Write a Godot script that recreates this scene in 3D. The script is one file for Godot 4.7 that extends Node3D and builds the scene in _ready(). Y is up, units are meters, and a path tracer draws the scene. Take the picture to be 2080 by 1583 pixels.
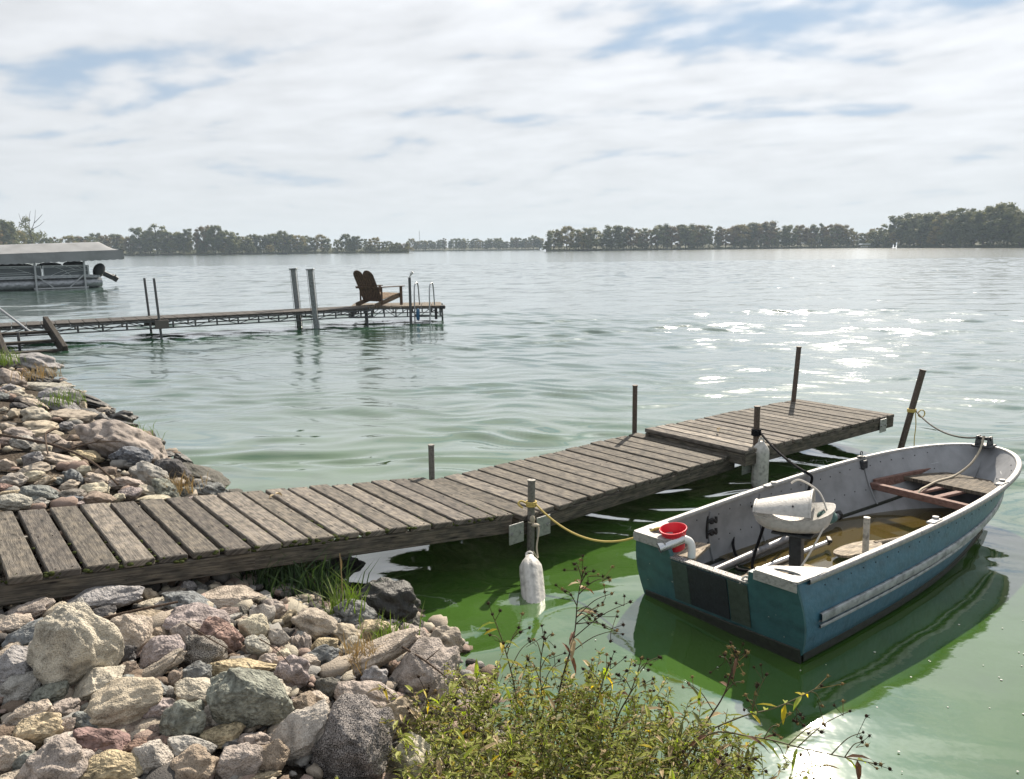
extends Node3D
# A lake shore with riprap, a plank dock and a moored rowboat. Metres, y up, the lake lies at y = 0, the camera looks along -z.

const SHORE: Array[Vector2] = [Vector2(-60, -19.5), Vector2(-16, -16.8), Vector2(-11.2, -16.3), Vector2(-8.9, -15.2), Vector2(-7.55, -13.2), Vector2(-5.5, -10.7), Vector2(-4.9, -10.0), Vector2(-3.93, -8.7), Vector2(-2.54, -6.95), Vector2(-1.41, -5.4), Vector2(-0.56, -4.42), Vector2(-0.27, -4.04), Vector2(-0.1, -3.55), Vector2(0.07, -3.03), Vector2(0.35, -2.4), Vector2(0.8, -1.4), Vector2(1.6, 0), Vector2(3.5, 3), Vector2(9, 9)]

const LEFT_BANK: Array[Vector3] = [Vector3(-232,16.3,-354), Vector3(-226,15.6,-359), Vector3(-230,15.4,-372), Vector3(-233,12.8,-384), Vector3(-238,11.0,-410), Vector3(-239,9.4,-424), Vector3(-240,11.3,-445), Vector3(-240,10.0,-452), Vector3(-239,11.9,-469), Vector3(-234,12.6,-480), Vector3(-222,10.6,-473), Vector3(-214,13.9,-470), Vector3(-204,15.7,-468), Vector3(-196,13.6,-465), Vector3(-190,12.1,-464), Vector3(-183,13.7,-462), Vector3(-175,15.2,-460), Vector3(-166,13.9,-457), Vector3(-160,12.1,-465), Vector3(-157,9.9,-470), Vector3(-153,10.3,-476), Vector3(-148,10.6,-481), Vector3(-142,11.8,-490), Vector3(-139,12.7,-494), Vector3(-136,10.7,-499), Vector3(-132,11.0,-503), Vector3(-128,11.1,-509), Vector3(-120,10.1,-512), Vector3(-102,10.1,-499), Vector3(-92,9.3,-492), Vector3(-82,7.9,-485), Vector3(-72,6.3,-478), Vector3(-64,5.6,-473), Vector3(-59,6.1,-470)]
const FAR_BANK: Array[Vector3] = [Vector3(-91,8.5,-754), Vector3(-82,7.5,-752), Vector3(-76,7.0,-750), Vector3(-67,6.9,-748), Vector3(-60,9.5,-746), Vector3(-48,8.0,-743), Vector3(-41,7.9,-741), Vector3(-32,8.7,-739), Vector3(-23,6.8,-736), Vector3(-18,8.9,-735), Vector3(-11,8.0,-733), Vector3(-5,6.1,-731), Vector3(1,8.2,-729), Vector3(8,8.6,-727), Vector3(14,7.7,-726), Vector3(20,8.9,-724), Vector3(26,8.4,-722)]
const ISLAND: Array[Vector3] = [Vector3(20,5.2,-455), Vector3(22,6.3,-456), Vector3(24,10.6,-456), Vector3(32,11.9,-459), Vector3(36,10.8,-460), Vector3(42,10.5,-461), Vector3(47,11.6,-463), Vector3(50,9.9,-464), Vector3(58,12.4,-466), Vector3(62,10.7,-467), Vector3(66,12.1,-469), Vector3(72,12.1,-470), Vector3(78,12.3,-473), Vector3(85,14.0,-475), Vector3(89,13.2,-477), Vector3(96,13.2,-479), Vector3(100,14.3,-481), Vector3(104,13.2,-482), Vector3(107,12.9,-484), Vector3(113,13.4,-486), Vector3(121,13.4,-489), Vector3(128,12.9,-492), Vector3(136,13.4,-495), Vector3(141,12.8,-496), Vector3(149,14.5,-496), Vector3(156,14.4,-496), Vector3(161,13.5,-496), Vector3(167,11.7,-496), Vector3(171,12.2,-496), Vector3(178,13.9,-496), Vector3(186,14.1,-495), Vector3(195,14.3,-495), Vector3(201,13.4,-495), Vector3(207,11.8,-495), Vector3(210,9.1,-495), Vector3(212,9.1,-491), Vector3(212,10.2,-475), Vector3(212,11.2,-459), Vector3(212,9.9,-450)]
const HEADLAND: Array[Vector3] = [Vector3(212,15.6,-444), Vector3(214,16.4,-432), Vector3(215,16.7,-426), Vector3(216,14.5,-420), Vector3(216,17.7,-415), Vector3(217,18.2,-399), Vector3(217,17.4,-386), Vector3(217,16.8,-373), Vector3(217,15.7,-368), Vector3(217,18.0,-365), Vector3(216,18.0,-357), Vector3(216,14.9,-353), Vector3(216,13.8,-348), Vector3(217,13.3,-340), Vector3(218,12.5,-331), Vector3(220,12.8,-319)]

var rng := RandomNumberGenerator.new()
var mats := {}
var used_names := {}
var tex := {}
var stones := {}
var stone_mats := {}
var sun_to := Vector3.UP


class MB:
	var v := PackedVector3Array()
	var n := PackedVector3Array()
	var t := PackedVector2Array()
	var t2 := PackedVector2Array()
	var c := PackedColorArray()
	var ix := PackedInt32Array()

	func vert(p: Vector3, nn: Vector3, uv := Vector2.ZERO) -> int:
		v.append(p)
		n.append(nn)
		t.append(uv)
		return v.size() - 1

	func tri(a: Vector3, b: Vector3, c: Vector3, ua := Vector2.ZERO, ub := Vector2.ZERO, uc := Vector2.ZERO) -> void:
		var nn := (b - a).cross(c - a).normalized()
		var i := v.size()
		vert(a, nn, ua)
		vert(b, nn, ub)
		vert(c, nn, uc)
		ix.append(i)
		ix.append(i + 2)
		ix.append(i + 1)

	func quad(a: Vector3, b: Vector3, c: Vector3, d: Vector3, ua := Vector2.ZERO, ub := Vector2.ZERO, uc := Vector2.ZERO, ud := Vector2.ZERO) -> void:
		var nn := (c - a).cross(d - b).normalized()
		var i := v.size()
		vert(a, nn, ua)
		vert(b, nn, ub)
		vert(c, nn, uc)
		vert(d, nn, ud)
		for k in [0, 2, 1, 0, 3, 2]:
			ix.append(i + k)

	func oquad(a: Vector3, b: Vector3, c: Vector3, d: Vector3, out: Vector3, ua := Vector2.ZERO, ub := Vector2.ZERO, uc := Vector2.ZERO, ud := Vector2.ZERO) -> void:
		if (c - a).cross(d - b).dot(out) < 0.0:
			quad(a, d, c, b, ua, ud, uc, ub)
		else:
			quad(a, b, c, d, ua, ub, uc, ud)

	func otri(a: Vector3, b: Vector3, c: Vector3, out: Vector3) -> void:
		if (b - a).cross(c - a).dot(out) < 0.0:
			tri(a, c, b)
		else:
			tri(a, b, c)

	# a chamfered box; the texture runs along its x axis
	func box(xf: Transform3D, size: Vector3, bevel := 0.0, uvs := Vector2.ONE, off := Vector2.ZERO) -> void:
		var h := size * 0.5
		var b := minf(bevel, minf(h.x, minf(h.y, h.z)) * 0.8)
		var g := h - Vector3(b, b, b)
		for ax in 3:
			var u := (ax + 1) % 3
			var w := (ax + 2) % 3
			for s in [-1.0, 1.0]:
				var ps: Array[Vector3] = []
				var us: Array[Vector2] = []
				for q in [[-1, -1], [1, -1], [1, 1], [-1, 1]]:
					var p := Vector3.ZERO
					p[ax] = s * h[ax]
					p[u] = q[0] * g[u]
					p[w] = q[1] * g[w]
					ps.append(xf * p)
					us.append(Vector2(p.x * uvs.x, (p.z + p.y * 1.3 + ax * 0.31) * uvs.y) + off)
				var o := Vector3.ZERO
				o[ax] = s
				oquad(ps[0], ps[1], ps[2], ps[3], xf.basis * o, us[0], us[1], us[2], us[3])
		if b <= 0.0:
			return
		for ax in 3:
			var u := (ax + 1) % 3
			var w := (ax + 2) % 3
			for su in [-1.0, 1.0]:
				for sw in [-1.0, 1.0]:
					var ps: Array[Vector3] = []
					var us: Array[Vector2] = []
					for q in [[-1.0, 0], [1.0, 0], [1.0, 1], [-1.0, 1]]:
						var p := Vector3.ZERO
						p[ax] = q[0] * g[ax]
						p[u] = su * (h[u] if q[1] == 0 else g[u])
						p[w] = sw * (g[w] if q[1] == 0 else h[w])
						ps.append(xf * p)
						us.append(Vector2(p.x * uvs.x, (p.z + p.y * 1.3) * uvs.y) + off)
					var o := Vector3.ZERO
					o[u] = su
					o[w] = sw
					oquad(ps[0], ps[1], ps[2], ps[3], xf.basis * o, us[0], us[1], us[2], us[3])
		for sx in [-1.0, 1.0]:
			for sy in [-1.0, 1.0]:
				for sz in [-1.0, 1.0]:
					var s := Vector3(sx, sy, sz)
					otri(xf * (s * Vector3(h.x, g.y, g.z)), xf * (s * Vector3(g.x, h.y, g.z)), xf * (s * Vector3(g.x, g.y, h.z)), xf.basis * s)

	func bar(a: Vector3, b: Vector3, w: float, h: float, bevel := 0.0, uvs := Vector2.ONE, off := Vector2.ZERO, upv := Vector3.UP) -> void:
		var x := (b - a).normalized()
		var z := x.cross(upv)
		if z.length() < 0.01:
			z = x.cross(Vector3.RIGHT)
		z = z.normalized()
		box(Transform3D(Basis(x, z.cross(x), z), (a + b) * 0.5), Vector3(a.distance_to(b), h, w), bevel, uvs, off)

	func grid(rows: Array, flip := false, closed := false, us := Vector2.ONE, off := Vector2.ZERO) -> void:
		var m: int = rows[0].size()
		var k := rows.size()
		var i0 := v.size()
		var total := m if not closed else m
		for r in k:
			var row: PackedVector3Array = rows[r]
			var prev: PackedVector3Array = rows[maxi(r - 1, 0)]
			var next: PackedVector3Array = rows[mini(r + 1, k - 1)]
			for j in total:
				var l := row[(j - 1 + m) % m] if closed else row[maxi(j - 1, 0)]
				var q := row[(j + 1) % m] if closed else row[mini(j + 1, m - 1)]
				var nn := (q - l).cross(next[j] - prev[j])
				if nn.length_squared() < 1e-14:
					nn = (q - l).cross(next[(j + 1) % m] - prev[(j + m - 1) % m])
				nn = nn.normalized() if nn.length_squared() > 1e-16 else Vector3.UP
				vert(row[j], -nn if flip else nn, Vector2(float(j) / maxf(m - 1, 1), float(r) / maxf(k - 1, 1)) * us + off)
		for r in k - 1:
			for j in (total if closed else total - 1):
				var a := i0 + r * m + j
				var b := i0 + r * m + (j + 1) % m
				var c := b + m
				var d := a + m
				if flip:
					for q in [a, b, d, b, c, d]:
						ix.append(q)
				else:
					for q in [a, d, b, b, d, c]:
						ix.append(q)

	func tube(path: PackedVector3Array, rad: float, sides := 8, cap := true, rad_end := -1.0) -> void:
		var k := path.size()
		var t0 := (path[1] - path[0]).normalized()
		var a := t0.cross(Vector3.UP if absf(t0.y) < 0.9 else Vector3.RIGHT).normalized()
		var i0 := v.size()
		var run := 0.0
		for i in k:
			var tg := (path[mini(i + 1, k - 1)] - path[maxi(i - 1, 0)]).normalized()
			a = (a - tg * a.dot(tg)).normalized()
			var b := tg.cross(a)
			var rr := rad if rad_end < 0.0 else lerpf(rad, rad_end, float(i) / (k - 1))
			if i > 0:
				run += path[i].distance_to(path[i - 1])
			for j in sides:
				var an := TAU * j / sides
				var nn := a * cos(an) + b * sin(an)
				vert(path[i] + nn * rr, nn, Vector2(run * 4.0, float(j) / sides))
		for i in k - 1:
			for j in sides:
				var p := i0 + i * sides + j
				var q := i0 + i * sides + (j + 1) % sides
				for w in [p, p + sides, q, q, p + sides, q + sides]:
					ix.append(w)
		if cap:
			for e in 2:
				var i: int = 0 if e == 0 else k - 1
				var tg := (path[0] - path[1]).normalized() if e == 0 else (path[k - 1] - path[k - 2]).normalized()
				var cc := path[i]
				for j in sides:
					otri(cc, v[i0 + i * sides + j], v[i0 + i * sides + (j + 1) % sides], tg)

	func rod(a: Vector3, b: Vector3, r: float, sides := 10, r2 := -1.0) -> void:
		tube(PackedVector3Array([a, b]), r, sides, true, r2)

	# profile: x = radius, y = height along the axis
	func lathe(profile: PackedVector2Array, xf: Transform3D, sides := 20) -> void:
		var rows := []
		for p in profile:
			var row := PackedVector3Array()
			for j in sides:
				var an := TAU * j / sides
				row.append(xf * Vector3(cos(an) * p.x, p.y, -sin(an) * p.x))
			rows.append(row)
		grid(rows, false, true)

	# a flat shape in the x-z plane of xf, thick along y
	func prism(poly: PackedVector2Array, xf: Transform3D, thick: float, uvs := Vector2.ONE, off := Vector2.ZERO) -> void:
		var tr := Geometry2D.triangulate_polygon(poly)
		for i in range(0, tr.size(), 3):
			var a := poly[tr[i]]
			var b := poly[tr[i + 1]]
			var c := poly[tr[i + 2]]
			for s in [0.5, -0.5]:
				var pa := xf * Vector3(a.x, s * thick, a.y)
				var pb := xf * Vector3(b.x, s * thick, b.y)
				var pc := xf * Vector3(c.x, s * thick, c.y)
				if (pb - pa).cross(pc - pa).dot(xf.basis.y) * s < 0.0:
					tri(pa, pc, pb, a * uvs + off, c * uvs + off, b * uvs + off)
				else:
					tri(pa, pb, pc, a * uvs + off, b * uvs + off, c * uvs + off)
		var area := 0.0
		for i in poly.size():
			area += poly[i].cross(poly[(i + 1) % poly.size()])
		for i in poly.size():
			var a := poly[i]
			var b := poly[(i + 1) % poly.size()]
			var e := (b - a)
			var o := Vector2(e.y, -e.x) * signf(area)
			oquad(xf * Vector3(a.x, -0.5 * thick, a.y), xf * Vector3(b.x, -0.5 * thick, b.y), xf * Vector3(b.x, 0.5 * thick, b.y), xf * Vector3(a.x, 0.5 * thick, a.y), xf.basis * Vector3(o.x, 0, o.y), a * uvs + off, b * uvs + off, b * uvs + off, a * uvs + off)

	# a pointed leaf, folded along its midrib and drooping
	func leaf(base: Vector3, dir: Vector3, up: Vector3, length: float, width: float, droop := 0.2, fold := 0.25) -> void:
		var d := dir.normalized()
		var s := d.cross(up).normalized()
		var u := s.cross(d)
		var m1 := base + d * length * 0.33 - u * droop * length * 0.06
		var m2 := base + d * length * 0.68 - u * droop * length * 0.3
		var tip := base + d * length - u * droop * length * 0.75
		for q in [-1.0, 1.0]:
			var e1: Vector3 = m1 + s * q * width * 0.5 + u * fold * width
			var e2: Vector3 = m2 + s * q * width * 0.4 + u * fold * width
			if q > 0.0:
				tri(base, e1, m1)
				quad(m1, e1, e2, m2)
				tri(m2, e2, tip)
			else:
				tri(base, m1, e1)
				quad(m1, m2, e2, e1)
				tri(m2, tip, e2)

	func blob(c: Vector3, r: Vector3, sides := 6, rings := 4, b := Basis.IDENTITY) -> void:
		var rows := []
		for i in rings + 1:
			var th := PI * (float(i) / rings) * 0.998 + 0.003
			var row := PackedVector3Array()
			for j in sides:
				var an := TAU * j / sides
				row.append(c + b * (Vector3(sin(th) * cos(an), -cos(th), -sin(th) * sin(an)) * r))
			rows.append(row)
		grid(rows, false, true)

	func mesh() -> ArrayMesh:
		var a := []
		a.resize(Mesh.ARRAY_MAX)
		a[Mesh.ARRAY_VERTEX] = v
		a[Mesh.ARRAY_NORMAL] = n
		a[Mesh.ARRAY_TEX_UV] = t
		if c.size():
			a[Mesh.ARRAY_COLOR] = c
		a[Mesh.ARRAY_INDEX] = ix
		var m := ArrayMesh.new()
		m.add_surface_from_arrays(Mesh.PRIMITIVE_TRIANGLES, a)
		return m


func lin(r: float, g: float, b: float) -> Color:
	return Color(r, g, b).linear_to_srgb()


func numbered(called: String) -> String:
	var k: int = used_names.get(called, -1) + 1
	used_names[called] = k
	return called if k == 0 else "%s_%03d" % [called, k]


func tag(o: Node3D, label: String, category: String, group := "", kind := "") -> void:
	o.set_meta("label", label)
	o.set_meta("category", category)
	if group:
		o.set_meta("group", group)
	if kind:
		o.set_meta("kind", kind)


func thing(called: String, label: String, category: String, at := Vector3.ZERO, turn := 0.0, group := "") -> Node3D:
	var o := Node3D.new()
	o.name = numbered(called)
	add_child(o)
	o.position = at
	o.rotation.y = turn
	tag(o, label, category, group)
	return o


func put(called: String, mb: MB, m: Material, parent: Node3D = null) -> MeshInstance3D:
	return put_mesh(called, mb.mesh(), m, parent)


func put_mesh(called: String, me: Mesh, m: Material, parent: Node3D = null) -> MeshInstance3D:
	var o := MeshInstance3D.new()
	o.mesh = me
	o.material_override = m
	o.name = numbered(called) if parent == null else called
	(self if parent == null else parent).add_child(o, true)
	return o


func stuff(o: Node3D) -> void:
	o.set_meta("kind", "stuff")


func noise(freq: float, oct := 4, sd := 1, kind := FastNoiseLite.TYPE_SIMPLEX_SMOOTH) -> FastNoiseLite:
	var f := FastNoiseLite.new()
	f.noise_type = kind
	f.frequency = freq
	f.seed = sd
	f.fractal_type = FastNoiseLite.FRACTAL_FBM if oct > 1 else FastNoiseLite.FRACTAL_NONE
	f.fractal_octaves = oct
	return f


func ntex(key: String, freq: float, oct: int, sd: int, stops: Array, size := 512, kind := FastNoiseLite.TYPE_SIMPLEX_SMOOTH) -> NoiseTexture2D:
	if tex.has(key):
		return tex[key]
	var x := NoiseTexture2D.new()
	x.width = size
	x.height = size
	x.seamless = true
	x.noise = noise(freq, oct, sd, kind)
	if stops.size():
		var g := Gradient.new()
		g.offsets = PackedFloat32Array()
		var of := PackedFloat32Array()
		var co := PackedColorArray()
		for s in stops:
			of.append(s[0])
			co.append(s[1] if s[1] is Color else Color(s[1], s[1], s[1]))
		g.offsets = of
		g.colors = co
		x.color_ramp = g
	tex[key] = x
	return x


func bumps(key: String, freq: float, oct: int, sd: int, strength := 6.0, size := 512) -> NoiseTexture2D:
	if tex.has(key):
		return tex[key]
	var x := NoiseTexture2D.new()
	x.width = size
	x.height = size
	x.seamless = true
	x.as_normal_map = true
	x.bump_strength = strength
	x.noise = noise(freq, oct, sd)
	tex[key] = x
	return x


func mat(key: String, col: Color, rough := 0.8, metal := 0.0, spec := 0.5) -> StandardMaterial3D:
	if mats.has(key):
		return mats[key]
	var m := StandardMaterial3D.new()
	m.resource_name = key
	m.albedo_color = col
	m.roughness = rough
	m.metallic = metal
	m.metallic_specular = spec
	mats[key] = m
	return m


# world-space texture and relief on a material
func worn(m: StandardMaterial3D, al: Texture2D, height: Texture2D = null, scale := 2.0, relief := 1.0, rough: Texture2D = null, world := true) -> StandardMaterial3D:
	m.uv1_triplanar = true
	m.uv1_world_triplanar = world
	m.uv1_scale = Vector3(scale, scale, scale)
	m.albedo_texture = al
	if height:
		m.heightmap_enabled = true
		m.heightmap_texture = height
		m.heightmap_scale = relief
	if rough:
		m.roughness_texture = rough
	return m


func sag(a: Vector3, b: Vector3, drop: float, k := 14) -> PackedVector3Array:
	var p := PackedVector3Array()
	for i in k + 1:
		var s := float(i) / k
		p.append(a.lerp(b, s) - Vector3.UP * drop * 4.0 * s * (1.0 - s))
	return p


# a smooth curve through points
func curve(pts: Array, k := 6) -> PackedVector3Array:
	var p := PackedVector3Array()
	var m := pts.size()
	for i in m - 1:
		var a: Vector3 = pts[maxi(i - 1, 0)]
		var b: Vector3 = pts[i]
		var c: Vector3 = pts[i + 1]
		var d: Vector3 = pts[mini(i + 2, m - 1)]
		for j in k:
			p.append(b.cubic_interpolate(c, a, d, float(j) / k))
	p.append(pts[m - 1])
	return p


func shore_distance(x: float, z: float) -> float:
	var best := 1e9
	var sg := 1.0
	var p := Vector2(x, z)
	for i in SHORE.size() - 1:
		var a := SHORE[i]
		var e := SHORE[i + 1] - a
		var c := a + e * clampf((p - a).dot(e) / e.length_squared(), 0.0, 1.0)
		var d := p.distance_to(c)
		if d < best:
			best = d
			sg = 1.0 if e.cross(p - a) > 0.0 else -1.0
	return best * sg


func bank_height(x: float, z: float) -> float:
	var d := shore_distance(x, z)
	return 0.72 * (1.0 - exp(-d / 1.45)) if d > 0.0 else 0.45 * d


func _ready() -> void:
	rng.seed = 11
	make_camera_and_light()
	make_textures()
	make_water()
	make_bank()
	make_far_shores()
	make_dock()
	make_rowboat()
	make_boat_gear()
	make_moorings()
	make_far_dock()
	make_pontoon()
	rocks_near()
	rocks_more()
	make_pebbles()
	make_plants()
	make_litter()
	make_far_trees()
	make_far_things()


func make_camera_and_light() -> void:
	var pitch := atan(287.5 / 1620.0)
	var roll := -0.0105
	var right := Vector3.RIGHT
	var fwd := Vector3(0, -sin(pitch), -cos(pitch))
	var up := Vector3(0, cos(pitch), -sin(pitch))
	var cam := Camera3D.new()
	cam.name = "camera"
	cam.transform = Transform3D(Basis(right * cos(roll) + up * sin(roll), up * cos(roll) - right * sin(roll), -fwd), Vector3(0, 2.15, 0))
	cam.fov = 52.08
	cam.near = 0.05
	cam.far = 4000.0
	add_child(cam)
	cam.current = true
	# the sun stands behind thin cloud, high to the right of the view
	var el := deg_to_rad(36.6)
	var az := deg_to_rad(23.0)
	sun_to = Vector3(sin(az) * cos(el), sin(el), -cos(az) * cos(el))
	var sun := DirectionalLight3D.new()
	sun.name = "sun"
	sun.light_color = Color(1.0, 0.95, 0.88)
	sun.light_energy = 1.6
	sun.light_angular_distance = 0.5
	sun.shadow_enabled = true
	add_child(sun)
	sun.look_at_from_position(sun_to * 50.0, Vector3.ZERO, Vector3.UP)
	var e := Environment.new()
	e.background_mode = Environment.BG_SKY
	var sk := Sky.new()
	var sm := PanoramaSkyMaterial.new()
	sm.panorama = cloud_panorama()
	sk.sky_material = sm
	e.sky = sk
	e.background_energy_multiplier = 0.54
	e.tonemap_mode = Environment.TONE_MAPPER_LINEAR
	e.tonemap_exposure = 1.9
	e.sdfgi_enabled = true
	e.ssao_enabled = true
	e.ssil_enabled = true
	e.fog_enabled = true
	e.fog_density = 0.0003
	e.fog_light_color = Color(0.76, 0.83, 0.89)
	var we := WorldEnvironment.new()
	we.name = "environment"
	we.environment = e
	add_child(we)


# thin high cloud in long streaks with a few blue gaps, whiter towards the sun, hazy towards the horizon
func cloud_panorama() -> ImageTexture:
	var w := 3072
	var h := 1536
	var a := PackedFloat32Array()
	a.resize(w * h * 3)
	var n1 := noise(0.42, 5, 21)
	var n2 := noise(1.1, 6, 4)
	var n3 := noise(0.22, 3, 9)
	var n4 := noise(3.4, 4, 2)
	var s := sun_to
	for r in h:
		var el := (0.5 - (r + 0.5) / h) * PI
		var y := sin(el)
		var ce := cos(el)
		if y < -0.01:
			for c in w:
				var o := (r * w + c) * 3
				a[o] = 0.30
				a[o + 1] = 0.36
				a[o + 2] = 0.36
			continue
		y = maxf(y, 0.0)
		var k := 1.0 / (y + 0.09)
		var haze := exp(-y / 0.075)
		var low := exp(-y / 0.14)
		for c in w:
			var az := (c + 0.5) / w * TAU
			var dx := sin(az) * ce
			var dz := -cos(az) * ce
			var px := dx * k
			var pz := dz * k
			# streaks run from the near left to the far right
			var sx := px * 0.83 + pz * 0.56
			var sz := (-px * 0.56 + pz * 0.83) * 2.3
			var wob := n3.get_noise_2d(px, pz)
			var cv := n1.get_noise_2d(sx + wob * 1.2, sz + wob * 2.0)
			var fine := n2.get_noise_2d(sx * 1.4 + 40.0, sz * 0.75 + wob * 1.5)
			var wisp := n4.get_noise_2d(sx * 1.2, sz * 0.7)
			var da := wrapf(az - 0.42, -PI, PI)
			var thin := exp(-pow(da / 0.34, 2.0) - pow((el - 0.34) / 0.085, 2.0)) + 0.6 * exp(-pow((da + 0.88) / 0.22, 2.0) - pow((el - 0.165) / 0.035, 2.0))
			var dens := smoothstep(-0.66, -0.02, cv + fine * 0.55 + wisp * 0.2 + low * 0.3 + 0.10 - thin * 0.42)
			var body := cv * 0.30 + fine * 0.48 + wisp * 0.16
			var g := acos(clampf(dx * s.x + y * s.y + dz * s.z, -1.0, 1.0))
			var glow := 2.0 * exp(-pow(g / 0.12, 2.0)) + 0.62 * exp(-g / 0.27) + 0.14 * exp(-g / 0.7)
			var br := 0.755 + 0.20 * body + glow * (0.9 + 0.9 * body)
			var cr := br * 0.975
			var cg := br * 1.0
			var cb := br * 1.045
			var br2 := 1.0 + glow * 0.9
			var zen := lerpf(1.0, 0.75, y)
			var r1 := lerpf(0.36 * zen * br2, cr, dens)
			var g1 := lerpf(0.50 * zen * br2, cg, dens)
			var b1 := lerpf(0.68 * zen * br2, cb, dens)
			# the grey-blue layer and the pale haze near the horizon
			var lw := clampf(low * 0.72, 0.0, 1.0)
			r1 = lerpf(r1, 0.67 + glow * 0.5, lw)
			g1 = lerpf(g1, 0.725 + glow * 0.5, lw)
			b1 = lerpf(b1, 0.77 + glow * 0.5, lw)
			var hz := clampf(haze * 0.8, 0.0, 1.0)
			r1 = lerpf(r1, 0.73 + glow * 0.5, hz)
			g1 = lerpf(g1, 0.775 + glow * 0.5, hz)
			b1 = lerpf(b1, 0.79 + glow * 0.5, hz)
			var o := (r * w + c) * 3
			a[o] = r1
			a[o + 1] = g1
			a[o + 2] = b1
	var im := Image.create_from_data(w, h, false, Image.FORMAT_RGBF, a.to_byte_array())
	return ImageTexture.create_from_image(im)


func make_textures() -> void:
	# weathered wood: grain along u, cracks and a few knots
	var w := 1024
	var h := 512
	var al := Image.create(w, h, false, Image.FORMAT_RGB8)
	var hi := Image.create(w, h, false, Image.FORMAT_L8)
	var ga := noise(1.0, 3, 3)
	var gb := noise(1.0, 2, 8)
	var gc := noise(1.0, 4, 15)
	var knots: Array[Vector2] = []
	var kr := RandomNumberGenerator.new()
	kr.seed = 5
	for i in 16:
		knots.append(Vector2(kr.randf() * w, kr.randf() * h))
	for y in h:
		for x in w:
			var u := float(x)
			var vv := float(y)
			var ring := 0.0
			for q in knots:
				var dx := (u - q.x) * 0.32
				var dy := vv - q.y
				var d := dx * dx + dy * dy
				if d < 900.0:
					var f := exp(-d / 130.0)
					vv += dy * f * 0.9
					ring = maxf(ring, exp(-d / 26.0))
			var base := ga.get_noise_2d(u * 0.004, vv * 0.075)
			var fine := gb.get_noise_2d(u * 0.016 + 300.0, vv * 0.42)
			var blot := gc.get_noise_2d(u * 0.012, vv * 0.02 + 90.0)
			var crack := 1.0 - smoothstep(0.0, 0.05, absf(gb.get_noise_2d(u * 0.005 + 700.0, vv * 0.11)))
			crack *= smoothstep(0.05, 0.3, ga.get_noise_2d(u * 0.006 + 50.0, vv * 0.02 + 20.0))
			var val := 0.80 + base * 0.26 + fine * 0.18 + blot * 0.24
			val = clampf(val * (1.0 - 0.55 * crack) * (1.0 - 0.6 * ring), 0.08, 1.0)
			var warm := clampf(0.5 + blot * 0.8, 0.0, 1.0)
			al.set_pixel(x, y, Color(val, val * lerpf(0.985, 0.965, warm), val * lerpf(0.965, 0.905, warm)))
			var hh := clampf(0.5 + fine * 0.4 + base * 0.25 - crack * 0.45 - ring * 0.3, 0.0, 1.0)
			hi.set_pixel(x, y, Color(hh, hh, hh))
	tex.wood = ImageTexture.create_from_image(al)
	tex.wood_height = ImageTexture.create_from_image(hi)
	ntex("granite", 0.11, 3, 2, [[0.0, 0.45], [0.30, 0.72], [0.45, 0.90], [0.62, 0.96], [1.0, 1.0]])
	ntex("coarse", 0.075, 3, 33, [[0.0, 0.06], [0.36, 0.16], [0.46, 0.75], [1.0, 1.0]])
	ntex("mottle", 0.018, 5, 12, [[0.0, 0.55], [0.4, 0.80], [0.6, 0.94], [1.0, 1.0]])
	ntex("stain", 0.009, 5, 77, [[0.0, 0.55], [0.42, 0.86], [0.55, 1.0], [1.0, 1.0]])
	ntex("rough_height", 0.03, 5, 41, [])
	ntex("pit_height", 0.05, 4, 46, [[0.0, 0.0], [0.35, 0.62], [1.0, 0.85]])
	ntex("paint", 0.010, 5, 60, [[0.0, 0.72], [0.4, 0.92], [0.62, 1.0], [1.0, 1.0]])
	ntex("faint", 0.010, 6, 61, [[0.0, 0.80], [0.35, 0.92], [0.6, 1.0], [1.0, 1.0]])
	ntex("grime", 0.012, 6, 65, [[0.0, 0.62], [0.35, 0.86], [0.55, 0.98], [1.0, 1.0]])
	ntex("roughness", 0.02, 4, 70, [[0.0, 0.6], [1.0, 1.0]])
	for k in 8:
		var tone: float = [0.145, 0.17, 0.195, 0.155, 0.235, 0.13, 0.18, 0.36][k]
		wood("plank%d" % k, lin(tone * 1.02, tone * 0.965, tone * (0.885 + 0.02 * (k % 3))))
	wood("beam", lin(0.15, 0.14, 0.125))
	wood("dark_wood", lin(0.13, 0.115, 0.10))


func wood(key: String, col: Color) -> StandardMaterial3D:
	var m := mat(key, col, 0.85, 0.0, 0.35)
	m.albedo_texture = tex.wood
	m.heightmap_enabled = true
	m.heightmap_texture = tex.wood_height
	m.heightmap_scale = 0.35
	return m


# wave height: short wind waves that die out in the lee of the dock and in the quiet corner by the shore
var wave_dir: Array = []
var wave_warp: FastNoiseLite
var wave_gust: FastNoiseLite


func calm(x: float, z: float) -> float:
	var d := Vector2(x - 2.6, z + 2.4).length()
	var q := lerpf(0.10, 1.0, smoothstep(1.4, 6.2, d))
	return q * lerpf(0.8, 1.15, smoothstep(10.0, 60.0, -z))


func wave(x: float, z: float, short_waves: bool) -> float:
	var wx := wave_warp.get_noise_2d(x, z) * 1.9
	var gust := 0.85 + 1.2 * wave_gust.get_noise_2d(x * 0.8, z * 1.7)
	var s := 0.0
	for i in wave_dir.size():
		var q: Vector4 = wave_dir[i]
		if not short_waves and i > 5:
			break
		s += q.z * sin(q.x * x + q.y * z + q.w + wx * (1.0 + 0.35 * i))
	return s * gust * calm(x, z)


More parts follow.
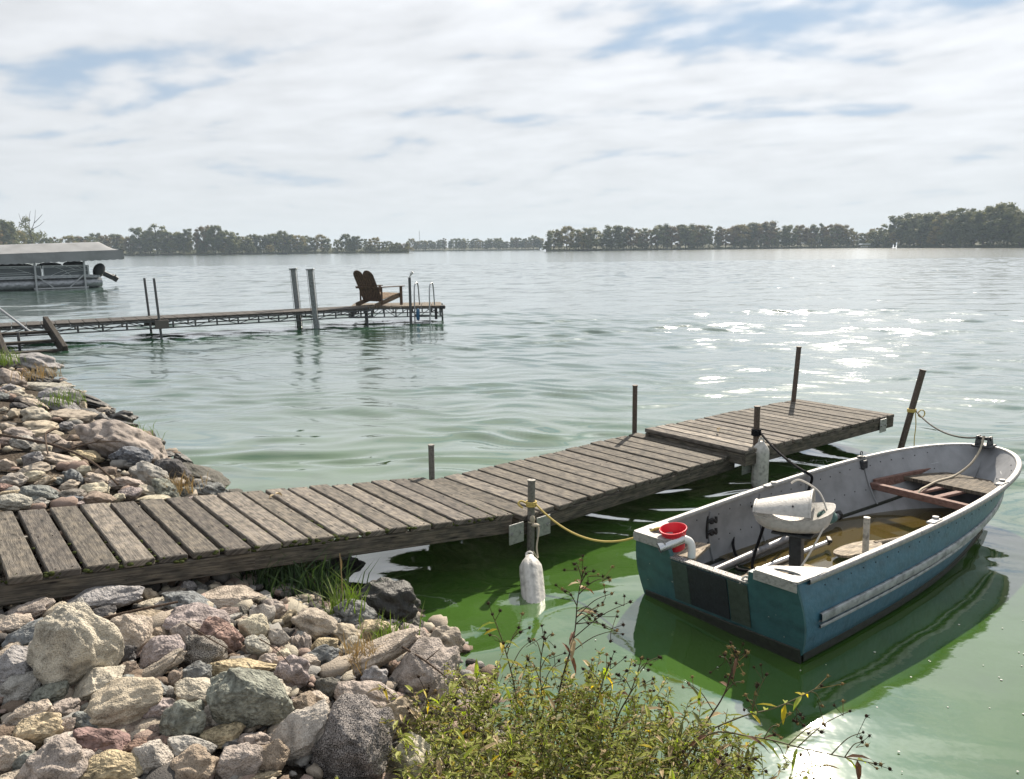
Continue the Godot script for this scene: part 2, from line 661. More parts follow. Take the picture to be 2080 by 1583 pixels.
# green bloom gathers in the quiet water by the shore and thins out towards the open lake
func algae(x: float, z: float) -> Color:
	var d := Vector2(x - 1.0, z + 4.0).length()
	var s := smoothstep(2.5, 11.0, d)
	return Color(lerpf(0.050, 0.030, s), lerpf(0.106, 0.082, s), lerpf(0.023, 0.044, s))


func water_sheet(mb: MB, x0: float, x1: float, z0: float, z1: float, cell: float, y: float, short_waves: bool, uvk: float) -> void:
	var nx := int((x1 - x0) / cell)
	var nz := int((z1 - z0) / cell)
	var hs := PackedFloat32Array()
	hs.resize((nx + 1) * (nz + 1))
	for j in nz + 1:
		for i in nx + 1:
			hs[j * (nx + 1) + i] = wave(x0 + i * cell, z0 + j * cell, short_waves)
	var base := mb.v.size()
	for j in nz + 1:
		for i in nx + 1:
			var k := j * (nx + 1) + i
			var gx := hs[k + (1 if i < nx else 0)] - hs[k - (1 if i > 0 else 0)]
			var gz := hs[k + (nx + 1 if j < nz else 0)] - hs[k - (nx + 1 if j > 0 else 0)]
			var x := x0 + i * cell
			var z := z0 + j * cell
			mb.c.append(algae(x, z))
			mb.vert(Vector3(x, y + hs[k], z), Vector3(-gx / (2.0 * cell), 1.0, -gz / (2.0 * cell)).normalized(), Vector2(x, z) * uvk)
	for j in nz:
		for i in nx:
			var a := base + j * (nx + 1) + i
			mb.ix.append_array(PackedInt32Array([a, a + 1, a + nx + 1, a + 1, a + nx + 2, a + nx + 1]))


func water_mat(key: String, rough: float, bump: float, tile: Vector2) -> StandardMaterial3D:
	var m := mat(key, Color.WHITE, rough, 0.0, 0.68)
	m.vertex_color_use_as_albedo = true
	m.clearcoat_enabled = true
	m.clearcoat = 0.9
	m.clearcoat_roughness = rough
	m.albedo_texture = ntex("bloom", 0.008, 4, 55, [[0.0, 0.80], [0.4, 0.93], [1.0, 1.0]])
	m.normal_enabled = true
	m.normal_texture = bumps("ripple", 0.035, 4, 91, 8.0) if key == "lake_near" else bumps("chop", 0.012, 2, 92, 8.0)
	m.normal_scale = bump
	m.uv1_scale = Vector3(tile.x, tile.y, 1)
	return m


func make_water() -> void:
	var wr := RandomNumberGenerator.new()
	wr.seed = 3
	for q in [[2.8, 0.018], [2.0, 0.02], [1.5, 0.026], [1.15, 0.03], [0.92, 0.03], [1.3, 0.022], [0.74, 0.045], [0.6, 0.05], [0.5, 0.05], [0.42, 0.05], [0.36, 0.045], [0.31, 0.045], [0.27, 0.04], [0.45, 0.04], [0.235, 0.03]]:
		var an: float = deg_to_rad(wr.randf_range(-34, 26))
		var k: float = TAU / q[0]
		wave_dir.append(Vector4(sin(an) * k, cos(an) * k, q[1] * 1.5 / k, wr.randf() * TAU))
	wave_warp = noise(0.35, 2, 6)
	wave_gust = noise(0.16, 3, 17)
	var a := MB.new()
	water_sheet(a, -17.0, 15.05, -9.5, 1.0, 0.055, 0.0, true, 1.0)
	var a2 := MB.new()
	water_sheet(a2, -17.0, 15.05, -9.5 - 0.055 * 318.0, -9.49, 0.055, 0.0, true, 1.0)
	var b := MB.new()
	water_sheet(b, -75.0, 75.0, -120.0, -26.9, 0.36, -0.006, false, 1.0)
	water_sheet(b, -75.0, -16.9, -27.3, 1.0, 0.5, -0.006, false, 1.0)
	water_sheet(b, 14.9, 75.0, -27.3, 1.0, 0.5, -0.006, false, 1.0)
	var c := MB.new()
	for q in [[-1300.0, 1300.0, -1300.0, -119.5], [-1300.0, -74.5, -119.5, 300.0], [74.5, 1300.0, -119.5, 300.0], [-74.5, 74.5, 0.9, 300.0]]:
		var nrm := Vector3.UP
		var i0 := c.v.size()
		for p in [Vector2(q[0], q[2]), Vector2(q[1], q[2]), Vector2(q[1], q[3]), Vector2(q[0], q[3])]:
			c.c.append(algae(p.x, p.y))
			c.vert(Vector3(p.x, -0.012, p.y), nrm, p)
		c.ix.append_array(PackedInt32Array([i0, i0 + 1, i0 + 2, i0, i0 + 2, i0 + 3]))
	var me := a.mesh()
	for x in [a2, b, c]:
		var ar := []
		ar.resize(Mesh.ARRAY_MAX)
		ar[Mesh.ARRAY_VERTEX] = x.v
		ar[Mesh.ARRAY_NORMAL] = x.n
		ar[Mesh.ARRAY_TEX_UV] = x.t
		ar[Mesh.ARRAY_COLOR] = x.c
		ar[Mesh.ARRAY_INDEX] = x.ix
		me.add_surface_from_arrays(Mesh.PRIMITIVE_TRIANGLES, ar)
	me.surface_set_material(0, water_mat("lake_near", 0.04, 0.03, Vector2(0.25, 0.3)))
	me.surface_set_material(1, water_mat("lake_open", 0.115, 0.40, Vector2(0.7, 1.7)))
	me.surface_set_material(2, water_mat("lake_middle", 0.11, 0.8, Vector2(0.16, 0.36)))
	me.surface_set_material(3, water_mat("lake_far", 0.13, 0.7, Vector2(0.08, 0.17)))
	var o := MeshInstance3D.new()
	o.mesh = me
	o.name = "lake_water"
	o.set_meta("kind", "structure")
	add_child(o)


func make_bank() -> void:
	var rows := []
	var f := noise(1.6, 4, 5)
	var z := -30.0
	while z < 6.0:
		var row := PackedVector3Array()
		var x := -24.0
		while x < 8.0:
			row.append(Vector3(x, bank_height(x, z) - 0.035 + 0.03 * f.get_noise_2d(x, z), z))
			x += 0.2
		rows.append(row)
		z += 0.2
	var mb := MB.new()
	mb.grid(rows, true)
	var m := worn(mat("soil", lin(0.085, 0.07, 0.055), 0.95, 0.0, 0.2), ntex("mottle", 0, 0, 0, []), tex.rough_height, 2.2, 2.0)
	var o := put("bank_ground", mb, m)
	o.set_meta("kind", "structure")
	o.set_meta("label", "dark soil of the sloping bank between the stones")


func shore_strip(called: String, line: Array[Vector3], m: Material, label: String) -> void:
	var rows := []
	for q in [[-6.0, -0.6], [-2.0, 0.1], [0.0, 0.5], [6.0, 1.0], [40.0, 1.8], [160.0, 3.5]]:
		var row := PackedVector3Array()
		for p in line:
			var out := Vector3(p.x, 0, p.z).normalized()
			row.append(Vector3(p.x, 0, p.z) + out * q[0] + Vector3.UP * q[1])
		rows.append(row)
	var mb := MB.new()
	mb.grid(rows)
	var o := put(called, mb, m)
	o.set_meta("kind", "structure")
	o.set_meta("label", label)


func make_far_shores() -> void:
	var m := worn(mat("far_ground", lin(0.07, 0.075, 0.04), 0.95, 0.0, 0.2), tex.mottle, null, 0.06)
	shore_strip("shore_land", LEFT_BANK, m, "low wooded shore behind the covered pontoon boat")
	shore_strip("shore_land", FAR_BANK, m, "most distant low shore in the middle of the lake")
	shore_strip("shore_land", ISLAND, m, "long wooded point right of the middle")
	shore_strip("shore_land", HEADLAND, m, "higher wooded headland at the right")


# ---- the near dock: three plank sections, the first one running down from the bank
func dock_section(dock: Node3D, origin: Vector3, th: float, slope: float, pitch: float, count: int, width: float, back: bool, r: RandomNumberGenerator) -> void:
	var u := Vector3(cos(th), slope, -sin(th)).normalized()
	if back:
		u = -u
	var across := Vector3(sin(th), 0, cos(th))
	var up := (across.cross(u) if not back else u.cross(across)).normalized()
	if up.y < 0.0:
		up = -up
	for k in count:
		var c := origin + u * pitch * (k + 0.5) + across * width * 0.5 - up * 0.018
		var b := Basis(across, up, across.cross(up))
		b = b.rotated(up, r.randf_range(-0.006, 0.006)).rotated(across, r.randf_range(-0.012, 0.012))
		c += across * r.randf_range(-0.012, 0.012) + up * r.randf_range(-0.003, 0.004)
		var mb := MB.new()
		mb.box(Transform3D(b, c), Vector3(width + r.randf_range(-0.015, 0.015), 0.036, pitch - r.randf_range(0.016, 0.030)), 0.005, Vector2(0.75, 1.5), Vector2(r.randf() * 7.0, r.randf() * 7.0))
		put("plank", mb, mats["plank%d" % r.randi_range(0, 6)], dock)
	var nl := MB.new()
	for k in count:
		for s in [0.028, width * 0.5, width - 0.028]:
			for e in [-0.036, 0.036]:
				var p: Vector3 = origin + u * (pitch * (k + 0.5) + e + r.randf_range(-0.008, 0.008)) + across * (s + r.randf_range(-0.008, 0.008)) + up * 0.0005
				nl.blob(p, Vector3(0.0048, 0.003, 0.0048), 6, 3)
	stuff(put("nails", nl, mat("nail_rust", lin(0.04, 0.028, 0.022), 0.8), dock))
	# the stringers under the planks
	var ln := pitch * count
	for s in [0.022, width - 0.022]:
		var mb := MB.new()
		var a: Vector3 = origin + across * s - up * 0.0875
		mb.bar(a + u * 0.01, a + u * (ln - 0.01), 0.04, 0.10, 0.005, Vector2(0.55, 1.4), Vector2(r.randf() * 5.0, r.randf() * 5.0), up)
		put("beam", mb, mats.beam, dock)
	for e in [0.045, ln - 0.045]:
		var mb := MB.new()
		var a: Vector3 = origin + u * e - up * 0.0875
		mb.bar(a + across * 0.045, a + across * (width - 0.045), 0.04, 0.095, 0.004, Vector2(0.6, 1.4), Vector2(r.randf() * 5.0, r.randf()), up)
		put("cross_beam", mb, mats.beam, dock)


func make_dock() -> void:
	var r := RandomNumberGenerator.new()
	r.seed = 42
	var dock := thing("wooden_dock", "weathered grey plank dock running from the stony bank out into the lake", "dock")
	var j := Vector3(-0.697, 0.369, -6.110)
	dock_section(dock, j, 0.657, -0.1148, 0.1635, 23, 1.15, true, r)
	dock_section(dock, Vector3(-0.694, 0.332, -6.113), 0.7043, -0.003, 0.1698, 15, 1.15, false, r)
	var th2 := 0.7043
	var o3 := Vector3(-0.3735, 0.404, -6.385) + Vector3(cos(th2), 0, -sin(th2)) * 2.03 + Vector3(sin(th2), 0, cos(th2)) * 0.17
	dock_section(dock, o3, 0.668, -0.012, 0.146, 18, 1.16, false, r)
	# one plank of the outer section has been renewed and is much paler; its first plank lies loose on top
	var pl: Array = dock.find_children("plank*", "", false, false)
	(pl[39] as MeshInstance3D).material_override = mats.plank7
	(pl[40] as MeshInstance3D).material_override = mats.plank4
	(pl[10] as MeshInstance3D).material_override = mats.plank4
	(pl[9] as MeshInstance3D).material_override = mats.plank4
	(pl[8] as MeshInstance3D).material_override = mats.plank6
	for k in range(15, 23):
		(pl[k] as MeshInstance3D).material_override = mats["plank%d" % [0, 5, 3][k % 3]]
	# pipe posts; the first three in the far row, the others on the boat side
	var pipe := worn(mat("pipe", lin(0.17, 0.165, 0.15), 0.55, 0.35), tex.grime, tex.rough_height, 5.0, 0.3)
	var rust := worn(mat("pipe_rust", lin(0.10, 0.075, 0.06), 0.7, 0.2), tex.grime, tex.rough_height, 5.0, 0.3)
	for q in [
		[Vector3(-0.655, 0, -6.20), Vector3(-0.650, 0.60, -6.19), 0.024, "galvanised pipe post"], [Vector3(0.115, 0, -5.25), Vector3(0.127, 0.575, -5.262), 0.026, "galvanised pipe post"],
		[Vector3(1.225, 0, -7.79), Vector3(1.218, 0.79, -7.77), 0.024, ""], [Vector3(2.165, 0, -6.885), Vector3(2.160, 0.745, -6.885), 0.026, "rusty pipe post"],
		[Vector3(3.22, 0, -9.01), Vector3(3.27, 1.0, -9.01), 0.027, ""], [Vector3(4.13, 0, -8.24), Vector3(4.30, 0.84, -8.24), 0.032, "leaning pipe post"],
	]:
		var a: Vector3 = q[0]
		var b: Vector3 = q[1]
		var mb := MB.new()
		mb.rod(a + (a - b).normalized() * 0.6, b, q[2], 14)
		mb.rod(b, b + (b - a).normalized() * 0.012, q[2] * 1.12, 14)
		var o := put("post", mb, rust if a.x > 1.0 else pipe, dock)
		if q[3]:
			o.set_meta("label", q[3])
	# galvanised brackets that carry the beams on the posts
	var zinc := worn(mat("zinc", lin(0.36, 0.37, 0.36), 0.5, 0.6), tex.grime, tex.rough_height, 4.0, 0.2)
	for q in [[Vector3(0.02, 0.24, -5.165), 0.704], [Vector3(0.21, 0.235, -5.325), 0.704], [Vector3(2.06, 0.235, -6.80), 0.704], [Vector3(3.86, 0.29, -8.10), 0.668]]:
		var th: float = q[1]
		var mb := MB.new()
		mb.box(Transform3D(Basis(Vector3(cos(th), 0, -sin(th)), Vector3.UP, Vector3(sin(th), 0, cos(th))), q[0]), Vector3(0.13, 0.14, 0.008), 0.002)
		for s in [-0.04, 0.04]:
			var p: Vector3 = q[0] + Vector3(cos(th), 0, -sin(th)) * s + Vector3(sin(th), 0, cos(th)) * 0.004
			mb.rod(p, p + Vector3(sin(th), 0, cos(th)) * 0.012, 0.011, 6)
		put("bracket", mb, zinc, dock)
	# moss along the wet ends of the inner planks
	var moss := mat("moss", lin(0.045, 0.055, 0.018), 0.95, 0.0, 0.2)
	var mm := MB.new()
	var u := -Vector3(cos(0.657), -0.1148, -sin(0.657)).normalized()
	var ac := Vector3(sin(0.657), 0, cos(0.657))
	for k in 240:
		var e := r.randf() * 3.3
		var p := j + u * e + ac * (1.15 + r.randf_range(-0.025, 0.006)) + Vector3.UP * (-0.018 + r.randf_range(-0.018, 0.012))
		if r.randf() < 0.3:
			p = j + u * (roundf(e / 0.1635) * 0.1635) + ac * r.randf_range(0.7, 1.14) - Vector3.UP * 0.012
		var s := r.randf_range(0.005, 0.013)
		mm.blob(p, Vector3(s * 1.5, s * 0.8, s * 1.2), 5, 3)
	stuff(put("moss", mm, moss, dock))


# ---- the blue aluminium rowboat; its own frame has x to the bow, y up, z to the near side
const BL := 3.567


func boat_frame() -> Transform3D:
	var th := 0.6553
	var hl := 0.0383
	var ax := Vector3(cos(th), 0, -sin(th))
	var lat := Vector3(sin(th), 0, cos(th))
	return Transform3D(Basis(ax, -lat * sin(hl) + Vector3.UP * cos(hl), lat * cos(hl) + Vector3.UP * sin(hl)), Vector3(1.1127, 0, -4.2316))


func gun_half(t: float) -> float:
	return (0.552 + 0.144 * t) * sqrt(maxf(0.0, 1.0 - pow(t, 3.27)))


func gun_y(t: float) -> float:
	return 0.433 + 0.0235 * t + 0.03 * t * t


func chine_half(t: float) -> float:
	return (0.552 + 0.06 * t) * pow(maxf(0.0, 1.0 - pow(t, 2.7)), 0.85)


func chine_y(t: float) -> float:
	return 0.035 + 0.02 * t + 0.26 * pow(t, 5.0)


func keel_y(t: float) -> float:
	return -0.085 + 0.30 * pow(t, 7.0)


# s runs from 0 at the gunwale over 1 at the chine to 2 at the keel; side = -1 or 1
func hull_point(t: float, s: float, side: float, inset := 0.0) -> Vector3:
	var g := gun_y(t)
	var ky := keel_y(t) + inset
	var cy := chine_y(t) + inset
	var y := 0.0
	var z := 0.0
	if s <= 1.0:
		y = lerpf(g, cy, s)
		z = lerpf(gun_half(t), chine_half(t), s) + 0.03 * sin(PI * s) * (1.0 - t * t * t)
	else:
		y = lerpf(cy, ky, sin((s - 1.0) * PI * 0.5))
		z = chine_half(t) * cos((s - 1.0) * PI * 0.5) if s < 2.0 else 0.0
		z = lerpf(z, chine_half(t) * (2.0 - s), 0.55)
	z = maxf(z - inset, 0.0)
	var f := clampf((g - y) / (g + 0.085), 0.0, 1.0)
	var x := BL * t - 0.36 * f * pow(t, 6.0) + 0.085 * f * pow(1.0 - t, 10.0)
	x -= inset * pow(t, 8.0)
	x += inset * 1.5 * pow(1.0 - t, 12.0)
	return Vector3(x, y, side * z)


func hull_shell(inset: float, flip: bool) -> MB:
	var rows := []
	for i in 49:
		var t := 1.0 - pow(1.0 - i / 48.0, 1.7)
		var row := PackedVector3Array()
		for k in 41:
			var q := (k - 20) / 10.0
			var side := signf(q) if q != 0.0 else 1.0
			row.append(hull_point(t, 2.0 - absf(q), side, inset))
		rows.append(row)
	var mb := MB.new()
	mb.grid(rows, flip, false, Vector2(3, 4))
	return mb


func rail(mb: MB, side: float, s: float, t0: float, t1: float, out: float, w: float, h: float) -> void:
	var rows := []
	var k := 44
	for i in k + 1:
		var t := lerpf(t0, t1, 1.0 - pow(1.0 - float(i) / k, 1.5))
		var p := hull_point(t, s, side)
		var q := hull_point(minf(t + 0.01, 1.0), s, side)
		var m := hull_point(maxf(t - 0.01, 0.0), s, side)
		var tan := (q - m).normalized()
		var o := tan.cross(Vector3.UP).normalized() * side
		if t > 0.995:
			o = Vector3(1, 0, 0)
		var c := p + o * out
		var row := PackedVector3Array()
		for j in 10:
			var an := TAU * j / 10.0
			var ca := cos(an)
			var sa := sin(an)
			row.append(c + o * signf(ca) * pow(absf(ca), 0.55) * w * 0.5 + Vector3.UP * signf(sa) * pow(absf(sa), 0.55) * h * 0.5)
		rows.append(row)
	mb.grid(rows, side > 0.0, true)


func make_rowboat() -> void:
	var boat := thing("rowboat", "old open rowboat with blue painted hull and bare metal inside, moored beside the dock", "boat")
	boat.transform = boat_frame()
	var blue := worn(mat("boat_blue", lin(0.042, 0.130, 0.190), 0.42, 0.0, 0.5), ntex("paint", 0, 0, 0, []), tex.rough_height, 1.6, 0.25)
	var teal := worn(mat("boat_teal", lin(0.030, 0.100, 0.112), 0.45, 0.0, 0.5), tex.paint, tex.rough_height, 1.7, 0.25)
	var alu := worn(mat("boat_metal", lin(0.255, 0.265, 0.28), 0.6, 0.2, 0.5), tex.faint, tex.rough_height, 1.1, 0.2)
	var rim := worn(mat("boat_rim", lin(0.33, 0.33, 0.325), 0.6, 0.25, 0.5), tex.grime, tex.rough_height, 5.0, 0.2)
	put("hull", hull_shell(0.0, false), blue, boat)
	put("inner_hull", hull_shell(0.012, true), alu, boat)
	for side in [-1.0, 1.0]:
		var mb := MB.new()
		rail(mb, side, 0.0, 0.02, 1.0, 0.006, 0.042, 0.034)
		put("gunwale", mb, rim, boat)
		var st := MB.new()
		rail(st, side, 0.53, 0.035, 0.93, 0.008, 0.022, 0.05)
		rail(st, side, 0.66, 0.035, 0.93, 0.004, 0.016, 0.02)
		put("spray_rail", st, worn(mat("rail_metal", lin(0.36, 0.38, 0.39), 0.5, 0.4), tex.stain, null, 3.0), boat)
		var dark := MB.new()
		rail(dark, side, 1.02, 0.0, 0.9, 0.0, 0.014, 0.085)
		put("chine_stain", dark, worn(mat("boat_scum", lin(0.025, 0.03, 0.022), 0.7), tex.mottle, null, 3.0), boat)
	# the transom plate with its low middle for the motor
	var pts := PackedVector2Array()
	for q in [Vector2(-0.552, 0.433), Vector2(-0.335, 0.433), Vector2(-0.300, 0.405), Vector2(-0.285, 0.350), Vector2(0.235, 0.350), Vector2(0.252, 0.362), Vector2(0.268, 0.433), Vector2(0.552, 0.433)]:
		pts.append(q)
	for k in range(1, 20):
		var p := hull_point(0.0, 0.1 * k, 1.0)
		pts.append(Vector2(p.z, p.y))
	for k in range(20, 0, -1):
		var p := hull_point(0.0, 0.1 * k, -1.0)
		pts.append(Vector2(p.z, p.y))
	var lean := atan(0.085 / 0.52)
	# plate frame: its x is the boat's z, its z is up along the leaning plate
	var pf := Transform3D(Basis(Vector3(0, 0, 1), Vector3(cos(lean), sin(lean), 0), Vector3(-sin(lean), cos(lean), 0)), Vector3(0.071, 0.0, 0))
	var tr := MB.new()
	tr.prism(pts, pf, 0.03)
	put("transom", tr, teal, boat)
	var lip := MB.new()
	lip.bar(pf * Vector3(-0.29, 0.004, 0.353), pf * Vector3(0.24, 0.004, 0.353), 0.056, 0.012, 0.003)
	put("transom_lip", lip, worn(mat("lip_white", lin(0.42, 0.41, 0.39), 0.6), ntex("coarse", 0, 0, 0, []), tex.rough_height, 2.2, 0.3), boat)
	for q in [[-0.225, 0.12, lin(0.035, 0.06, 0.05), "dull green board"], [-0.025, 0.275, lin(0.012, 0.016, 0.022), "black motor board"], [0.185, 0.13, lin(0.04, 0.058, 0.045), "dull green board"]]:
		var mb := MB.new()
		mb.box(Transform3D(pf.basis, pf * Vector3(q[0], -0.0185 - 0.001 * absf(q[0]), 0.215)), Vector3(q[1], 0.007, 0.255), 0.002)
		var o := put("motor_board", mb, worn(mat("board_%s" % str(q[0]), q[2], 0.6), tex.grime, tex.rough_height, 3.0, 0.3), boat)
		o.set_meta("label", q[3])
	var scum := MB.new()
	scum.bar(pf * Vector3(-0.535, -0.017, 0.025), pf * Vector3(0.545, -0.017, 0.025), 0.012, 0.085, 0.004, Vector2.ONE, Vector2.ZERO, pf.basis.z)
	put("waterline_scum", scum, mats.boat_scum, boat)
	var chip := MB.new()
	var cg := RandomNumberGenerator.new()
	cg.seed = 12
	for k in 22:
		chip.blob(pf * Vector3(cg.randf_range(-0.52, 0.52), -0.0148, cg.randf_range(0.10, 0.40)), Vector3(cg.randf_range(0.003, 0.009), 0.0012, cg.randf_range(0.002, 0.006)), 5, 3, pf.basis)
	stuff(put("paint_chips", chip, mat("chip_grey", lin(0.22, 0.25, 0.24), 0.7), boat))
	# white corner plates with a hand hole each
	for side in [-1.0, 1.0]:
		var ring := PackedVector2Array([Vector2(-0.03, 0.0), Vector2(-0.03, 0.255), Vector2(0.02, 0.27), Vector2(0.10, 0.21), Vector2(0.20, 0.095), Vector2(0.26, 0.035), Vector2(0.27, -0.01), Vector2(0.12, -0.012), Vector2(0.055, -0.005)])
		var hub := Vector2(0.065, 0.115)
		var xf := Transform3D(Basis(Vector3(1, 0, 0), Vector3(0, 1, 0), Vector3(0, 0, -side)), Vector3(0.0, 0.447, side * 0.565))
		var rows := [PackedVector3Array(), PackedVector3Array(), PackedVector3Array(), PackedVector3Array(), PackedVector3Array()]
		for k in 40:
			var dir := Vector2.from_angle(TAU * k / 40.0)
			var far := 0.3
			for q in ring.size():
				var hit = Geometry2D.segment_intersects_segment(hub, hub + dir, ring[q], ring[(q + 1) % ring.size()])
				if hit != null:
					far = hub.distance_to(hit)
			var o := hub + dir * far
			var i := hub + (Vector2(cos(TAU * k / 40.0) * 0.024, sin(TAU * k / 40.0) * 0.075)).rotated(0.12)
			rows[0].append(xf * Vector3(i.x, -0.006, i.y))
			rows[1].append(xf * Vector3(i.x, 0.006, i.y))
			rows[2].append(xf * Vector3(o.x, 0.006, o.y))
			rows[3].append(xf * Vector3(o.x, -0.006, o.y))
			rows[4].append(xf * Vector3(i.x, -0.006, i.y))
		var mb := MB.new()
		for k in 4:
			mb.grid([rows[k], rows[k + 1]], side < 0.0, true)
		mb.box(Transform3D(Basis.IDENTITY, Vector3(-0.026, 0.42, side * 0.435)), Vector3(0.006, 0.05, 0.26), 0.002)
		put("corner_plate", mb, rim, boat)
	# ribs and the row of rivets along the inside
	var dot := mat("rivet_dark", lin(0.05, 0.05, 0.055), 0.6, 0.3)
	var rv := MB.new()
	for side in [-1.0, 1.0]:
		for t in [0.2, 0.36, 0.52, 0.72]:
			var mb := MB.new()
			var path := PackedVector3Array()
			for k in 10:
				path.append(hull_point(t, 0.06 + 0.1 * k, side, 0.016))
			mb.tube(path, 0.008, 6)
			put("rib", mb, alu, boat)
		for k in 26:
			for s in [0.16, 0.62]:
				var p := hull_point(0.06 + 0.034 * k, s + 0.02 * sin(k * 1.7), side, 0.013)
				rv.blob(p, Vector3(0.006, 0.006, 0.004), 6, 3)
				p = hull_point(0.06 + 0.034 * k, 0.14, side, -0.001)
				rv.blob(p, Vector3(0.0045, 0.0045, 0.003), 5, 3)
	stuff(put("rivets", rv, dot, boat))
	# the bow seat: a rusty frame and a grey board
	var rust := worn(mat("seat_rust", lin(0.19, 0.105, 0.085), 0.8), tex.grime, tex.rough_height, 3.0, 0.5)
	for q in [[Vector3(2.58, 0.262, -0.445), Vector3(2.46, 0.262, 0.455), 0.05, 0.05], [Vector3(2.56, 0.268, -0.10), Vector3(2.92, 0.268, -0.02), 0.05, 0.02], [Vector3(2.53, 0.268, 0.06), Vector3(2.89, 0.268, 0.13), 0.05, 0.02], [Vector3(2.60, 0.272, -0.435), Vector3(3.28, 0.30, -0.235), 0.03, 0.075]]:
		var mb := MB.new()
		mb.bar(q[0], q[1], q[2], q[3], 0.003)
		put("seat_frame", mb, rust, boat)
	var bs := PackedVector2Array([Vector2(2.88, -0.37), Vector2(2.82, 0.385), Vector2(3.08, 0.30), Vector2(3.22, 0.215), Vector2(3.25, -0.16), Vector2(3.1, -0.29)])
	var sb := MB.new()
	sb.prism(bs, Transform3D(Basis.IDENTITY, Vector3(0, 0.285, 0)), 0.028, Vector2(0.9, 1.6))
	put("bow_seat", sb, wood("bow_wood", lin(0.17, 0.155, 0.135)), boat)
	var bh := MB.new()
	bh.box(Transform3D(Basis.IDENTITY, Vector3(2.98, 0.19, 0.0)), Vector3(0.02, 0.16, 0.46), 0.004)
	put("seat_bulkhead", bh, worn(mat("bulkhead", lin(0.05, 0.055, 0.07), 0.7), tex.grime, null, 2.0), boat)
	# the stern floor board, the small thwart block and the rain water
	var fb := MB.new()
	fb.box(Transform3D(Basis(Vector3.UP, 0.05), Vector3(0.62, 0.085, 0.08)), Vector3(0.92, 0.018, 0.62), 0.004, Vector2(0.9, 1.5))
	put("floor_board", fb, wood("ply", lin(0.38, 0.34, 0.28)), boat)
	var blk := MB.new()
	blk.box(Transform3D(Basis(Vector3.UP, 0.35), Vector3(0.40, 0.245, -0.455)), Vector3(0.30, 0.025, 0.13), 0.004, Vector2(0.9, 1.5))
	put("side_board", blk, wood("pale_board", lin(0.44, 0.40, 0.34)), boat)
	var wt := MB.new()
	var rows := []
	for i in 30:
		var t := lerpf(0.22, 0.86, i / 29.0)
		var row := PackedVector3Array()
		var half := chine_half(t) + 0.004
		for k in 9:
			var z := lerpf(-half, half, k / 8.0)
			row.append(Vector3(BL * t, 0.062 - z * 0.0383, z))
		rows.append(row)
	wt.grid(rows, true)
	var bw := mat("bilge_water", Color(lin(0.085, 0.062, 0.018), 0.72), 0.03, 0.0, 0.6)
	bw.transparency = BaseMaterial3D.TRANSPARENCY_ALPHA
	put("rain_water", wt, bw, boat)
	# the fishing seat on its pedestal, folded shut
	var dark := worn(mat("pedestal_dark", lin(0.035, 0.038, 0.042), 0.5, 0.3), tex.grime, tex.rough_height, 4.0, 0.3)
	var ped := MB.new()
	ped.box(Transform3D(Basis(Vector3.UP, 0.3), Vector3(0.80, 0.24, 0.03)), Vector3(0.075, 0.30, 0.075), 0.006)
	ped.box(Transform3D(Basis(Vector3.UP, 0.3), Vector3(0.80, 0.402, 0.02)), Vector3(0.20, 0.016, 0.24), 0.003)
	put("seat_pedestal", ped, dark, boat)
	var white := worn(mat("seat_white", lin(0.46, 0.45, 0.42), 0.5), tex.faint, tex.rough_height, 5.0, 0.2)
	var turn := Basis(Vector3.UP, deg_to_rad(-62))
	var shell := MB.new()
	var sr := []
	for i in 15:
		var e := i / 14.0
		var row := PackedVector3Array()
		for k in 28:
			var an := TAU * k / 28.0
			var ex := signf(cos(an)) * pow(absf(cos(an)), 0.75)
			var ez := signf(sin(an)) * pow(absf(sin(an)), 0.75)
			var y := 0.0
			var sc := 1.0
			if e < 0.45:
				sc = lerpf(0.35, 1.0, sin(e / 0.45 * PI * 0.5))
				y = lerpf(-0.06, 0.035, pow(e / 0.45, 2.2))
			elif e < 0.6:
				sc = 1.0 + 0.05 * sin((e - 0.45) / 0.15 * PI)
				y = 0.035 + 0.012 * sin((e - 0.45) / 0.15 * PI)
			else:
				sc = lerpf(0.97, 0.05, (e - 0.6) / 0.4)
				y = lerpf(0.035, -0.035, sin((e - 0.6) / 0.4 * PI * 0.5))
			var lift := 0.05 * pow(maxf(0.0, ex), 2.0) * smoothstep(0.2, 0.45, e) * (1.0 - smoothstep(0.6, 0.95, e))
			row.append(Vector3(0.83, 0.468, -0.015) + turn * Vector3(ex * 0.235 * sc, y + lift, ez * 0.20 * sc))
		sr.append(row)
	shell.grid(sr, false, true)
	put("seat_shell", shell, white, boat)
	var rest := MB.new()
	for lay in 2:
		var br := []
		for i in 12:
			var e := i / 11.0
			var row := PackedVector3Array()
			var wide := lerpf(0.10, 0.185, pow(e, 0.8))
			for k in 13:
				var an := PI * (k / 12.0)
				var rr := 1.0 - 0.016 * lay / wide
				row.append(Vector3(0.83, 0.515, -0.03) + turn * Vector3(lerpf(-0.215, 0.12, e), sin(an) * lerpf(0.045, 0.115, e) * rr + 0.02 * e, cos(an) * wide * rr))
			br.append(row)
		rest.grid(br, lay == 0)
	for k in 2:
		var e := float(k)
		var path := PackedVector3Array()
		for q in 13:
			var an := PI * (q / 12.0)
			path.append(Vector3(0.83, 0.515, -0.03) + turn * Vector3(lerpf(-0.215, 0.12, e), sin(an) * lerpf(0.045, 0.115, e) + 0.02 * e, cos(an) * lerpf(0.10, 0.185, e)))
		rest.tube(path, 0.008, 6)
	put("seat_backrest", rest, white, boat)
	var ring2 := MB.new()
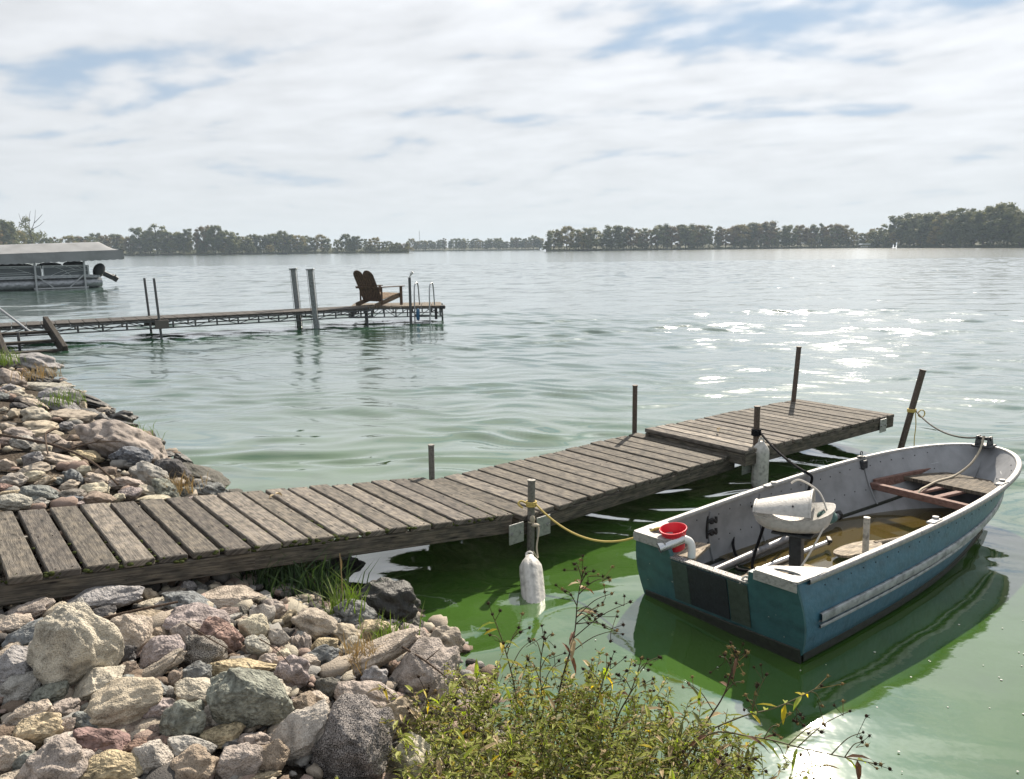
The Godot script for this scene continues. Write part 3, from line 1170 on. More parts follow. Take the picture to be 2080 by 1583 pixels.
	for s in [-0.5, 0.5]:
		ring2.blob(Vector3(0.83, 0.545, -0.03) + turn * Vector3(-0.20, 0.0, s * 0.1), Vector3.ONE * 0.012, 6, 4)
		ring2.blob(Vector3(0.83, 0.60, -0.03) + turn * Vector3(0.02, -0.015, 0.13 + 0.02 * s), Vector3.ONE * 0.007, 6, 4)
	put("seat_bolt", ring2, dot, boat)
	# oarlock sockets, the clamp, the bow bracket and the black rod holders
	for q in [[1.40, -1.0], [1.40, 1.0], [2.50, 1.0], [2.52, -1.0]]:
		var t: float = q[0] / BL
		var p := hull_point(t, 0.0, q[1])
		var mb := MB.new()
		if q[0] == 2.52:
			mb.box(Transform3D(Basis(Vector3.UP, 0.05), p + Vector3(0.04, -0.04, 0.03)), Vector3(0.075, 0.07, 0.04), 0.006)
			mb.box(Transform3D(Basis.IDENTITY, p + Vector3(0.03, 0.022, 0.012)), Vector3(0.05, 0.012, 0.05), 0.003)
			var loop := PackedVector3Array()
			for k in 11:
				loop.append(p + Vector3(0.04 + 0.016 * sin(TAU * k / 10.0), 0.05 + 0.016 * cos(TAU * k / 10.0), 0.01))
			mb.tube(loop, 0.004, 5, false)
			put("anchor_clamp", mb, dark, boat)
			continue
		mb.box(Transform3D(Basis.IDENTITY, p + Vector3(0, 0.016, -0.012 * q[1])), Vector3(0.12, 0.014, 0.05), 0.004)
		mb.rod(p + Vector3(0.035, 0.0, -0.022 * q[1]), p + Vector3(0.035, 0.036, -0.022 * q[1]), 0.019, 12)
		mb.rod(p + Vector3(0.035, 0.036, -0.022 * q[1]), p + Vector3(0.035, 0.0365, -0.022 * q[1]), 0.011, 10)
		put("oarlock_socket", mb, rim, boat)
	var bb := MB.new()
	for s in [-0.045, 0.045]:
		bb.prism(PackedVector2Array([Vector2(-0.06, 0), Vector2(0.06, 0), Vector2(0.03, 0.085), Vector2(-0.03, 0.085)]), Transform3D(Basis(Vector3(1, 0, 0), Vector3(0, 0, -1), Vector3(0, 1, 0)), Vector3(BL - 0.05, 0.50, s)), 0.012)
	bb.box(Transform3D(Basis.IDENTITY, Vector3(BL - 0.05, 0.506, 0)), Vector3(0.15, 0.016, 0.14), 0.004)
	bb.rod(Vector3(BL - 0.05, 0.565, -0.06), Vector3(BL - 0.05, 0.565, 0.06), 0.014, 10)
	put("bow_roller", bb, dark, boat)
	for q in [Vector3(0.70, 0.305, -0.59), Vector3(1.90, 0.36, -0.665)]:
		var mb := MB.new()
		mb.box(Transform3D(Basis.IDENTITY, q), Vector3(0.018, 0.16, 0.03), 0.003)
		for k in 2:
			var y := 0.04 - 0.08 * k
			mb.tube(curve([q + Vector3(0, y, 0.015), q + Vector3(0.03, y + 0.015, 0.03), q + Vector3(0.06, y - 0.01, 0.035), q + Vector3(0.065, y + 0.025, 0.03)], 4), 0.011, 6)
			mb.blob(q + Vector3(0.03, y - 0.005, 0.025), Vector3(0.025, 0.018, 0.014), 6, 4)
		put("rod_holder", mb, mat("black_rubber", lin(0.012, 0.012, 0.013), 0.6), boat)


func in_boat(p: Vector3) -> Vector3:
	return boat_frame() * p


func boat_path(pts: Array, k := 6) -> PackedVector3Array:
	var w := []
	for p in pts:
		w.append(in_boat(p))
	return curve(w, k)


# ---- loose things lying in the boat
func make_boat_gear() -> void:
	var f := boat_frame()
	var red := mat("red_plastic", lin(0.62, 0.018, 0.035), 0.35)
	red.backlight_enabled = true
	red.backlight = Color(0.28, 0.02, 0.03)
	var bucket := thing("red_bucket", "translucent red plastic scoop wedged into the stern corner of the rowboat", "bucket")
	bucket.transform = f * Transform3D(Basis(Vector3(0, 0, 1), 0.18), Vector3(0.10, 0.365, -0.335))
	var mb := MB.new()
	mb.lathe(PackedVector2Array([Vector2(0.001, 0.0), Vector2(0.048, 0.0), Vector2(0.054, 0.006), Vector2(0.060, 0.05), Vector2(0.078, 0.125), Vector2(0.083, 0.128), Vector2(0.083, 0.136), Vector2(0.076, 0.137), Vector2(0.056, 0.05), Vector2(0.049, 0.01), Vector2(0.001, 0.01)]), Transform3D.IDENTITY, 28)
	put("cup", mb, red, bucket)
	var elbow := thing("pipe_elbow", "white plastic pipe elbow with a metal sleeve, lying over the transom below the red scoop", "pipe")
	elbow.transform = f * Transform3D(Basis.IDENTITY, Vector3(0.06, 0.40, -0.285))
	mb = MB.new()
	mb.tube(curve([Vector3(0.07, -0.07, 0.045), Vector3(0.07, -0.01, 0.045), Vector3(0.06, 0.03, 0.035), Vector3(0.025, 0.045, 0.01), Vector3(0.0, 0.035, -0.01)], 5), 0.024, 14)
	put("elbow", mb, mat("pvc", lin(0.66, 0.67, 0.65), 0.35), elbow)
	mb = MB.new()
	mb.tube(PackedVector3Array([Vector3(0.03, 0.047, 0.01), Vector3(-0.10, 0.0, -0.06)]), 0.032, 14, false)
	mb.tube(PackedVector3Array([Vector3(0.03, 0.047, 0.01), Vector3(-0.10, 0.0, -0.06)]), 0.029, 14, false)
	put("sleeve", mb, mat("bright_steel", lin(0.55, 0.56, 0.57), 0.25, 0.9), elbow)
	mb = MB.new()
	mb.rod(Vector3(-0.095, 0.002, -0.057), Vector3(-0.07, 0.011, -0.046), 0.0285, 14)
	put("mouth", mb, mat("black_hole", lin(0.01, 0.01, 0.01), 0.8), elbow)
	var pole := thing("white_pipe", "white plastic pipe standing upright in the rain water of the rowboat", "pipe")
	pole.transform = f * Transform3D(Basis(Vector3(0, 0, 1), -0.03), Vector3(1.52, -0.05, 0.085))
	mb = MB.new()
	mb.rod(Vector3.ZERO, Vector3(0, 0.395, 0), 0.021, 16)
	put("tube", mb, worn(mat("pvc_dirty", lin(0.50, 0.48, 0.43), 0.5), tex.stain, null, 4.0), pole)
	var paddle := thing("wooden_paddle", "pale worn paddle blade afloat in the rain water beside the upright white pipe", "paddle")
	paddle.transform = f * Transform3D(Basis(Vector3.UP, -0.12), Vector3(1.36, 0.10, -0.01))
	var poly := PackedVector2Array()
	for k in 25:
		var an := TAU * k / 24.0
		poly.append(Vector2(0.20 + 0.22 * cos(an), 0.085 * signf(sin(an)) * pow(absf(sin(an)), 0.7)))
	poly.remove_at(24)
	mb = MB.new()
	mb.prism(poly, Transform3D.IDENTITY, 0.016, Vector2(0.9, 1.6))
	put("blade", mb, wood("paddle_wood", lin(0.47, 0.43, 0.37)), paddle)
	mb = MB.new()
	mb.rod(Vector3(0.38, 0.0, 0), Vector3(1.05, -0.04, 0.05), 0.017, 10)
	put("shaft", mb, mats.paddle_wood, paddle)
	var steel := mat("oar_metal", lin(0.42, 0.42, 0.43), 0.35, 0.7)
	for q in [[Vector3(0.30, 0.105, -0.36), Vector3(2.02, 0.14, -0.40), 0.026, "long dark oar shaft lying along the dock side of the rowboat floor"], [Vector3(0.62, 0.112, -0.19), Vector3(1.48, 0.12, -0.165), 0.016, "thin bright metal tube lying beside the seat pedestal in the rowboat"]]:
		var o := thing("oar", q[3], "oar")
		mb = MB.new()
		mb.rod(in_boat(q[0]), in_boat(q[1]), q[2], 12)
		put("shaft", mb, steel if q[2] < 0.02 else worn(mat("oar_dark", lin(0.16, 0.16, 0.17), 0.45, 0.4), tex.grime, null, 3.0), o)
		mb = MB.new()
		mb.blob(in_boat(q[1]), Vector3.ONE * q[2] * 1.4, 8, 5)
		mb.box(f * Transform3D(Basis(Vector3.UP, 0.7), q[1] + Vector3(0.02, 0.015, 0.0)), Vector3(0.09, 0.02, 0.03), 0.004)
		put("fitting", mb, mats.black_rubber, o)
	# ropes and cords
	var white := mat("cord_white", lin(0.52, 0.49, 0.44), 0.8)
	var black := mat("cord_black", lin(0.012, 0.012, 0.014), 0.9, 0.0, 0.2)
	var teal := worn(mat("cord_teal", lin(0.16, 0.34, 0.31), 0.8), tex.coarse, tex.rough_height, 9.0, 0.5)
	var ball := thing("line_bundle", "teal bundle of line wound with white cord inside the folded fishing seat", "rope bundle")
	mb = MB.new()
	var bc := in_boat(Vector3(0.945, 0.49, 0.145))
	mb.blob(bc, Vector3(0.062, 0.042, 0.06), 12, 8)
	put("wound_line", mb, teal, ball)
	mb = MB.new()
	for k in 4:
		var lp := PackedVector3Array()
		var bq := Basis(Vector3(0.3 * k, 1, 0.5 - 0.3 * k).normalized(), 0.9 * k) * Basis(Vector3.RIGHT, 0.5 * k + 1.2)
		for i in 15:
			lp.append(bc + bq * (Vector3(cos(TAU * i / 14.0), 0, sin(TAU * i / 14.0)) * Vector3(0.05, 0.05, 0.047)))
		mb.tube(lp, 0.004, 5, false)
	put("cord", mb, white, ball)
	for q in [
		[[Vector3(0.93, 0.52, 0.16), Vector3(0.82, 0.47, 0.20), Vector3(0.70, 0.32, 0.18), Vector3(0.56, 0.18, 0.15), Vector3(0.40, 0.10, 0.16), Vector3(0.22, 0.10, 0.22), Vector3(0.09, 0.31, 0.26), Vector3(0.03, 0.372, 0.22), Vector3(0.0, 0.33, 0.20)], 0.006, white, "white cord from the folded fishing seat down over the transom edge", "cord"],
		[[Vector3(0.95, 0.53, 0.14), Vector3(1.0, 0.62, 0.05), Vector3(0.97, 0.68, -0.06), Vector3(0.93, 0.66, -0.10)], 0.006, white, "white cord looped over the top of the folded seat back", "cord"],
		[[Vector3(1.08, 0.36, -0.64), Vector3(1.05, 0.24, -0.62), Vector3(0.94, 0.13, -0.55), Vector3(0.82, 0.085, -0.42), Vector3(0.66, 0.10, -0.30), Vector3(0.72, 0.10, -0.18)], 0.010, black, "black rope hanging from the hooks down the inner side of the rowboat", "rope"],
		[[Vector3(1.13, 0.37, -0.64), Vector3(1.2, 0.345, -0.58), Vector3(1.10, 0.40, -0.40), Vector3(0.90, 0.45, -0.26), Vector3(0.86, 0.36, -0.25), Vector3(0.80, 0.16, -0.28), Vector3(0.74, 0.10, -0.25)], 0.010, black, "black rope running from the hooks to the folded fishing seat", "rope"],
		[[Vector3(0.22, 0.105, 0.02), Vector3(0.30, 0.11, -0.08), Vector3(0.44, 0.11, -0.07), Vector3(0.48, 0.11, 0.03), Vector3(0.36, 0.115, 0.08), Vector3(0.25, 0.115, 0.03), Vector3(0.31, 0.12, -0.06), Vector3(0.42, 0.12, -0.05), Vector3(0.45, 0.12, 0.02)], 0.007, mat("cord_grey", lin(0.08, 0.08, 0.085), 0.7), "grey cable coiled on the floor board at the stern", "cable"],
	]:
		mb = MB.new()
		mb.tube(boat_path(q[0], 7), q[1], 7)
		tag(put("boat_rope", mb, q[2]), q[3], q[4])
	var hk := thing("rope_hooks", "row of metal snap hooks with knotted rope under the dock side gunwale of the rowboat", "hook")
	mb = MB.new()
	for k in 4:
		var p := Vector3(1.03 + 0.035 * k, 0.40, -0.645)
		mb.tube(boat_path([p + Vector3(0, 0.02, -0.01), p, p + Vector3(0.005, -0.05, 0.012), p + Vector3(0.012, -0.075, 0.005), p + Vector3(0.015, -0.04, 0.0)], 4), 0.007, 6)
	put("hook", mb, mat("hook_metal", lin(0.30, 0.29, 0.27), 0.4, 0.7), hk)
	mb = MB.new()
	mb.blob(in_boat(Vector3(1.155, 0.375, -0.63)), Vector3(0.03, 0.022, 0.022), 8, 6)
	mb.blob(in_boat(Vector3(1.18, 0.36, -0.62)), Vector3(0.02, 0.02, 0.02), 8, 6)
	put("knot", mb, black, hk)


# ---- fenders and mooring lines between the posts and the boat
func fender(at: Vector3, tilt: Basis, length: float, rad: float, label: String) -> void:
	var o := thing("boat_fender", label, "fender", at, 0.0, "fenders hung on the dock posts")
	o.transform.basis = tilt
	var prof := PackedVector2Array([Vector2(0.001, -length * 0.62), Vector2(rad * 0.34, -length * 0.62), Vector2(rad * 0.40, -length * 0.55), Vector2(rad * 0.72, -length * 0.50), Vector2(rad * 0.97, -length * 0.42), Vector2(rad, -length * 0.34), Vector2(rad, length * 0.30), Vector2(rad * 0.95, length * 0.38), Vector2(rad * 0.70, length * 0.46), Vector2(rad * 0.42, length * 0.52), Vector2(rad * 0.34, length * 0.55), Vector2(0.001, length * 0.55)])
	var rows := []
	for p in prof:
		var row := PackedVector3Array()
		for j in 48:
			var an := TAU * j / 48.0
			var gr := 1.0 - (0.09 if j % 6 == 0 else 0.0) * (1.0 if absf(p.y) < length * 0.40 else 0.0)
			row.append(Vector3(cos(an) * p.x * gr, p.y, -sin(an) * p.x * gr))
		rows.append(row)
	var mb := MB.new()
	mb.grid(rows, false, true)
	put("body", mb, worn(mat("fender_white", lin(0.50, 0.49, 0.46), 0.6), tex.grime, tex.rough_height, 3.0, 0.3), o)
	for s in [-1.0, 1.0]:
		mb = MB.new()
		var lp := PackedVector3Array()
		for k in 11:
			lp.append(Vector3(rad * 0.28 * cos(TAU * k / 10.0), s * length * 0.57 + rad * 0.28 * sin(TAU * k / 10.0), 0))
		mb.tube(lp, 0.008, 6, false)
		put("eye", mb, mats.fender_white, o)


func make_moorings() -> void:
	fender(Vector3(0.118, 0.025, -4.74), Basis(Vector3(0, 0, 1), 0.10) * Basis(Vector3(1, 0, 0), -0.85), 0.42, 0.076, "grey-white ribbed fender dangling into the water from the nearest post of the dock")
	fender(Vector3(2.185, 0.235, -6.81), Basis(Vector3(0, 0, 1), 0.0), 0.40, 0.072, "white ribbed fender standing upright against the rusty post between dock and rowboat")
	var yellow := mat("rope_yellow", lin(0.46, 0.35, 0.10), 0.8)
	var black: Material = mats.cord_black
	var tan := mat("rope_tan", lin(0.34, 0.30, 0.23), 0.8)
	# yellow line from the nearest post to the stern corner
	var o := thing("mooring_line", "yellow rope slung from the nearest dock post to the stern of the rowboat", "rope")
	var pa := Vector3(0.125, 0.42, -5.255)
	var mb := MB.new()
	for k in 3:
		var lp := PackedVector3Array()
		for i in 13:
			lp.append(pa + Vector3(0.033 * cos(TAU * i / 12.0), -0.012 + 0.012 * k, 0.033 * sin(TAU * i / 12.0)))
		mb.tube(lp, 0.007, 6, false)
	put("knot", mb, yellow, o)
	mb = MB.new()
	mb.tube(sag(pa + Vector3(0.03, 0, 0.02), in_boat(Vector3(0.05, 0.468, -0.46)), 0.16, 18), 0.007, 7)
	mb.tube(curve([pa + Vector3(-0.03, 0, 0), pa + Vector3(-0.07, 0.02, 0.0), pa + Vector3(-0.09, 0.0, 0.01), pa + Vector3(-0.06, -0.02, 0.03)], 4), 0.007, 6)
	mb.tube(boat_path([Vector3(0.05, 0.468, -0.46), Vector3(0.09, 0.468, -0.44), Vector3(0.10, 0.42, -0.43)], 4), 0.010, 7)
	put("line", mb, yellow, o)
	# the fender's own cord
	o = thing("fender_cord", "pale knotted cord holding the dangling fender on the nearest dock post", "cord")
	mb = MB.new()
	mb.tube(curve([Vector3(0.10, 0.30, -5.22), Vector3(0.17, 0.27, -5.20), Vector3(0.155, 0.16, -5.12), Vector3(0.16, 0.10, -5.07), Vector3(0.13, 0.16, -5.03)], 5), 0.006, 6)
	mb.blob(Vector3(0.15, 0.28, -5.21), Vector3(0.03, 0.014, 0.02), 6, 4)
	mb.blob(Vector3(0.13, 0.32, -5.22), Vector3(0.02, 0.03, 0.014), 6, 4)
	put("cord", mb, tan, o)
	# black line from the rusty post to the gunwale
	o = thing("mooring_line", "black rope from the rusty post over the gunwale into the rowboat", "rope")
	mb = MB.new()
	var pb := Vector3(2.16, 0.52, -6.885)
	for k in 4:
		var lp := PackedVector3Array()
		for i in 13:
			lp.append(pb + Vector3(0.035 * cos(TAU * i / 12.0), -0.02 + 0.014 * k, 0.035 * sin(TAU * i / 12.0)))
		mb.tube(lp, 0.010, 6, false)
	put("knot", mb, black, o)
	mb = MB.new()
	var gw := hull_point(1.86 / BL, 0.0, -1.0) + Vector3(0, 0.025, 0)
	mb.tube(sag(pb + Vector3(0.03, 0, 0.02), in_boat(gw), 0.03, 10), 0.010, 7)
	mb.tube(boat_path([gw, gw + Vector3(0.01, -0.03, 0.05), gw + Vector3(0.02, -0.10, 0.035), gw + Vector3(-0.06, -0.16, 0.04), gw + Vector3(-0.35, -0.17, 0.10), gw + Vector3(-0.62, -0.14, 0.18), gw + Vector3(-0.82, -0.11, 0.34)], 5), 0.010, 7)
	put("line", mb, black, o)
	# line from the leaning post to the bow, and on to the seat frame
	o = thing("mooring_line", "grey rope sagging from the leaning end post to the bow of the rowboat", "rope")
	mb = MB.new()
	var pc := Vector3(4.215, 0.42, -8.235)
	for k in 3:
		var lp := PackedVector3Array()
		for i in 13:
			lp.append(pc + Vector3(0.04 * cos(TAU * i / 12.0), -0.012 + 0.012 * k, 0.04 * sin(TAU * i / 12.0)))
		mb.tube(lp, 0.007, 6, false)
	var lq := PackedVector3Array()
	for i in 11:
		lq.append(pc + Vector3(0.09 + 0.035 * cos(TAU * i / 10.0), -0.03 + 0.04 * sin(TAU * i / 10.0), 0.03))
	mb.tube(lq, 0.006, 6, false)
	mb.tube(curve([pc + Vector3(0.02, -0.02, 0.04), pc + Vector3(0.03, -0.15, 0.05), pc + Vector3(0.02, -0.3, 0.06), pc + Vector3(0.03, -0.44, 0.06)], 4), 0.005, 5)
	put("knot", mb, yellow, o)
	mb = MB.new()
	mb.tube(sag(pc + Vector3(0.04, -0.01, 0.02), in_boat(Vector3(BL - 0.05, 0.58, 0.0)), 0.10, 16), 0.008, 7)
	put("line", mb, worn(mat("rope_grey", lin(0.12, 0.115, 0.10), 0.85), tex.coarse, null, 14.0), o)
	o = thing("bow_rope", "pale rope hanging from the bow bracket down to the rusty seat frame inside the rowboat", "rope")
	mb = MB.new()
	mb.tube(boat_path([Vector3(BL - 0.06, 0.585, 0.0), Vector3(BL - 0.14, 0.49, 0.01), Vector3(BL - 0.28, 0.39, 0.0), Vector3(3.12, 0.312, -0.05), Vector3(2.9, 0.305, -0.08), Vector3(2.72, 0.295, -0.08), Vector3(2.58, 0.30, -0.06), Vector3(2.53, 0.28, -0.05)], 6), 0.009, 7)
	put("rope", mb, tan, o)


# ---- the second dock: a steel truss walk with a platform, a chair, a ladder and steps to the bank
func truss(mb: MB, a: Vector3, b: Vector3, drop: float, step: float) -> void:
	var k := int(a.distance_to(b) / step)
	mb.bar(a, b, 0.035, 0.035)
	mb.bar(a - Vector3.UP * drop, b - Vector3.UP * drop, 0.03, 0.03)
	for i in k + 1:
		var p := a.lerp(b, float(i) / k)
		mb.bar(p, p - Vector3.UP * drop, 0.035, 0.035)
		if i < k:
			var q := a.lerp(b, float(i + 1) / k)
			if i % 2 == 0:
				mb.bar(p - Vector3.UP * drop, q, 0.018, 0.018)
			else:
				mb.bar(p, q - Vector3.UP * drop, 0.018, 0.018)


func make_far_dock() -> void:
	var r := RandomNumberGenerator.new()
	r.seed = 8
	var dock := thing("truss_dock", "long grey walkway on a steel truss with a wider platform at its end", "dock")
	var a := Vector3(-13.6, 0.50, -17.16)
	var b := Vector3(-4.02, 0.50, -23.045)
	var d := (b - a).normalized()
	var n := Vector3(d.z, 0, -d.x)
	if n.z > 0.0:
		n = -n
	var deckm := wood("far_deck", lin(0.10, 0.098, 0.10))
	var steel := mat("truss_steel", lin(0.09, 0.095, 0.10), 0.6, 0.5)
	var step := 0.30
	var k := int(a.distance_to(b) / step)
	for i in k:
		var c := a + d * step * (i + 0.5) + n * 0.55 - Vector3.UP * 0.03
		var mb := MB.new()
		mb.box(Transform3D(Basis(n, Vector3.UP, n.cross(Vector3.UP)), c), Vector3(1.1, 0.055, step - 0.012), 0.004, Vector2(0.7, 1.2), Vector2(r.randf() * 5.0, r.randf() * 5.0))
		put("plank", mb, deckm, dock)
	for s in [0.03, 1.07]:
		var mb := MB.new()
		truss(mb, a + n * s - Vector3.UP * 0.08, b + n * s - Vector3.UP * 0.08, 0.17, 0.52)
		put("truss", mb, steel, dock)
	# platform
	var p0 := Vector3(-4.72, 0.51, -23.25)
	var px := Vector3(1.0, 0, -0.10).normalized()
	var pz := Vector3(-px.z, 0, px.x)
	if pz.z > 0.0:
		pz = -pz
	for i in 9:
		var c := p0 + px * (0.30 * i + 0.15) + pz * 0.8 - Vector3.UP * 0.03
		var mb := MB.new()
		mb.box(Transform3D(Basis(pz, Vector3.UP, pz.cross(Vector3.UP)), c), Vector3(1.6, 0.055, 0.288), 0.004, Vector2(0.7, 1.2), Vector2(r.randf() * 5.0, r.randf() * 5.0))
		put("plank", mb, wood("platform_deck", lin(0.20, 0.18, 0.155)), dock)
	for s in [0.02, 1.58]:
		var mb := MB.new()
		truss(mb, p0 + pz * s - Vector3.UP * 0.075, p0 + px * 2.7 + pz * s - Vector3.UP * 0.075, 0.24, 0.30)
		put("truss", mb, steel, dock)
	for s in [0.05, 2.65]:
		var mb := MB.new()
		truss(mb, p0 + px * s - Vector3.UP * 0.075, p0 + px * s + pz * 1.6 - Vector3.UP * 0.075, 0.24, 0.40)
		put("truss", mb, steel, dock)
	var mb := MB.new()
	mb.box(Transform3D(Basis(px, Vector3.UP, -pz), p0 + px * 2.72 + pz * 0.1 - Vector3.UP * 0.05), Vector3(0.16, 0.10, 0.34), 0.02)
	mb.box(Transform3D(Basis(px, Vector3.UP, -pz), p0 + px * 2.52 + pz * 0.0 - Vector3.UP * 0.22), Vector3(0.08, 0.36, 0.08), 0.01)
	put("bumper", mb, mats.black_rubber, dock)
	for q in [[-8.80, -20.05, 1.50, 0.03], [-9.45, -20.95, 1.48, 0.03], [-4.16, -23.16, 0.52, 0.032], [-2.1, -24.6, 0.5, 0.03], [-4.5, -24.8, 0.5, 0.03]]:
		mb = MB.new()
		mb.rod(Vector3(q[0], -0.8, q[1]), Vector3(q[0] - 0.06 * q[2], q[2], q[1]), q[3], 10)
		put("post", mb, steel, dock)
	for q in [[-8.80, -20.07], [-9.45, -20.92]]:
		mb = MB.new()
		mb.box(Transform3D(Basis(d, Vector3.UP, d.cross(Vector3.UP)), Vector3(q[0], 0.35, q[1])), Vector3(0.32, 0.22, 0.10), 0.01)
		put("post_bracket", mb, mat("bracket_dark", lin(0.11, 0.10, 0.09), 0.7, 0.2), dock)
	# two boat lift posts beside the walkway
	for q in [[Vector3(-6.12, 0, -23.0), 1.62, "far boat lift post rising behind the truss walkway"], [Vector3(-5.40, 0, -22.05), 1.62, "near boat lift post rising in front of the truss walkway"]]:
		var o := thing("lift_post", q[2], "post", q[0], 0.0, "boat lift posts by the truss walkway")
		mb = MB.new()
		mb.box(Transform3D(Basis(Vector3(0, 0, 1), 0.055), Vector3(-0.03, q[1] * 0.5 - 0.2, 0)), Vector3(0.135, q[1] + 0.4, 0.11), 0.012)
		put("column", mb, worn(mat("lift_grey", lin(0.20, 0.22, 0.225), 0.55, 0.3), tex.grime, null, 2.0), o)
		mb = MB.new()
		mb.box(Transform3D(Basis(Vector3(0, 0, 1), 0.055), Vector3(-0.085, q[1] + 0.01, 0)), Vector3(0.21, 0.035, 0.16), 0.006)
		put("cap", mb, mats.lift_grey, o)
		for s in [-0.1, 0.1]:
			mb = MB.new()
			mb.rod(Vector3(s - 0.085, q[1], 0), Vector3(s + 0.01, -0.3, 0), 0.006, 5)
			put("cable", mb, steel, o)
	make_chair(Vector3(-3.95, 0.51, -23.95), deg_to_rad(50))
	# swim ladder
	var o := thing("swim_ladder", "steel swim ladder with two hoop handrails at the platform edge", "ladder", Vector3(-2.55, 0, -23.42), deg_to_rad(-18))
	var chrome := mat("ladder_steel", lin(0.33, 0.34, 0.35), 0.35, 0.8)
	for s in [-0.24, 0.24]:
		mb = MB.new()
		mb.tube(curve([Vector3(s, -0.7, 0.14), Vector3(s, 0.3, 0.14), Vector3(s, 1.0, 0.12), Vector3(s, 1.16, 0.0), Vector3(s, 1.1, -0.14), Vector3(s, 0.52, -0.22)], 6), 0.02, 8)
		put("handrail", mb, chrome, o)
	for y in [-0.25, 0.02, 0.24]:
		mb = MB.new()
		mb.box(Transform3D(Basis.IDENTITY, Vector3(0, y, 0.14)), Vector3(0.48, 0.035, 0.07), 0.006)
		put("rung", mb, steel, o)
	# lamp pole and the blue float
	o = thing("dock_lamp", "small solar lamp on a thin pole at the platform edge beside the ladder", "lamp", Vector3(-2.93, 0, -23.27))
	mb = MB.new()
	mb.rod(Vector3(0, -0.8, 0), Vector3(0, 1.34, 0), 0.04, 10)
	put("pole", mb, steel, o)
	mb = MB.new()
	mb.rod(Vector3(0, 1.34, 0), Vector3(0.05, 1.46, 0), 0.02, 8)
	mb.rod(Vector3(0.03, 1.42, 0), Vector3(0.10, 1.50, 0.0), 0.04, 10)
	put("lamp_head", mb, mat("lamp_pale", lin(0.5, 0.5, 0.5), 0.4), o)
	o = thing("blue_float", "small blue float tied under the platform by the ladder", "float", Vector3(-2.72, 0.27, -23.30))
	mb = MB.new()
	mb.lathe(PackedVector2Array([Vector2(0.001, -0.18), Vector2(0.05, -0.15), Vector2(0.055, 0.1), Vector2(0.03, 0.17), Vector2(0.001, 0.18)]), Transform3D.IDENTITY, 12)
	put("body", mb, mat("float_blue", lin(0.02, 0.10, 0.20), 0.4), o)
	make_steps()


func make_chair(at: Vector3, turn: float) -> void:
	var o := thing("deck_chair", "brown wooden lounge chair with a twin-arched slatted back, facing the open lake", "chair", at, turn)
	# local x points to where the chair faces
	var m := wood("chair_wood", lin(0.15, 0.105, 0.08))
	var r := RandomNumberGenerator.new()
	r.seed = 2
	var lean := 0.42
	for k in 8:
		var z := -0.385 + 0.11 * k
		var x := Vector3(-sin(lean), cos(lean), 0)
		var base := Vector3(-0.22, 0.13, z)
		# the tops of the slats together form two round arches
		var shape := PackedVector2Array([Vector2(0, -0.052), Vector2(0, 0.052)])
		for q in 6:
			var e := 0.052 - 0.0208 * q
			var off := clampf((absf(z + e) - 0.22) / 0.222, -1.0, 1.0)
			shape.append(Vector2(1.0 - 0.20 * (1.0 - sqrt(1.0 - off * off)), e))
		var mb := MB.new()
		mb.prism(shape, Transform3D(Basis(x, Vector3(0, 0, 1).cross(x), Vector3(0, 0, 1)), base), 0.022, Vector2(0.8, 1.2), Vector2(r.randf(), r.randf()) * 5.0)
		put("back_slat", mb, m, o)
	for k in 5:
		var mb := MB.new()
		mb.box(Transform3D(Basis(Vector3(0, 0, 1), 0.22), Vector3(-0.16 + 0.125 * k, 0.215 + 0.03 * k, 0)), Vector3(0.115, 0.022, 0.90), 0.004)
		put("seat_slat", mb, wood("chair_seat", lin(0.36, 0.28, 0.21)), o)
	for s in [-0.44, 0.44]:
		var mb := MB.new()
		mb.bar(Vector3(0.46, 0.30, s), Vector3(-0.52, 0.02, s), 0.032, 0.13, 0.006)
		put("side_rail", mb, wood("chair_rail", lin(0.24, 0.19, 0.15)), o)
		mb = MB.new()
		mb.box(Transform3D(Basis.IDENTITY, Vector3(0.46, 0.27, s + signf(s) * 0.035)), Vector3(0.10, 0.54, 0.032), 0.005)
		put("front_leg", mb, m, o)
		mb = MB.new()
		mb.box(Transform3D(Basis.IDENTITY, Vector3(0.10, 0.555, s + signf(s) * 0.05)), Vector3(0.92, 0.024, 0.14), 0.008)
		put("armrest", mb, m, o)
		mb = MB.new()
		mb.box(Transform3D(Basis.IDENTITY, Vector3(-0.30, 0.30, s + signf(s) * 0.04)), Vector3(0.05, 0.50, 0.03), 0.004)
		put("rear_support", mb, m, o)
	var mb2 := MB.new()
	mb2.box(Transform3D(Basis(Vector3(0, 0, 1), lean), Vector3(-0.425, 0.535, 0)), Vector3(0.03, 0.06, 1.06), 0.004)
	put("back_rail", mb2, m, o)


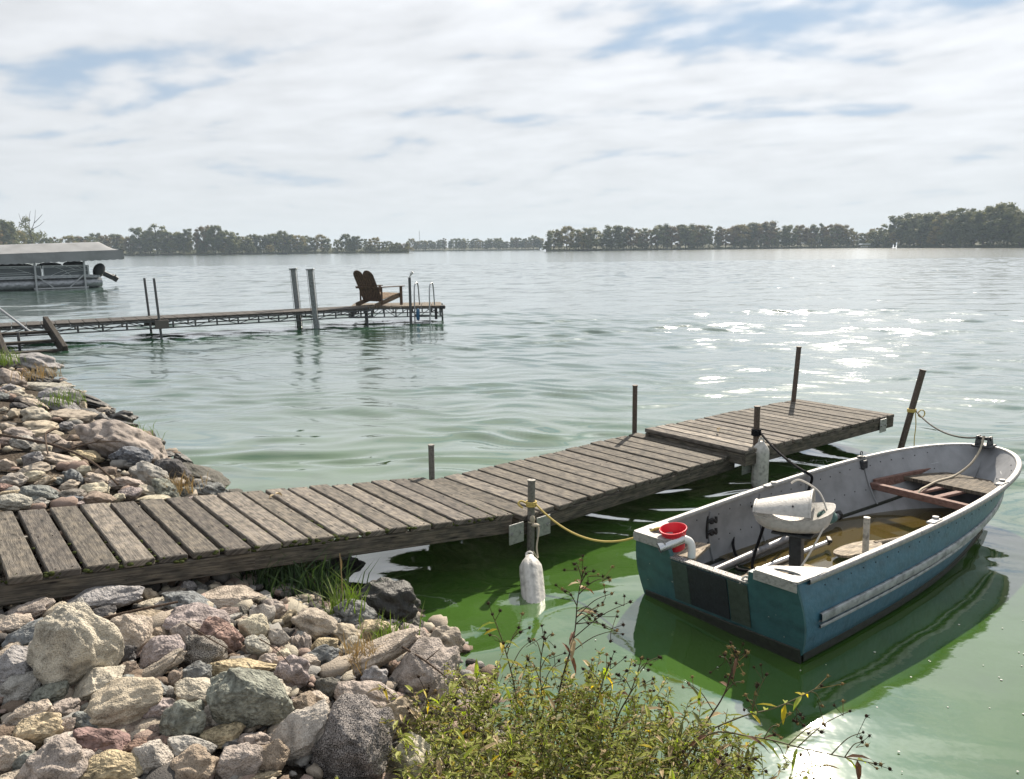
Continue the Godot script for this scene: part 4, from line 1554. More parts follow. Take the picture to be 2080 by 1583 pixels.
func make_steps() -> void:
	var o := thing("wooden_steps", "grey wooden steps leading from the bank down beside the truss walkway", "steps")
	var m := wood("step_wood", lin(0.065, 0.06, 0.055))
	var sa := Vector3(-10.98, 0.56, -18.80)
	var sb := Vector3(-9.92, -0.02, -17.62)
	var off := Vector3(-0.86, 0.0, 0.60)
	for q in [0.0, 1.0]:
		var mb := MB.new()
		var e: Vector3 = off * q
		mb.bar(sa + e, sb + e + (Vector3(0.02, -0.12, 0.12) if q > 0.0 else Vector3.ZERO), 0.11, 0.27, 0.012, Vector2(0.6, 1.2))
		put("stringer", mb, m, o)
	for k in 3:
		var s: float = [0.30, 0.60, 0.90][k]
		var c := sa.lerp(sb, s) + Vector3(0, -0.03, 0)
		var mb := MB.new()
		mb.bar(c, c + off, 0.26, 0.06, 0.006, Vector2(0.7, 1.4), Vector2(k * 1.7, k * 0.6))
		put("tread", mb, m, o)
	var rl := thing("handrail_pipe", "thin metal pipe rail leaning at the top of the wooden steps", "handrail")
	var mb := MB.new()
	mb.rod(Vector3(-11.9, 0.98, -18.45), Vector3(-11.02, 0.33, -18.3), 0.025, 8)
	put("rail", mb, mats.ladder_steel, rl)
	mb = MB.new()
	mb.rod(Vector3(-11.1, 0.40, -17.9), Vector3(-11.1, -0.3, -17.9), 0.03, 8)
	put("upright", mb, mats.truss_steel, rl)


# ---- the covered pontoon boat in its lift; x runs from the stern to the bow, -z is the side in view
func make_pontoon() -> void:
	var bx := Vector3(-0.70, 0, 0.714).normalized()
	var fr := Transform3D(Basis(bx, Vector3.UP, bx.cross(Vector3.UP)), Vector3(-25.75, 0, -50.55))
	var boat := thing("pontoon_boat", "grey pontoon boat with fenced deck standing in a covered lift at the left", "boat")
	boat.transform = fr
	var alu := worn(mat("pontoon_metal", lin(0.30, 0.32, 0.34), 0.4, 0.6), tex.stain, null, 0.8)
	var panel := mat("pontoon_panel", lin(0.085, 0.10, 0.11), 0.5, 0.2)
	var light := mat("pontoon_rail", lin(0.42, 0.45, 0.46), 0.4, 0.5)
	var dark := mat("pontoon_dark", lin(0.018, 0.02, 0.023), 0.55)
	for s in [0.0, 2.0]:
		var mb := MB.new()
		var rows := []
		for i in 22:
			var x := 7.2 * i / 21.0
			var rad := 0.31 * (0.92 if i == 0 else 1.0) * (1.0 if x < 5.6 else sqrt(maxf(0.02, 1.0 - pow((x - 5.6) / 1.6, 2.0))))
			var row := PackedVector3Array()
			for j in 16:
				var an := TAU * j / 16.0
				row.append(Vector3(x, 0.30 + (0.31 - rad) * 0.6 + rad * sin(an), s + rad * cos(an)))
			rows.append(row)
		mb.grid(rows, false, true)
		mb.lathe(PackedVector2Array([Vector2(0.001, 0.0), Vector2(0.285, 0.0)]), Transform3D(Basis(Vector3(0, 0, 1), PI / 2), Vector3(0.0, 0.30, s)), 16)
		put("pontoon", mb, alu, boat)
	var mb := MB.new()
	mb.box(Transform3D(Basis.IDENTITY, Vector3(3.6, 0.69, 1.0)), Vector3(7.0, 0.14, 2.5), 0.02)
	put("deck", mb, alu, boat)
	for q in [[0.75, 3.25], [3.35, 6.6]]:
		mb = MB.new()
		mb.box(Transform3D(Basis.IDENTITY, Vector3((q[0] + q[1]) * 0.5, 1.07, -0.16)), Vector3(q[1] - q[0], 0.60, 0.03), 0.004)
		var pn := put("fence_panel", mb, panel, boat)
		mb = MB.new()
		for y in [0.78, 1.38]:
			mb.bar(Vector3(q[0], y, -0.19), Vector3(q[1], y, -0.19), 0.04, 0.045)
		mb.bar(Vector3(q[0], 1.30, -0.185), Vector3(q[1], 1.30, -0.185), 0.02, 0.02)
		for x in [q[0], q[1]]:
			mb.bar(Vector3(x, 0.76, -0.19), Vector3(x, 1.40, -0.19), 0.05, 0.05)
		put("fence_rail", mb, light, pn)
		mb = MB.new()
		if q[0] < 1.0:
			for e in [[Vector3(2.85, 0.80, -0.19), Vector3(2.3, 1.02, -0.19), Vector3(1.6, 1.13, -0.19), Vector3(0.8, 1.15, -0.19)], [Vector3(2.3, 0.80, -0.19), Vector3(1.8, 0.98, -0.19), Vector3(1.3, 1.05, -0.19), Vector3(0.8, 1.06, -0.19)], [Vector3(2.75, 1.36, -0.19), Vector3(2.2, 1.14, -0.19), Vector3(1.75, 0.80, -0.19)], [Vector3(2.0, 1.36, -0.19), Vector3(1.5, 1.15, -0.19)], [Vector3(1.4, 1.36, -0.19), Vector3(1.05, 1.15, -0.19)]]:
				mb.tube(curve(e, 4), 0.018, 6)
		else:
			mb.tube(curve([Vector3(5.0, 1.36, -0.19), Vector3(4.3, 1.1, -0.19), Vector3(3.5, 0.80, -0.19)], 5), 0.018, 6)
			mb.bar(Vector3(4.0, 1.02, -0.19), Vector3(6.5, 1.0, -0.19), 0.02, 0.02)
			mb.bar(Vector3(3.9, 0.92, -0.19), Vector3(6.5, 0.9, -0.19), 0.02, 0.02)
		put("fence_bow", mb, light, pn)
	mb = MB.new()
	mb.box(Transform3D(Basis.IDENTITY, Vector3(0.70, 1.08, 0.9)), Vector3(0.05, 0.62, 2.1), 0.01)
	put("stern_fence", mb, panel, boat)
	mb = MB.new()
	for q in [[1.3, 1.44, 0.5, 0.65], [2.6, 1.36, 0.8, 0.75], [4.8, 1.38, 0.7, 0.9], [3.9, 1.30, 0.9, 0.5]]:
		mb.blob(Vector3(q[0], q[1], q[2]), Vector3(q[3], 0.22, 0.4), 10, 6)
	put("covered_seats", mb, dark, boat)
	# the outboard, tilted out of the water
	mb = MB.new()
	var tb := Basis(Vector3(0, 0, 1), -0.75)
	mb.blob(Vector3(-0.28, 1.02, 1.0), Vector3(0.36, 0.48, 0.30), 12, 8, Basis(Vector3(0, 0, 1), 0.5))
	var motor := put("outboard_motor", mb, dark, boat)
	mb = MB.new()
	mb.bar(Vector3(-0.40, 0.90, 1.0), Vector3(-1.10, 0.52, 1.0), 0.20, 0.30, 0.03)
	mb.bar(Vector3(-1.0, 0.64, 1.0), Vector3(-1.35, 0.36, 1.0), 0.12, 0.34, 0.03)
	mb.bar(Vector3(-1.0, 0.48, 1.0), Vector3(-1.32, 0.36, 1.0), 0.18, 0.05, 0.01)
	put("leg", mb, dark, motor)
	mb = MB.new()
	for k in 3:
		var an := TAU * k / 3.0
		mb.box(Transform3D(Basis(Vector3(1, 0, 0), an) * Basis(Vector3.UP, 0.5), Vector3(-1.27, 0.56, 1.0) + Vector3(0, cos(an), sin(an)) * 0.09), Vector3(0.02, 0.15, 0.08), 0.006)
	put("propeller", mb, dark, motor)
	# the lift
	var lift := thing("boat_lift", "boat lift with a long grey canvas canopy over the pontoon boat", "boat lift")
	lift.transform = fr
	var gal := mat("lift_galvanised", lin(0.33, 0.35, 0.36), 0.45, 0.6)
	for q in [[1.05, -0.45], [3.75, -0.45], [1.05, 2.5], [3.75, 2.5]]:
		mb = MB.new()
		mb.box(Transform3D(Basis(Vector3(0, 0, 1), 0.02), Vector3(q[0], 0.85, q[1])), Vector3(0.10, 2.3, 0.10), 0.008)
		put("post", mb, gal, lift)
		mb = MB.new()
		var s := 0.95 if q[0] < 2.0 else -0.95
		mb.bar(Vector3(q[0], 0.86, q[1]), Vector3(q[0] + s, 0.05, q[1]), 0.06, 0.06)
		put("brace", mb, gal, lift)
	for z in [-0.45, 2.5]:
		mb = MB.new()
		mb.bar(Vector3(0.9, 0.06, z), Vector3(3.9, 0.06, z), 0.08, 0.08)
		put("base_beam", mb, gal, lift)
	var cloth := worn(mat("canopy_cloth", lin(0.23, 0.24, 0.25), 0.85), tex.faint, null, 0.12, 3.0)
	var y := func(x: float) -> float: return 2.08 + (6.6 - x) * 0.028
	var fold := noise(0.9, 3, 31)
	# roof: near eave, ridge, far eave, hipped at the stern end
	var rows := []
	for k in 13:
		var s := k / 12.0
		var row := PackedVector3Array()
		for i in 30:
			var x := lerpf(-1.25, 7.6, i / 29.0)
			var z := lerpf(-0.75, 2.8, s)
			var prof := minf(1.0, minf(s, 1.0 - s) * 2.6)
			var hip := smoothstep(-1.25, -0.25, x)
			row.append(Vector3(x, y.call(x) + 0.52 * prof * lerpf(0.0, 1.0, hip) + 0.03 * fold.get_noise_2d(x * 1.5, z * 1.5), z))
		rows.append(row)
	mb = MB.new()
	mb.grid(rows)
	put("canopy_roof", mb, cloth, lift)
	for side in [0, 1]:
		rows = []
		for k in 6:
			var s := k / 5.0
			var row := PackedVector3Array()
			for i in 160:
				var x := lerpf(-1.25, 7.6, i / 159.0)
				var dp := 0.56 + 0.05 * absf(sin(x * 7.5))
				row.append(Vector3(x, y.call(x) - dp * s, (-0.75 if side == 0 else 2.8) + 0.03 * sin(x * 2.3) * s + 0.02 * fold.get_noise_2d(x * 3.0, s * 3.0)))
			rows.append(row)
		mb = MB.new()
		mb.grid(rows)
		put("canopy_skirt", mb, cloth, lift)
	rows = []
	for k in 5:
		var s := k / 4.0
		var row := PackedVector3Array()
		for i in 24:
			var z := lerpf(-0.75, 2.8, i / 23.0)
			row.append(Vector3(-1.25 + 0.01 * sin(z * 5.0), y.call(-1.25) - 0.58 * s, z))
		rows.append(row)
	mb = MB.new()
	mb.grid(rows)
	put("canopy_end", mb, cloth, lift)
	for z in [-0.72, 2.77]:
		mb = MB.new()
		mb.bar(Vector3(-1.2, y.call(-1.2) - 0.03, z), Vector3(7.5, y.call(7.5) - 0.03, z), 0.04, 0.04)
		for x in [1.03, 3.73]:
			mb.bar(Vector3(x, 1.95, -0.45 if z < 0.0 else 2.5), Vector3(x, y.call(x) - 0.03, z), 0.05, 0.05)
		put("canopy_frame", mb, gal, lift)


# ---- far trees: each has a tapered trunk with limbs and a crown of leaf clumps; a handful are built, the others are copies
func build_tree(kind: int, sd: int) -> Array:
	var r := RandomNumberGenerator.new()
	r.seed = sd
	var tk := MB.new()
	var cr := MB.new()
	var lobes := []
	var top := 1.0
	tk.tube(curve([Vector3(0, -0.03, 0), Vector3(0.01, 0.2, 0.0), Vector3(-0.01, 0.45, 0.01), Vector3(0.0, 0.75, 0)], 3), 0.022, 6, false, 0.006)
	var count: int = [22, 18, 26, 15][kind]
	for i in count:
		var s := (i + 0.5) / count
		var an := i * 2.4 + r.randf() * 0.8
		var wide: float = [0.30, 0.17, 0.36, 0.22][kind]
		var y := lerpf(0.16, 0.92, s) + r.randf_range(-0.05, 0.05)
		var w: float = wide * sqrt(maxf(0.05, 1.0 - pow(absf(s - 0.42) / 0.66, 2.0)))
		var c := Vector3(cos(an) * w * r.randf_range(0.45, 1.0), y, sin(an) * w * r.randf_range(0.45, 1.0))
		var rad: float = r.randf_range(0.055, 0.15) * [1.0, 0.85, 1.05, 0.9][kind]
		if y + rad > 1.0:
			c.y = 1.0 - rad
		lobes.append([c, rad])
		tk.tube(PackedVector3Array([Vector3(0, c.y * 0.55, 0), c]), 0.008, 4, false, 0.003)
	for lb in lobes:
		cr.blob(lb[0], Vector3(1.0, 0.85, 1.0) * lb[1] * 0.62, 6, 4)
		var n: int = [95, 80, 95, 70][kind]
		for k in n:
			var v := Vector3(r.randfn(), r.randfn(), r.randfn()).normalized()
			var p: Vector3 = lb[0] + v * Vector3(1.0, 0.85, 1.0) * lb[1] * pow(r.randf(), 0.35) * r.randf_range(0.9, 1.25)
			var nn := (v + Vector3(r.randfn(), r.randfn(), r.randfn()) * 0.45 + Vector3.UP * 0.25).normalized()
			var a := nn.cross(Vector3(r.randfn(), r.randfn(), r.randfn())).normalized() * r.randf_range(0.012, 0.026)
			var b := nn.cross(a.normalized()) * r.randf_range(0.012, 0.026)
			cr.quad(p - a, p - b * 0.8, p + a * 1.1, p + b)
	return [tk.mesh(), cr.mesh()]


func make_far_trees() -> void:
	var r := RandomNumberGenerator.new()
	r.seed = 77
	var bark := mat("bark", lin(0.07, 0.06, 0.05), 0.9, 0.0, 0.2)
	var kinds := []
	for k in 4:
		for j in 3:
			kinds.append(build_tree(k, 100 + k * 10 + j))
	var tones := {}
	for q in [["dark green", 0.044, 0.058, 0.024], ["mid green", 0.078, 0.088, 0.032], ["olive", 0.115, 0.102, 0.036], ["yellowing", 0.16, 0.125, 0.040], ["bronze", 0.105, 0.066, 0.030]]:
		var m := mat("leaf_" + q[0], lin(q[1], q[2], q[3]), 0.75, 0.0, 0.25)
		m.backlight_enabled = true
		m.backlight = Color(0.35, 0.35, 0.18)
		tones[q[0]] = m
	var shapes := ["broad", "slim upright", "spreading", "small"]
	var protos := {}
	for bank in [[LEFT_BANK, "left shore", "trees on the left shore"], [FAR_BANK, "most distant middle shore", "trees on the distant middle shore"], [ISLAND, "long wooded point", "trees on the wooded point"], [HEADLAND, "right headland", "trees on the right headland"]]:
		var line: Array[Vector3] = bank[0]
		for i in line.size():
			var part: String = ["left end", "left half", "middle", "right half", "right end"][int(5.0 * i / line.size())]
			var extra := 1
			var gap := 0.0
			if i < line.size() - 1:
				gap = Vector2(line[i].x - line[i + 1].x, line[i].z - line[i + 1].z).length()
			extra = clampi(int(gap / 4.6) + 1, 1, 3)
			if bank[0] == FAR_BANK:
				extra = 3
			for j in extra:
				var p := line[i]
				var s := float(j) / extra
				if i < line.size() - 1:
					p = line[i].lerp(line[i + 1], s)
				var hgt := p.y * (1.0 if j == 0 else r.randf_range(0.80, 0.96)) * r.randf_range(0.93, 1.10)
				var out := Vector3(p.x, 0, p.z).normalized()
				var pos := Vector3(p.x, 0.9, p.z) + out * r.randf_range(3.0, 10.0) + out.cross(Vector3.UP) * r.randf_range(-1.2, 1.2)
				var kd: int = [0, 0, 2, 1, 0, 2, 3][r.randi() % 7]
				var tn: String = ["dark green", "dark green", "dark green", "mid green", "mid green", "mid green", "olive", "yellowing", "bronze"][r.randi() % 9]
				if bank[0] == ISLAND and r.randf() < 0.22:
					tn = ["yellowing", "bronze", "olive"][r.randi() % 3]
				if bank[0] == HEADLAND and i > 4 and i < 10:
					tn = "dark green"
				plant_tree(protos, kinds, kd, r.randi() % 3, tn, pos, hgt * (1.13 if bank[0] != FAR_BANK else 1.4) - 0.9, r, tones, bark, "%s %s tree in the %s of the %s" % [shapes[kd], tn, part, bank[1]], bank[2])
				# a lower tree in front closes the gaps below the crowns
				if bank[0] != FAR_BANK and r.randf() < 0.5:
					tn = ["dark green", "mid green", "mid green", "olive", "yellowing"][r.randi() % 5]
					plant_tree(protos, kinds, [0, 2, 3][r.randi() % 3], r.randi() % 3, tn, pos - out * r.randf_range(3.0, 6.0) + out.cross(Vector3.UP) * r.randf_range(-4.0, 4.0) - Vector3.UP * 0.3, hgt * r.randf_range(0.42, 0.62), r, tones, bark, "low %s tree by the water in the %s of the %s" % [tn, part, bank[1]], bank[2])
	# the tall half-bare tree at the far left
	var o := thing("bare_tree", "tall half-bare tree with dead upper limbs left of the canopy", "tree")
	var base := Vector3(-219, 1.0, -371)
	o.position = base
	var tk := MB.new()
	tk.tube(curve([Vector3(0, -1, 0), Vector3(0.3, 6, 0), Vector3(-0.3, 12, 0)], 4), 0.42, 7, false, 0.2)
	for q in [[Vector3(-0.2, 9, 0), Vector3(-3.0, 15.0, 0.5), Vector3(-4.0, 19, 0.5)], [Vector3(-0.3, 10, 0), Vector3(2.5, 15.0, 0.2), Vector3(3.5, 20.5, 0)], [Vector3(-0.3, 12, 0), Vector3(0.3, 17, 0), Vector3(1.2, 20.0, 0)], [Vector3(2.2, 14.5, 0), Vector3(5.0, 17, 0), Vector3(6.5, 18.5, 0)], [Vector3(1.2, 12.0, 0), Vector3(4.5, 13.5, 0), Vector3(7.0, 15.5, 0)], [Vector3(-0.3, 8.0, 0), Vector3(4.0, 9.5, 0), Vector3(6.0, 9.8, 0)], [Vector3(-2.0, 13.0, 0), Vector3(-1.5, 16.0, 0), Vector3(-1.0, 18.5, 0)]]:
		tk.tube(curve(q, 4), 0.17, 5, false, 0.05)
	put("trunk", tk, bark, o)
	var cr := MB.new()
	for q in [[Vector3(-2.6, 13.5, 0), 2.4], [Vector3(-1.5, 16.0, 0), 1.8], [Vector3(-0.5, 11.0, 0), 2.2], [Vector3(5.0, 9.2, 0), 2.2], [Vector3(1.0, 8.0, 0), 2.4], [Vector3(-2.8, 9.0, 0), 2.2]]:
		for k in 110:
			var v := Vector3(r.randfn(), r.randfn() * 0.8, r.randfn()).normalized() * pow(r.randf(), 0.4)
			var p: Vector3 = q[0] + v * q[1]
			var a := Vector3(r.randfn(), r.randfn(), r.randfn()).normalized() * 0.33
			var b := a.cross(Vector3(r.randfn(), r.randfn(), r.randfn())).normalized() * 0.3
			cr.quad(p - a, p - b, p + a, p + b)
	put("crown", cr, tones["mid green"], o)
	# brush along the foot of each shore
	for bank in [[LEFT_BANK, "left shore"], [ISLAND, "wooded point"], [HEADLAND, "right headland"]]:
		var line: Array[Vector3] = bank[0]
		var mb := MB.new()
		for i in line.size() - 1:
			var a := line[i]
			var b := line[i + 1]
			var ln := Vector2(a.x - b.x, a.z - b.z).length()
			for k in int(ln * 26.0):
				var p := a.lerp(b, r.randf())
				var out := Vector3(p.x, 0, p.z).normalized()
				var h := pow(r.randf(), 1.4) * 3.6 * (0.7 + 0.5 * sin(p.x * 0.31 + p.z * 0.2))
				var pos := Vector3(p.x, 0.4 + h, p.z) + out * r.randf_range(-0.5, 4.0)
				var u := Vector3(r.randfn(), r.randfn(), r.randfn()).normalized() * r.randf_range(0.2, 0.45)
				var w := u.cross(Vector3(r.randfn(), r.randfn(), r.randfn())).normalized() * 0.3
				mb.quad(pos - u, pos - w, pos + u, pos + w)
		var o2 := put("undergrowth", mb, tones["dark green"])
		tag(o2, "dense low brush along the waterline of the %s" % bank[1], "undergrowth", "", "stuff")


func plant_tree(protos: Dictionary, kinds: Array, kd: int, va: int, tn: String, pos: Vector3, h: float, r: RandomNumberGenerator, tones: Dictionary, bark: Material, label: String, group: String) -> void:
	var key := "%d %d %s" % [kd, va, tn]
	var o: Node3D
	if protos.has(key):
		o = (protos[key] as Node3D).duplicate()
		o.name = numbered("tree")
		add_child(o)
	else:
		o = thing("tree", label, "tree")
		var parts: Array = kinds[kd * 3 + va]
		put_mesh("trunk", parts[0], bark, o)
		put_mesh("crown", parts[1], tones[tn], o)
		protos[key] = o
	tag(o, label, "tree", group)
	var wd := h * r.randf_range(1.0, 1.45)
	if kd != 1:
		wd = clampf(wd, 8.0, 24.0)
	o.transform = Transform3D(Basis(Vector3.UP, r.randf() * TAU) * Basis.from_scale(Vector3(wd, h, wd)), pos)


func make_far_things() -> void:
	# radio mast beyond the trees of the left shore
	var o := thing("radio_mast", "thin lattice radio mast rising above the trees left of the middle", "mast", Vector3(-84, 1.5, -750))
	var m := mat("mast_grey", lin(0.25, 0.25, 0.26), 0.6, 0.3)
	var mb := MB.new()
	for s in [-0.6, 0.6]:
		mb.bar(Vector3(s, 0, 0), Vector3(s * 0.1, 17.5, 0), 0.16, 0.16)
	for k in 7:
		var y := 2.4 * k
		var w := lerpf(0.6, 0.08, y / 17.5)
		mb.bar(Vector3(-w, y, 0), Vector3(w, y + 2.2, 0), 0.08, 0.08)
	put("lattice", mb, m, o)
	o = thing("utility_pole", "thin bare pole rising above the gap before the right headland", "pole", Vector3(222, 1, -480))
	mb = MB.new()
	mb.rod(Vector3(0, 0, 0), Vector3(0, 12.4, 0), 0.16, 6, 0.1)
	mb.bar(Vector3(-0.8, 11.4, 0), Vector3(0.8, 11.4, 0), 0.14, 0.14)
	put("pole", mb, m, o)
	# a white boat lift and the low jetties by the right shore
	o = thing("shore_canopy", "small white canopied boat lift on the shore in front of the gap in the trees", "boat lift", Vector3(203.0, 0, -464), 0.2)
	var white := mat("far_white", lin(0.62, 0.64, 0.63), 0.6)
	mb = MB.new()
	mb.prism(PackedVector2Array([Vector2(-3.0, 0.0), Vector2(3.0, 0.0), Vector2(2.4, 0.75), Vector2(-2.4, 0.75)]), Transform3D(Basis(Vector3(1, 0, 0), Vector3(0, 0, -1), Vector3(0, 1, 0)), Vector3(0, 1.9, 0)), 3.0)
	put("canopy", mb, white, o)
	for s in [-2.3, 2.3]:
		mb = MB.new()
		mb.box(Transform3D(Basis.IDENTITY, Vector3(s, 0.9, 1.2)), Vector3(0.2, 2.2, 0.2))
		put("post", mb, m, o)
	mb = MB.new()
	mb.box(Transform3D(Basis.IDENTITY, Vector3(0, 0.7, 0)), Vector3(4.2, 0.8, 2.0), 0.3)
	put("boat", mb, white, o)
	for q in [[Vector3(216.5, 0, -440), 6.0, "low pale jetty at the foot of the right shore, left one"], [Vector3(213.0, 0, -372), 9.0, "low dark jetty at the far right of the headland shore"]]:
		o = thing("far_jetty", q[2], "jetty", q[0], 1.2)
		mb = MB.new()
		mb.box(Transform3D(Basis.IDENTITY, Vector3(0, 0.6, 0)), Vector3(1.6, 0.18, q[1]))
		put("deck", mb, mats.far_deck, o)
		for s in [-0.4, 0.4]:
			mb = MB.new()
			mb.box(Transform3D(Basis.IDENTITY, Vector3(0.5, 0.1, s * q[1])), Vector3(0.2, 1.2, 0.2))
			put("post", mb, m, o)
	# an angler's boat far out
	o = thing("fishing_boat", "tiny dark motorboat with one person far out before the left shore", "boat", Vector3(-128, 0, -456), 0.3)
	mb = MB.new()
	var rows := []
	for i in 9:
		var t := i / 8.0
		var w := 0.85 * sqrt(maxf(0.0, 1.0 - pow(t, 3.0)))
		rows.append(PackedVector3Array([Vector3(-2.4 + 4.8 * t, 0.65 + 0.2 * t, -w), Vector3(-2.4 + 4.6 * t, -0.1, -w * 0.7), Vector3(-2.4 + 4.6 * t, -0.1, w * 0.7), Vector3(-2.4 + 4.8 * t, 0.65 + 0.2 * t, w)]))
	mb.grid(rows)
	mb.box(Transform3D(Basis.IDENTITY, Vector3(-0.2, 0.5, 0)), Vector3(4.0, 0.06, 1.3))
	put("hull", mb, mats.pontoon_dark, o)
	mb = MB.new()
	mb.box(Transform3D(Basis.IDENTITY, Vector3(-2.5, 0.75, 0)), Vector3(0.4, 0.8, 0.4), 0.08)
	put("motor", mb, mats.pontoon_dark, o)
	o = thing("person", "person in dark clothes sitting in the far motorboat", "person", Vector3(-128.3, 0.55, -456))
	mb = MB.new()
	var pr := []
	for q in [[0.0, 0.20, 0.22], [0.15, 0.22, 0.20], [0.35, 0.19, 0.16], [0.52, 0.23, 0.15], [0.60, 0.16, 0.12], [0.66, 0.06, 0.06], [0.70, 0.07, 0.08], [0.80, 0.09, 0.10], [0.90, 0.07, 0.08], [0.94, 0.01, 0.01]]:
		var row := PackedVector3Array()
		for j in 10:
			var an := TAU * j / 10.0
			row.append(Vector3(cos(an) * q[1], q[0] + 0.1, -sin(an) * q[2]))
		pr.append(row)
	mb.grid(pr, false, true)
	put("figure", mb, mat("dark_cloth", lin(0.03, 0.03, 0.035), 0.9), o)


# ---- the stones of the bank
func stone_mesh(form: String, variant: int, big: bool) -> ArrayMesh:
	var key := "%s%d%s" % [form, variant, big]
	if stones.has(key):
		return stones[key]
	var r := RandomNumberGenerator.new()
	r.seed = hash(form) % 1000 + variant * 17 + 3
	var lo := noise(0.75, 2, r.randi() % 900)
	var mid := noise(2.2, 3, r.randi() % 900)
	var fine := noise(6.5, 3, r.randi() % 900)
	var cuts := []
	var nc: int = {"r": 2, "a": 9, "s": 9, "w": 9, "e": 1}[form]
	for i in nc:
		var n := Vector3(r.randfn(), r.randfn(), r.randfn()).normalized()
		var d: float = {"r": r.randf_range(0.80, 0.95), "a": r.randf_range(0.62, 0.90), "s": r.randf_range(0.58, 0.88), "w": r.randf_range(0.55, 0.85), "e": 0.9}[form]
		cuts.append([n, d])
	if form == "s":
		cuts.append([Vector3(r.randfn() * 0.1, 1, r.randfn() * 0.1).normalized(), 0.62])
	var hard: float = {"r": 0.5, "a": 0.78, "s": 0.80, "w": 0.82, "e": 0.4}[form]
	var sub := 40 if big else 22
	# a cube pushed out to a ball, so that the faces stay even
	var mb := MB.new()
	for f in 6:
		var ax := f % 3
		var s := 1.0 if f < 3 else -1.0
		var rows := []
		for i in sub + 1:
			var row := PackedVector3Array()
			for j in sub + 1:
				var q := Vector3.ZERO
				q[ax] = s
				q[(ax + 1) % 3] = tan(lerpf(-PI / 4, PI / 4, float(j) / sub))
				q[(ax + 2) % 3] = tan(lerpf(-PI / 4, PI / 4, float(i) / sub))
				var n := q.normalized()
				var p := n * (1.0 + 0.30 * lo.get_noise_3dv(n * 1.3))
				if form == "w":
					var nar := lerpf(1.15, 0.42, clampf(p.y * 0.5 + 0.5, 0.0, 1.0))
					p.x *= nar
					p.z *= lerpf(1.0, 0.7, clampf(p.y * 0.5 + 0.5, 0.0, 1.0))
				if form == "e":
					p.z *= lerpf(1.05, 0.80, p.x * 0.5 + 0.5)
					p.y *= lerpf(1.05, 0.80, p.x * 0.5 + 0.5)
				for c in cuts:
					var over: float = p.dot(c[0]) - c[1]
					if over > 0.0:
						p -= c[0] * over * hard
				p += n * (0.055 * mid.get_noise_3dv(p * 1.2) + (0.026 if big else 0.015) * fine.get_noise_3dv(p * 1.3) * (0.5 if form in ["r", "e"] else 1.0))
				row.append(p * 0.56)
			rows.append(row)
		mb.grid(rows, s < 0.0)
	# weld the normals of the six sheets along their seams
	var acc := {}
	for i in mb.v.size():
		var k := (mb.v[i] * 4000.0).round()
		acc[k] = acc.get(k, Vector3.ZERO) + mb.n[i]
	for i in mb.v.size():
		mb.n[i] = (acc[(mb.v[i] * 4000.0).round()] as Vector3).normalized()
	# settle the shape into a unit box
	var lo3 := Vector3.ONE * 9.0
	var hi3 := Vector3.ONE * -9.0
	for p in mb.v:
		lo3 = lo3.min(p)
		hi3 = hi3.max(p)
	var ext := hi3 - lo3
	var mid3 := (lo3 + hi3) * 0.5
	for i in mb.v.size():
		mb.v[i] = (mb.v[i] - mid3) / ext
		mb.n[i] = (mb.n[i] * ext).normalized()
	stones[key] = mb.mesh()
	return stones[key]


func stone_mat(colour: String, tone: int) -> StandardMaterial3D:
	var key := "stone_%s_%d" % [colour, tone]
	if mats.has(key):
		return mats[key]
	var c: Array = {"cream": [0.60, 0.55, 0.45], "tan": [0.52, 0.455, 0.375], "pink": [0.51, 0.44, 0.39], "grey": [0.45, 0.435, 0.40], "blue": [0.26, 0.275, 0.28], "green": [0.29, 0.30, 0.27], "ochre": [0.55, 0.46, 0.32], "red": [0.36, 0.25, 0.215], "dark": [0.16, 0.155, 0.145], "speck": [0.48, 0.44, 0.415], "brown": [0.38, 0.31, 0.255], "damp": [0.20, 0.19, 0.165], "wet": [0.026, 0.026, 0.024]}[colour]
	var k: float = [0.86, 1.0, 1.13][tone]
	var m := mat(key, lin(c[0] * k, c[1] * k, c[2] * (k * 0.5 + 0.5)), 0.6 if colour == "wet" else 0.9, 0.0, 0.5 if colour == "wet" else 0.3)
	var al: Texture2D = tex.granite
	if colour in ["blue", "green", "ochre", "red", "wet"]:
		al = tex.mottle
	if colour == "speck":
		al = tex.coarse
	worn(m, al, tex.pit_height if colour in ["cream", "speck", "brown", "tan"] else tex.rough_height, 3.4 + tone * 0.7, 0.5 if colour == "wet" else 1.15)
	m.detail_enabled = true
	m.detail_blend_mode = BaseMaterial3D.BLEND_MODE_MUL
	m.detail_albedo = tex.stain
	m.detail_uv_layer = BaseMaterial3D.DETAIL_UV_2
	m.uv2_triplanar = true
	m.uv2_world_triplanar = true
	m.uv2_scale = Vector3(2.3, 2.3, 2.3)
	return m


var stone_count := 0


func rk(x: float, y: float, z: float, sx: float, sy: float, sz: float, yaw: float, tilt: float, form: String, colour: String, big: int, label: String) -> void:
	stone_count += 1
	var o := MeshInstance3D.new()
	o.mesh = stone_mesh(form, stone_count % (5 if big else 3), big == 1)
	var wetness := shore_distance(x, z)
	if wetness < 0.32 and z < -5.0 and colour in ["cream", "tan", "pink", "grey", "brown", "ochre", "green"]:
		colour = "damp"
	o.material_override = stone_mat(colour, stone_count * 7 % 3)
	o.name = numbered("rock")
	add_child(o)
	var rr := RandomNumberGenerator.new()
	rr.seed = stone_count * 31
	o.transform = Transform3D(Basis(Vector3.UP, deg_to_rad(yaw)) * Basis(Vector3(0, 0, 1), deg_to_rad(tilt)) * Basis(Vector3(1, 0, 0), rr.randf_range(-0.12, 0.22)) * Basis.from_scale(Vector3(sx, sy, sz) * 0.99) * Basis(Vector3.UP, [0.0, PI][stone_count % 2]), Vector3(x, y, z))
	tag(o, label, "rock", "rocks of the bank")


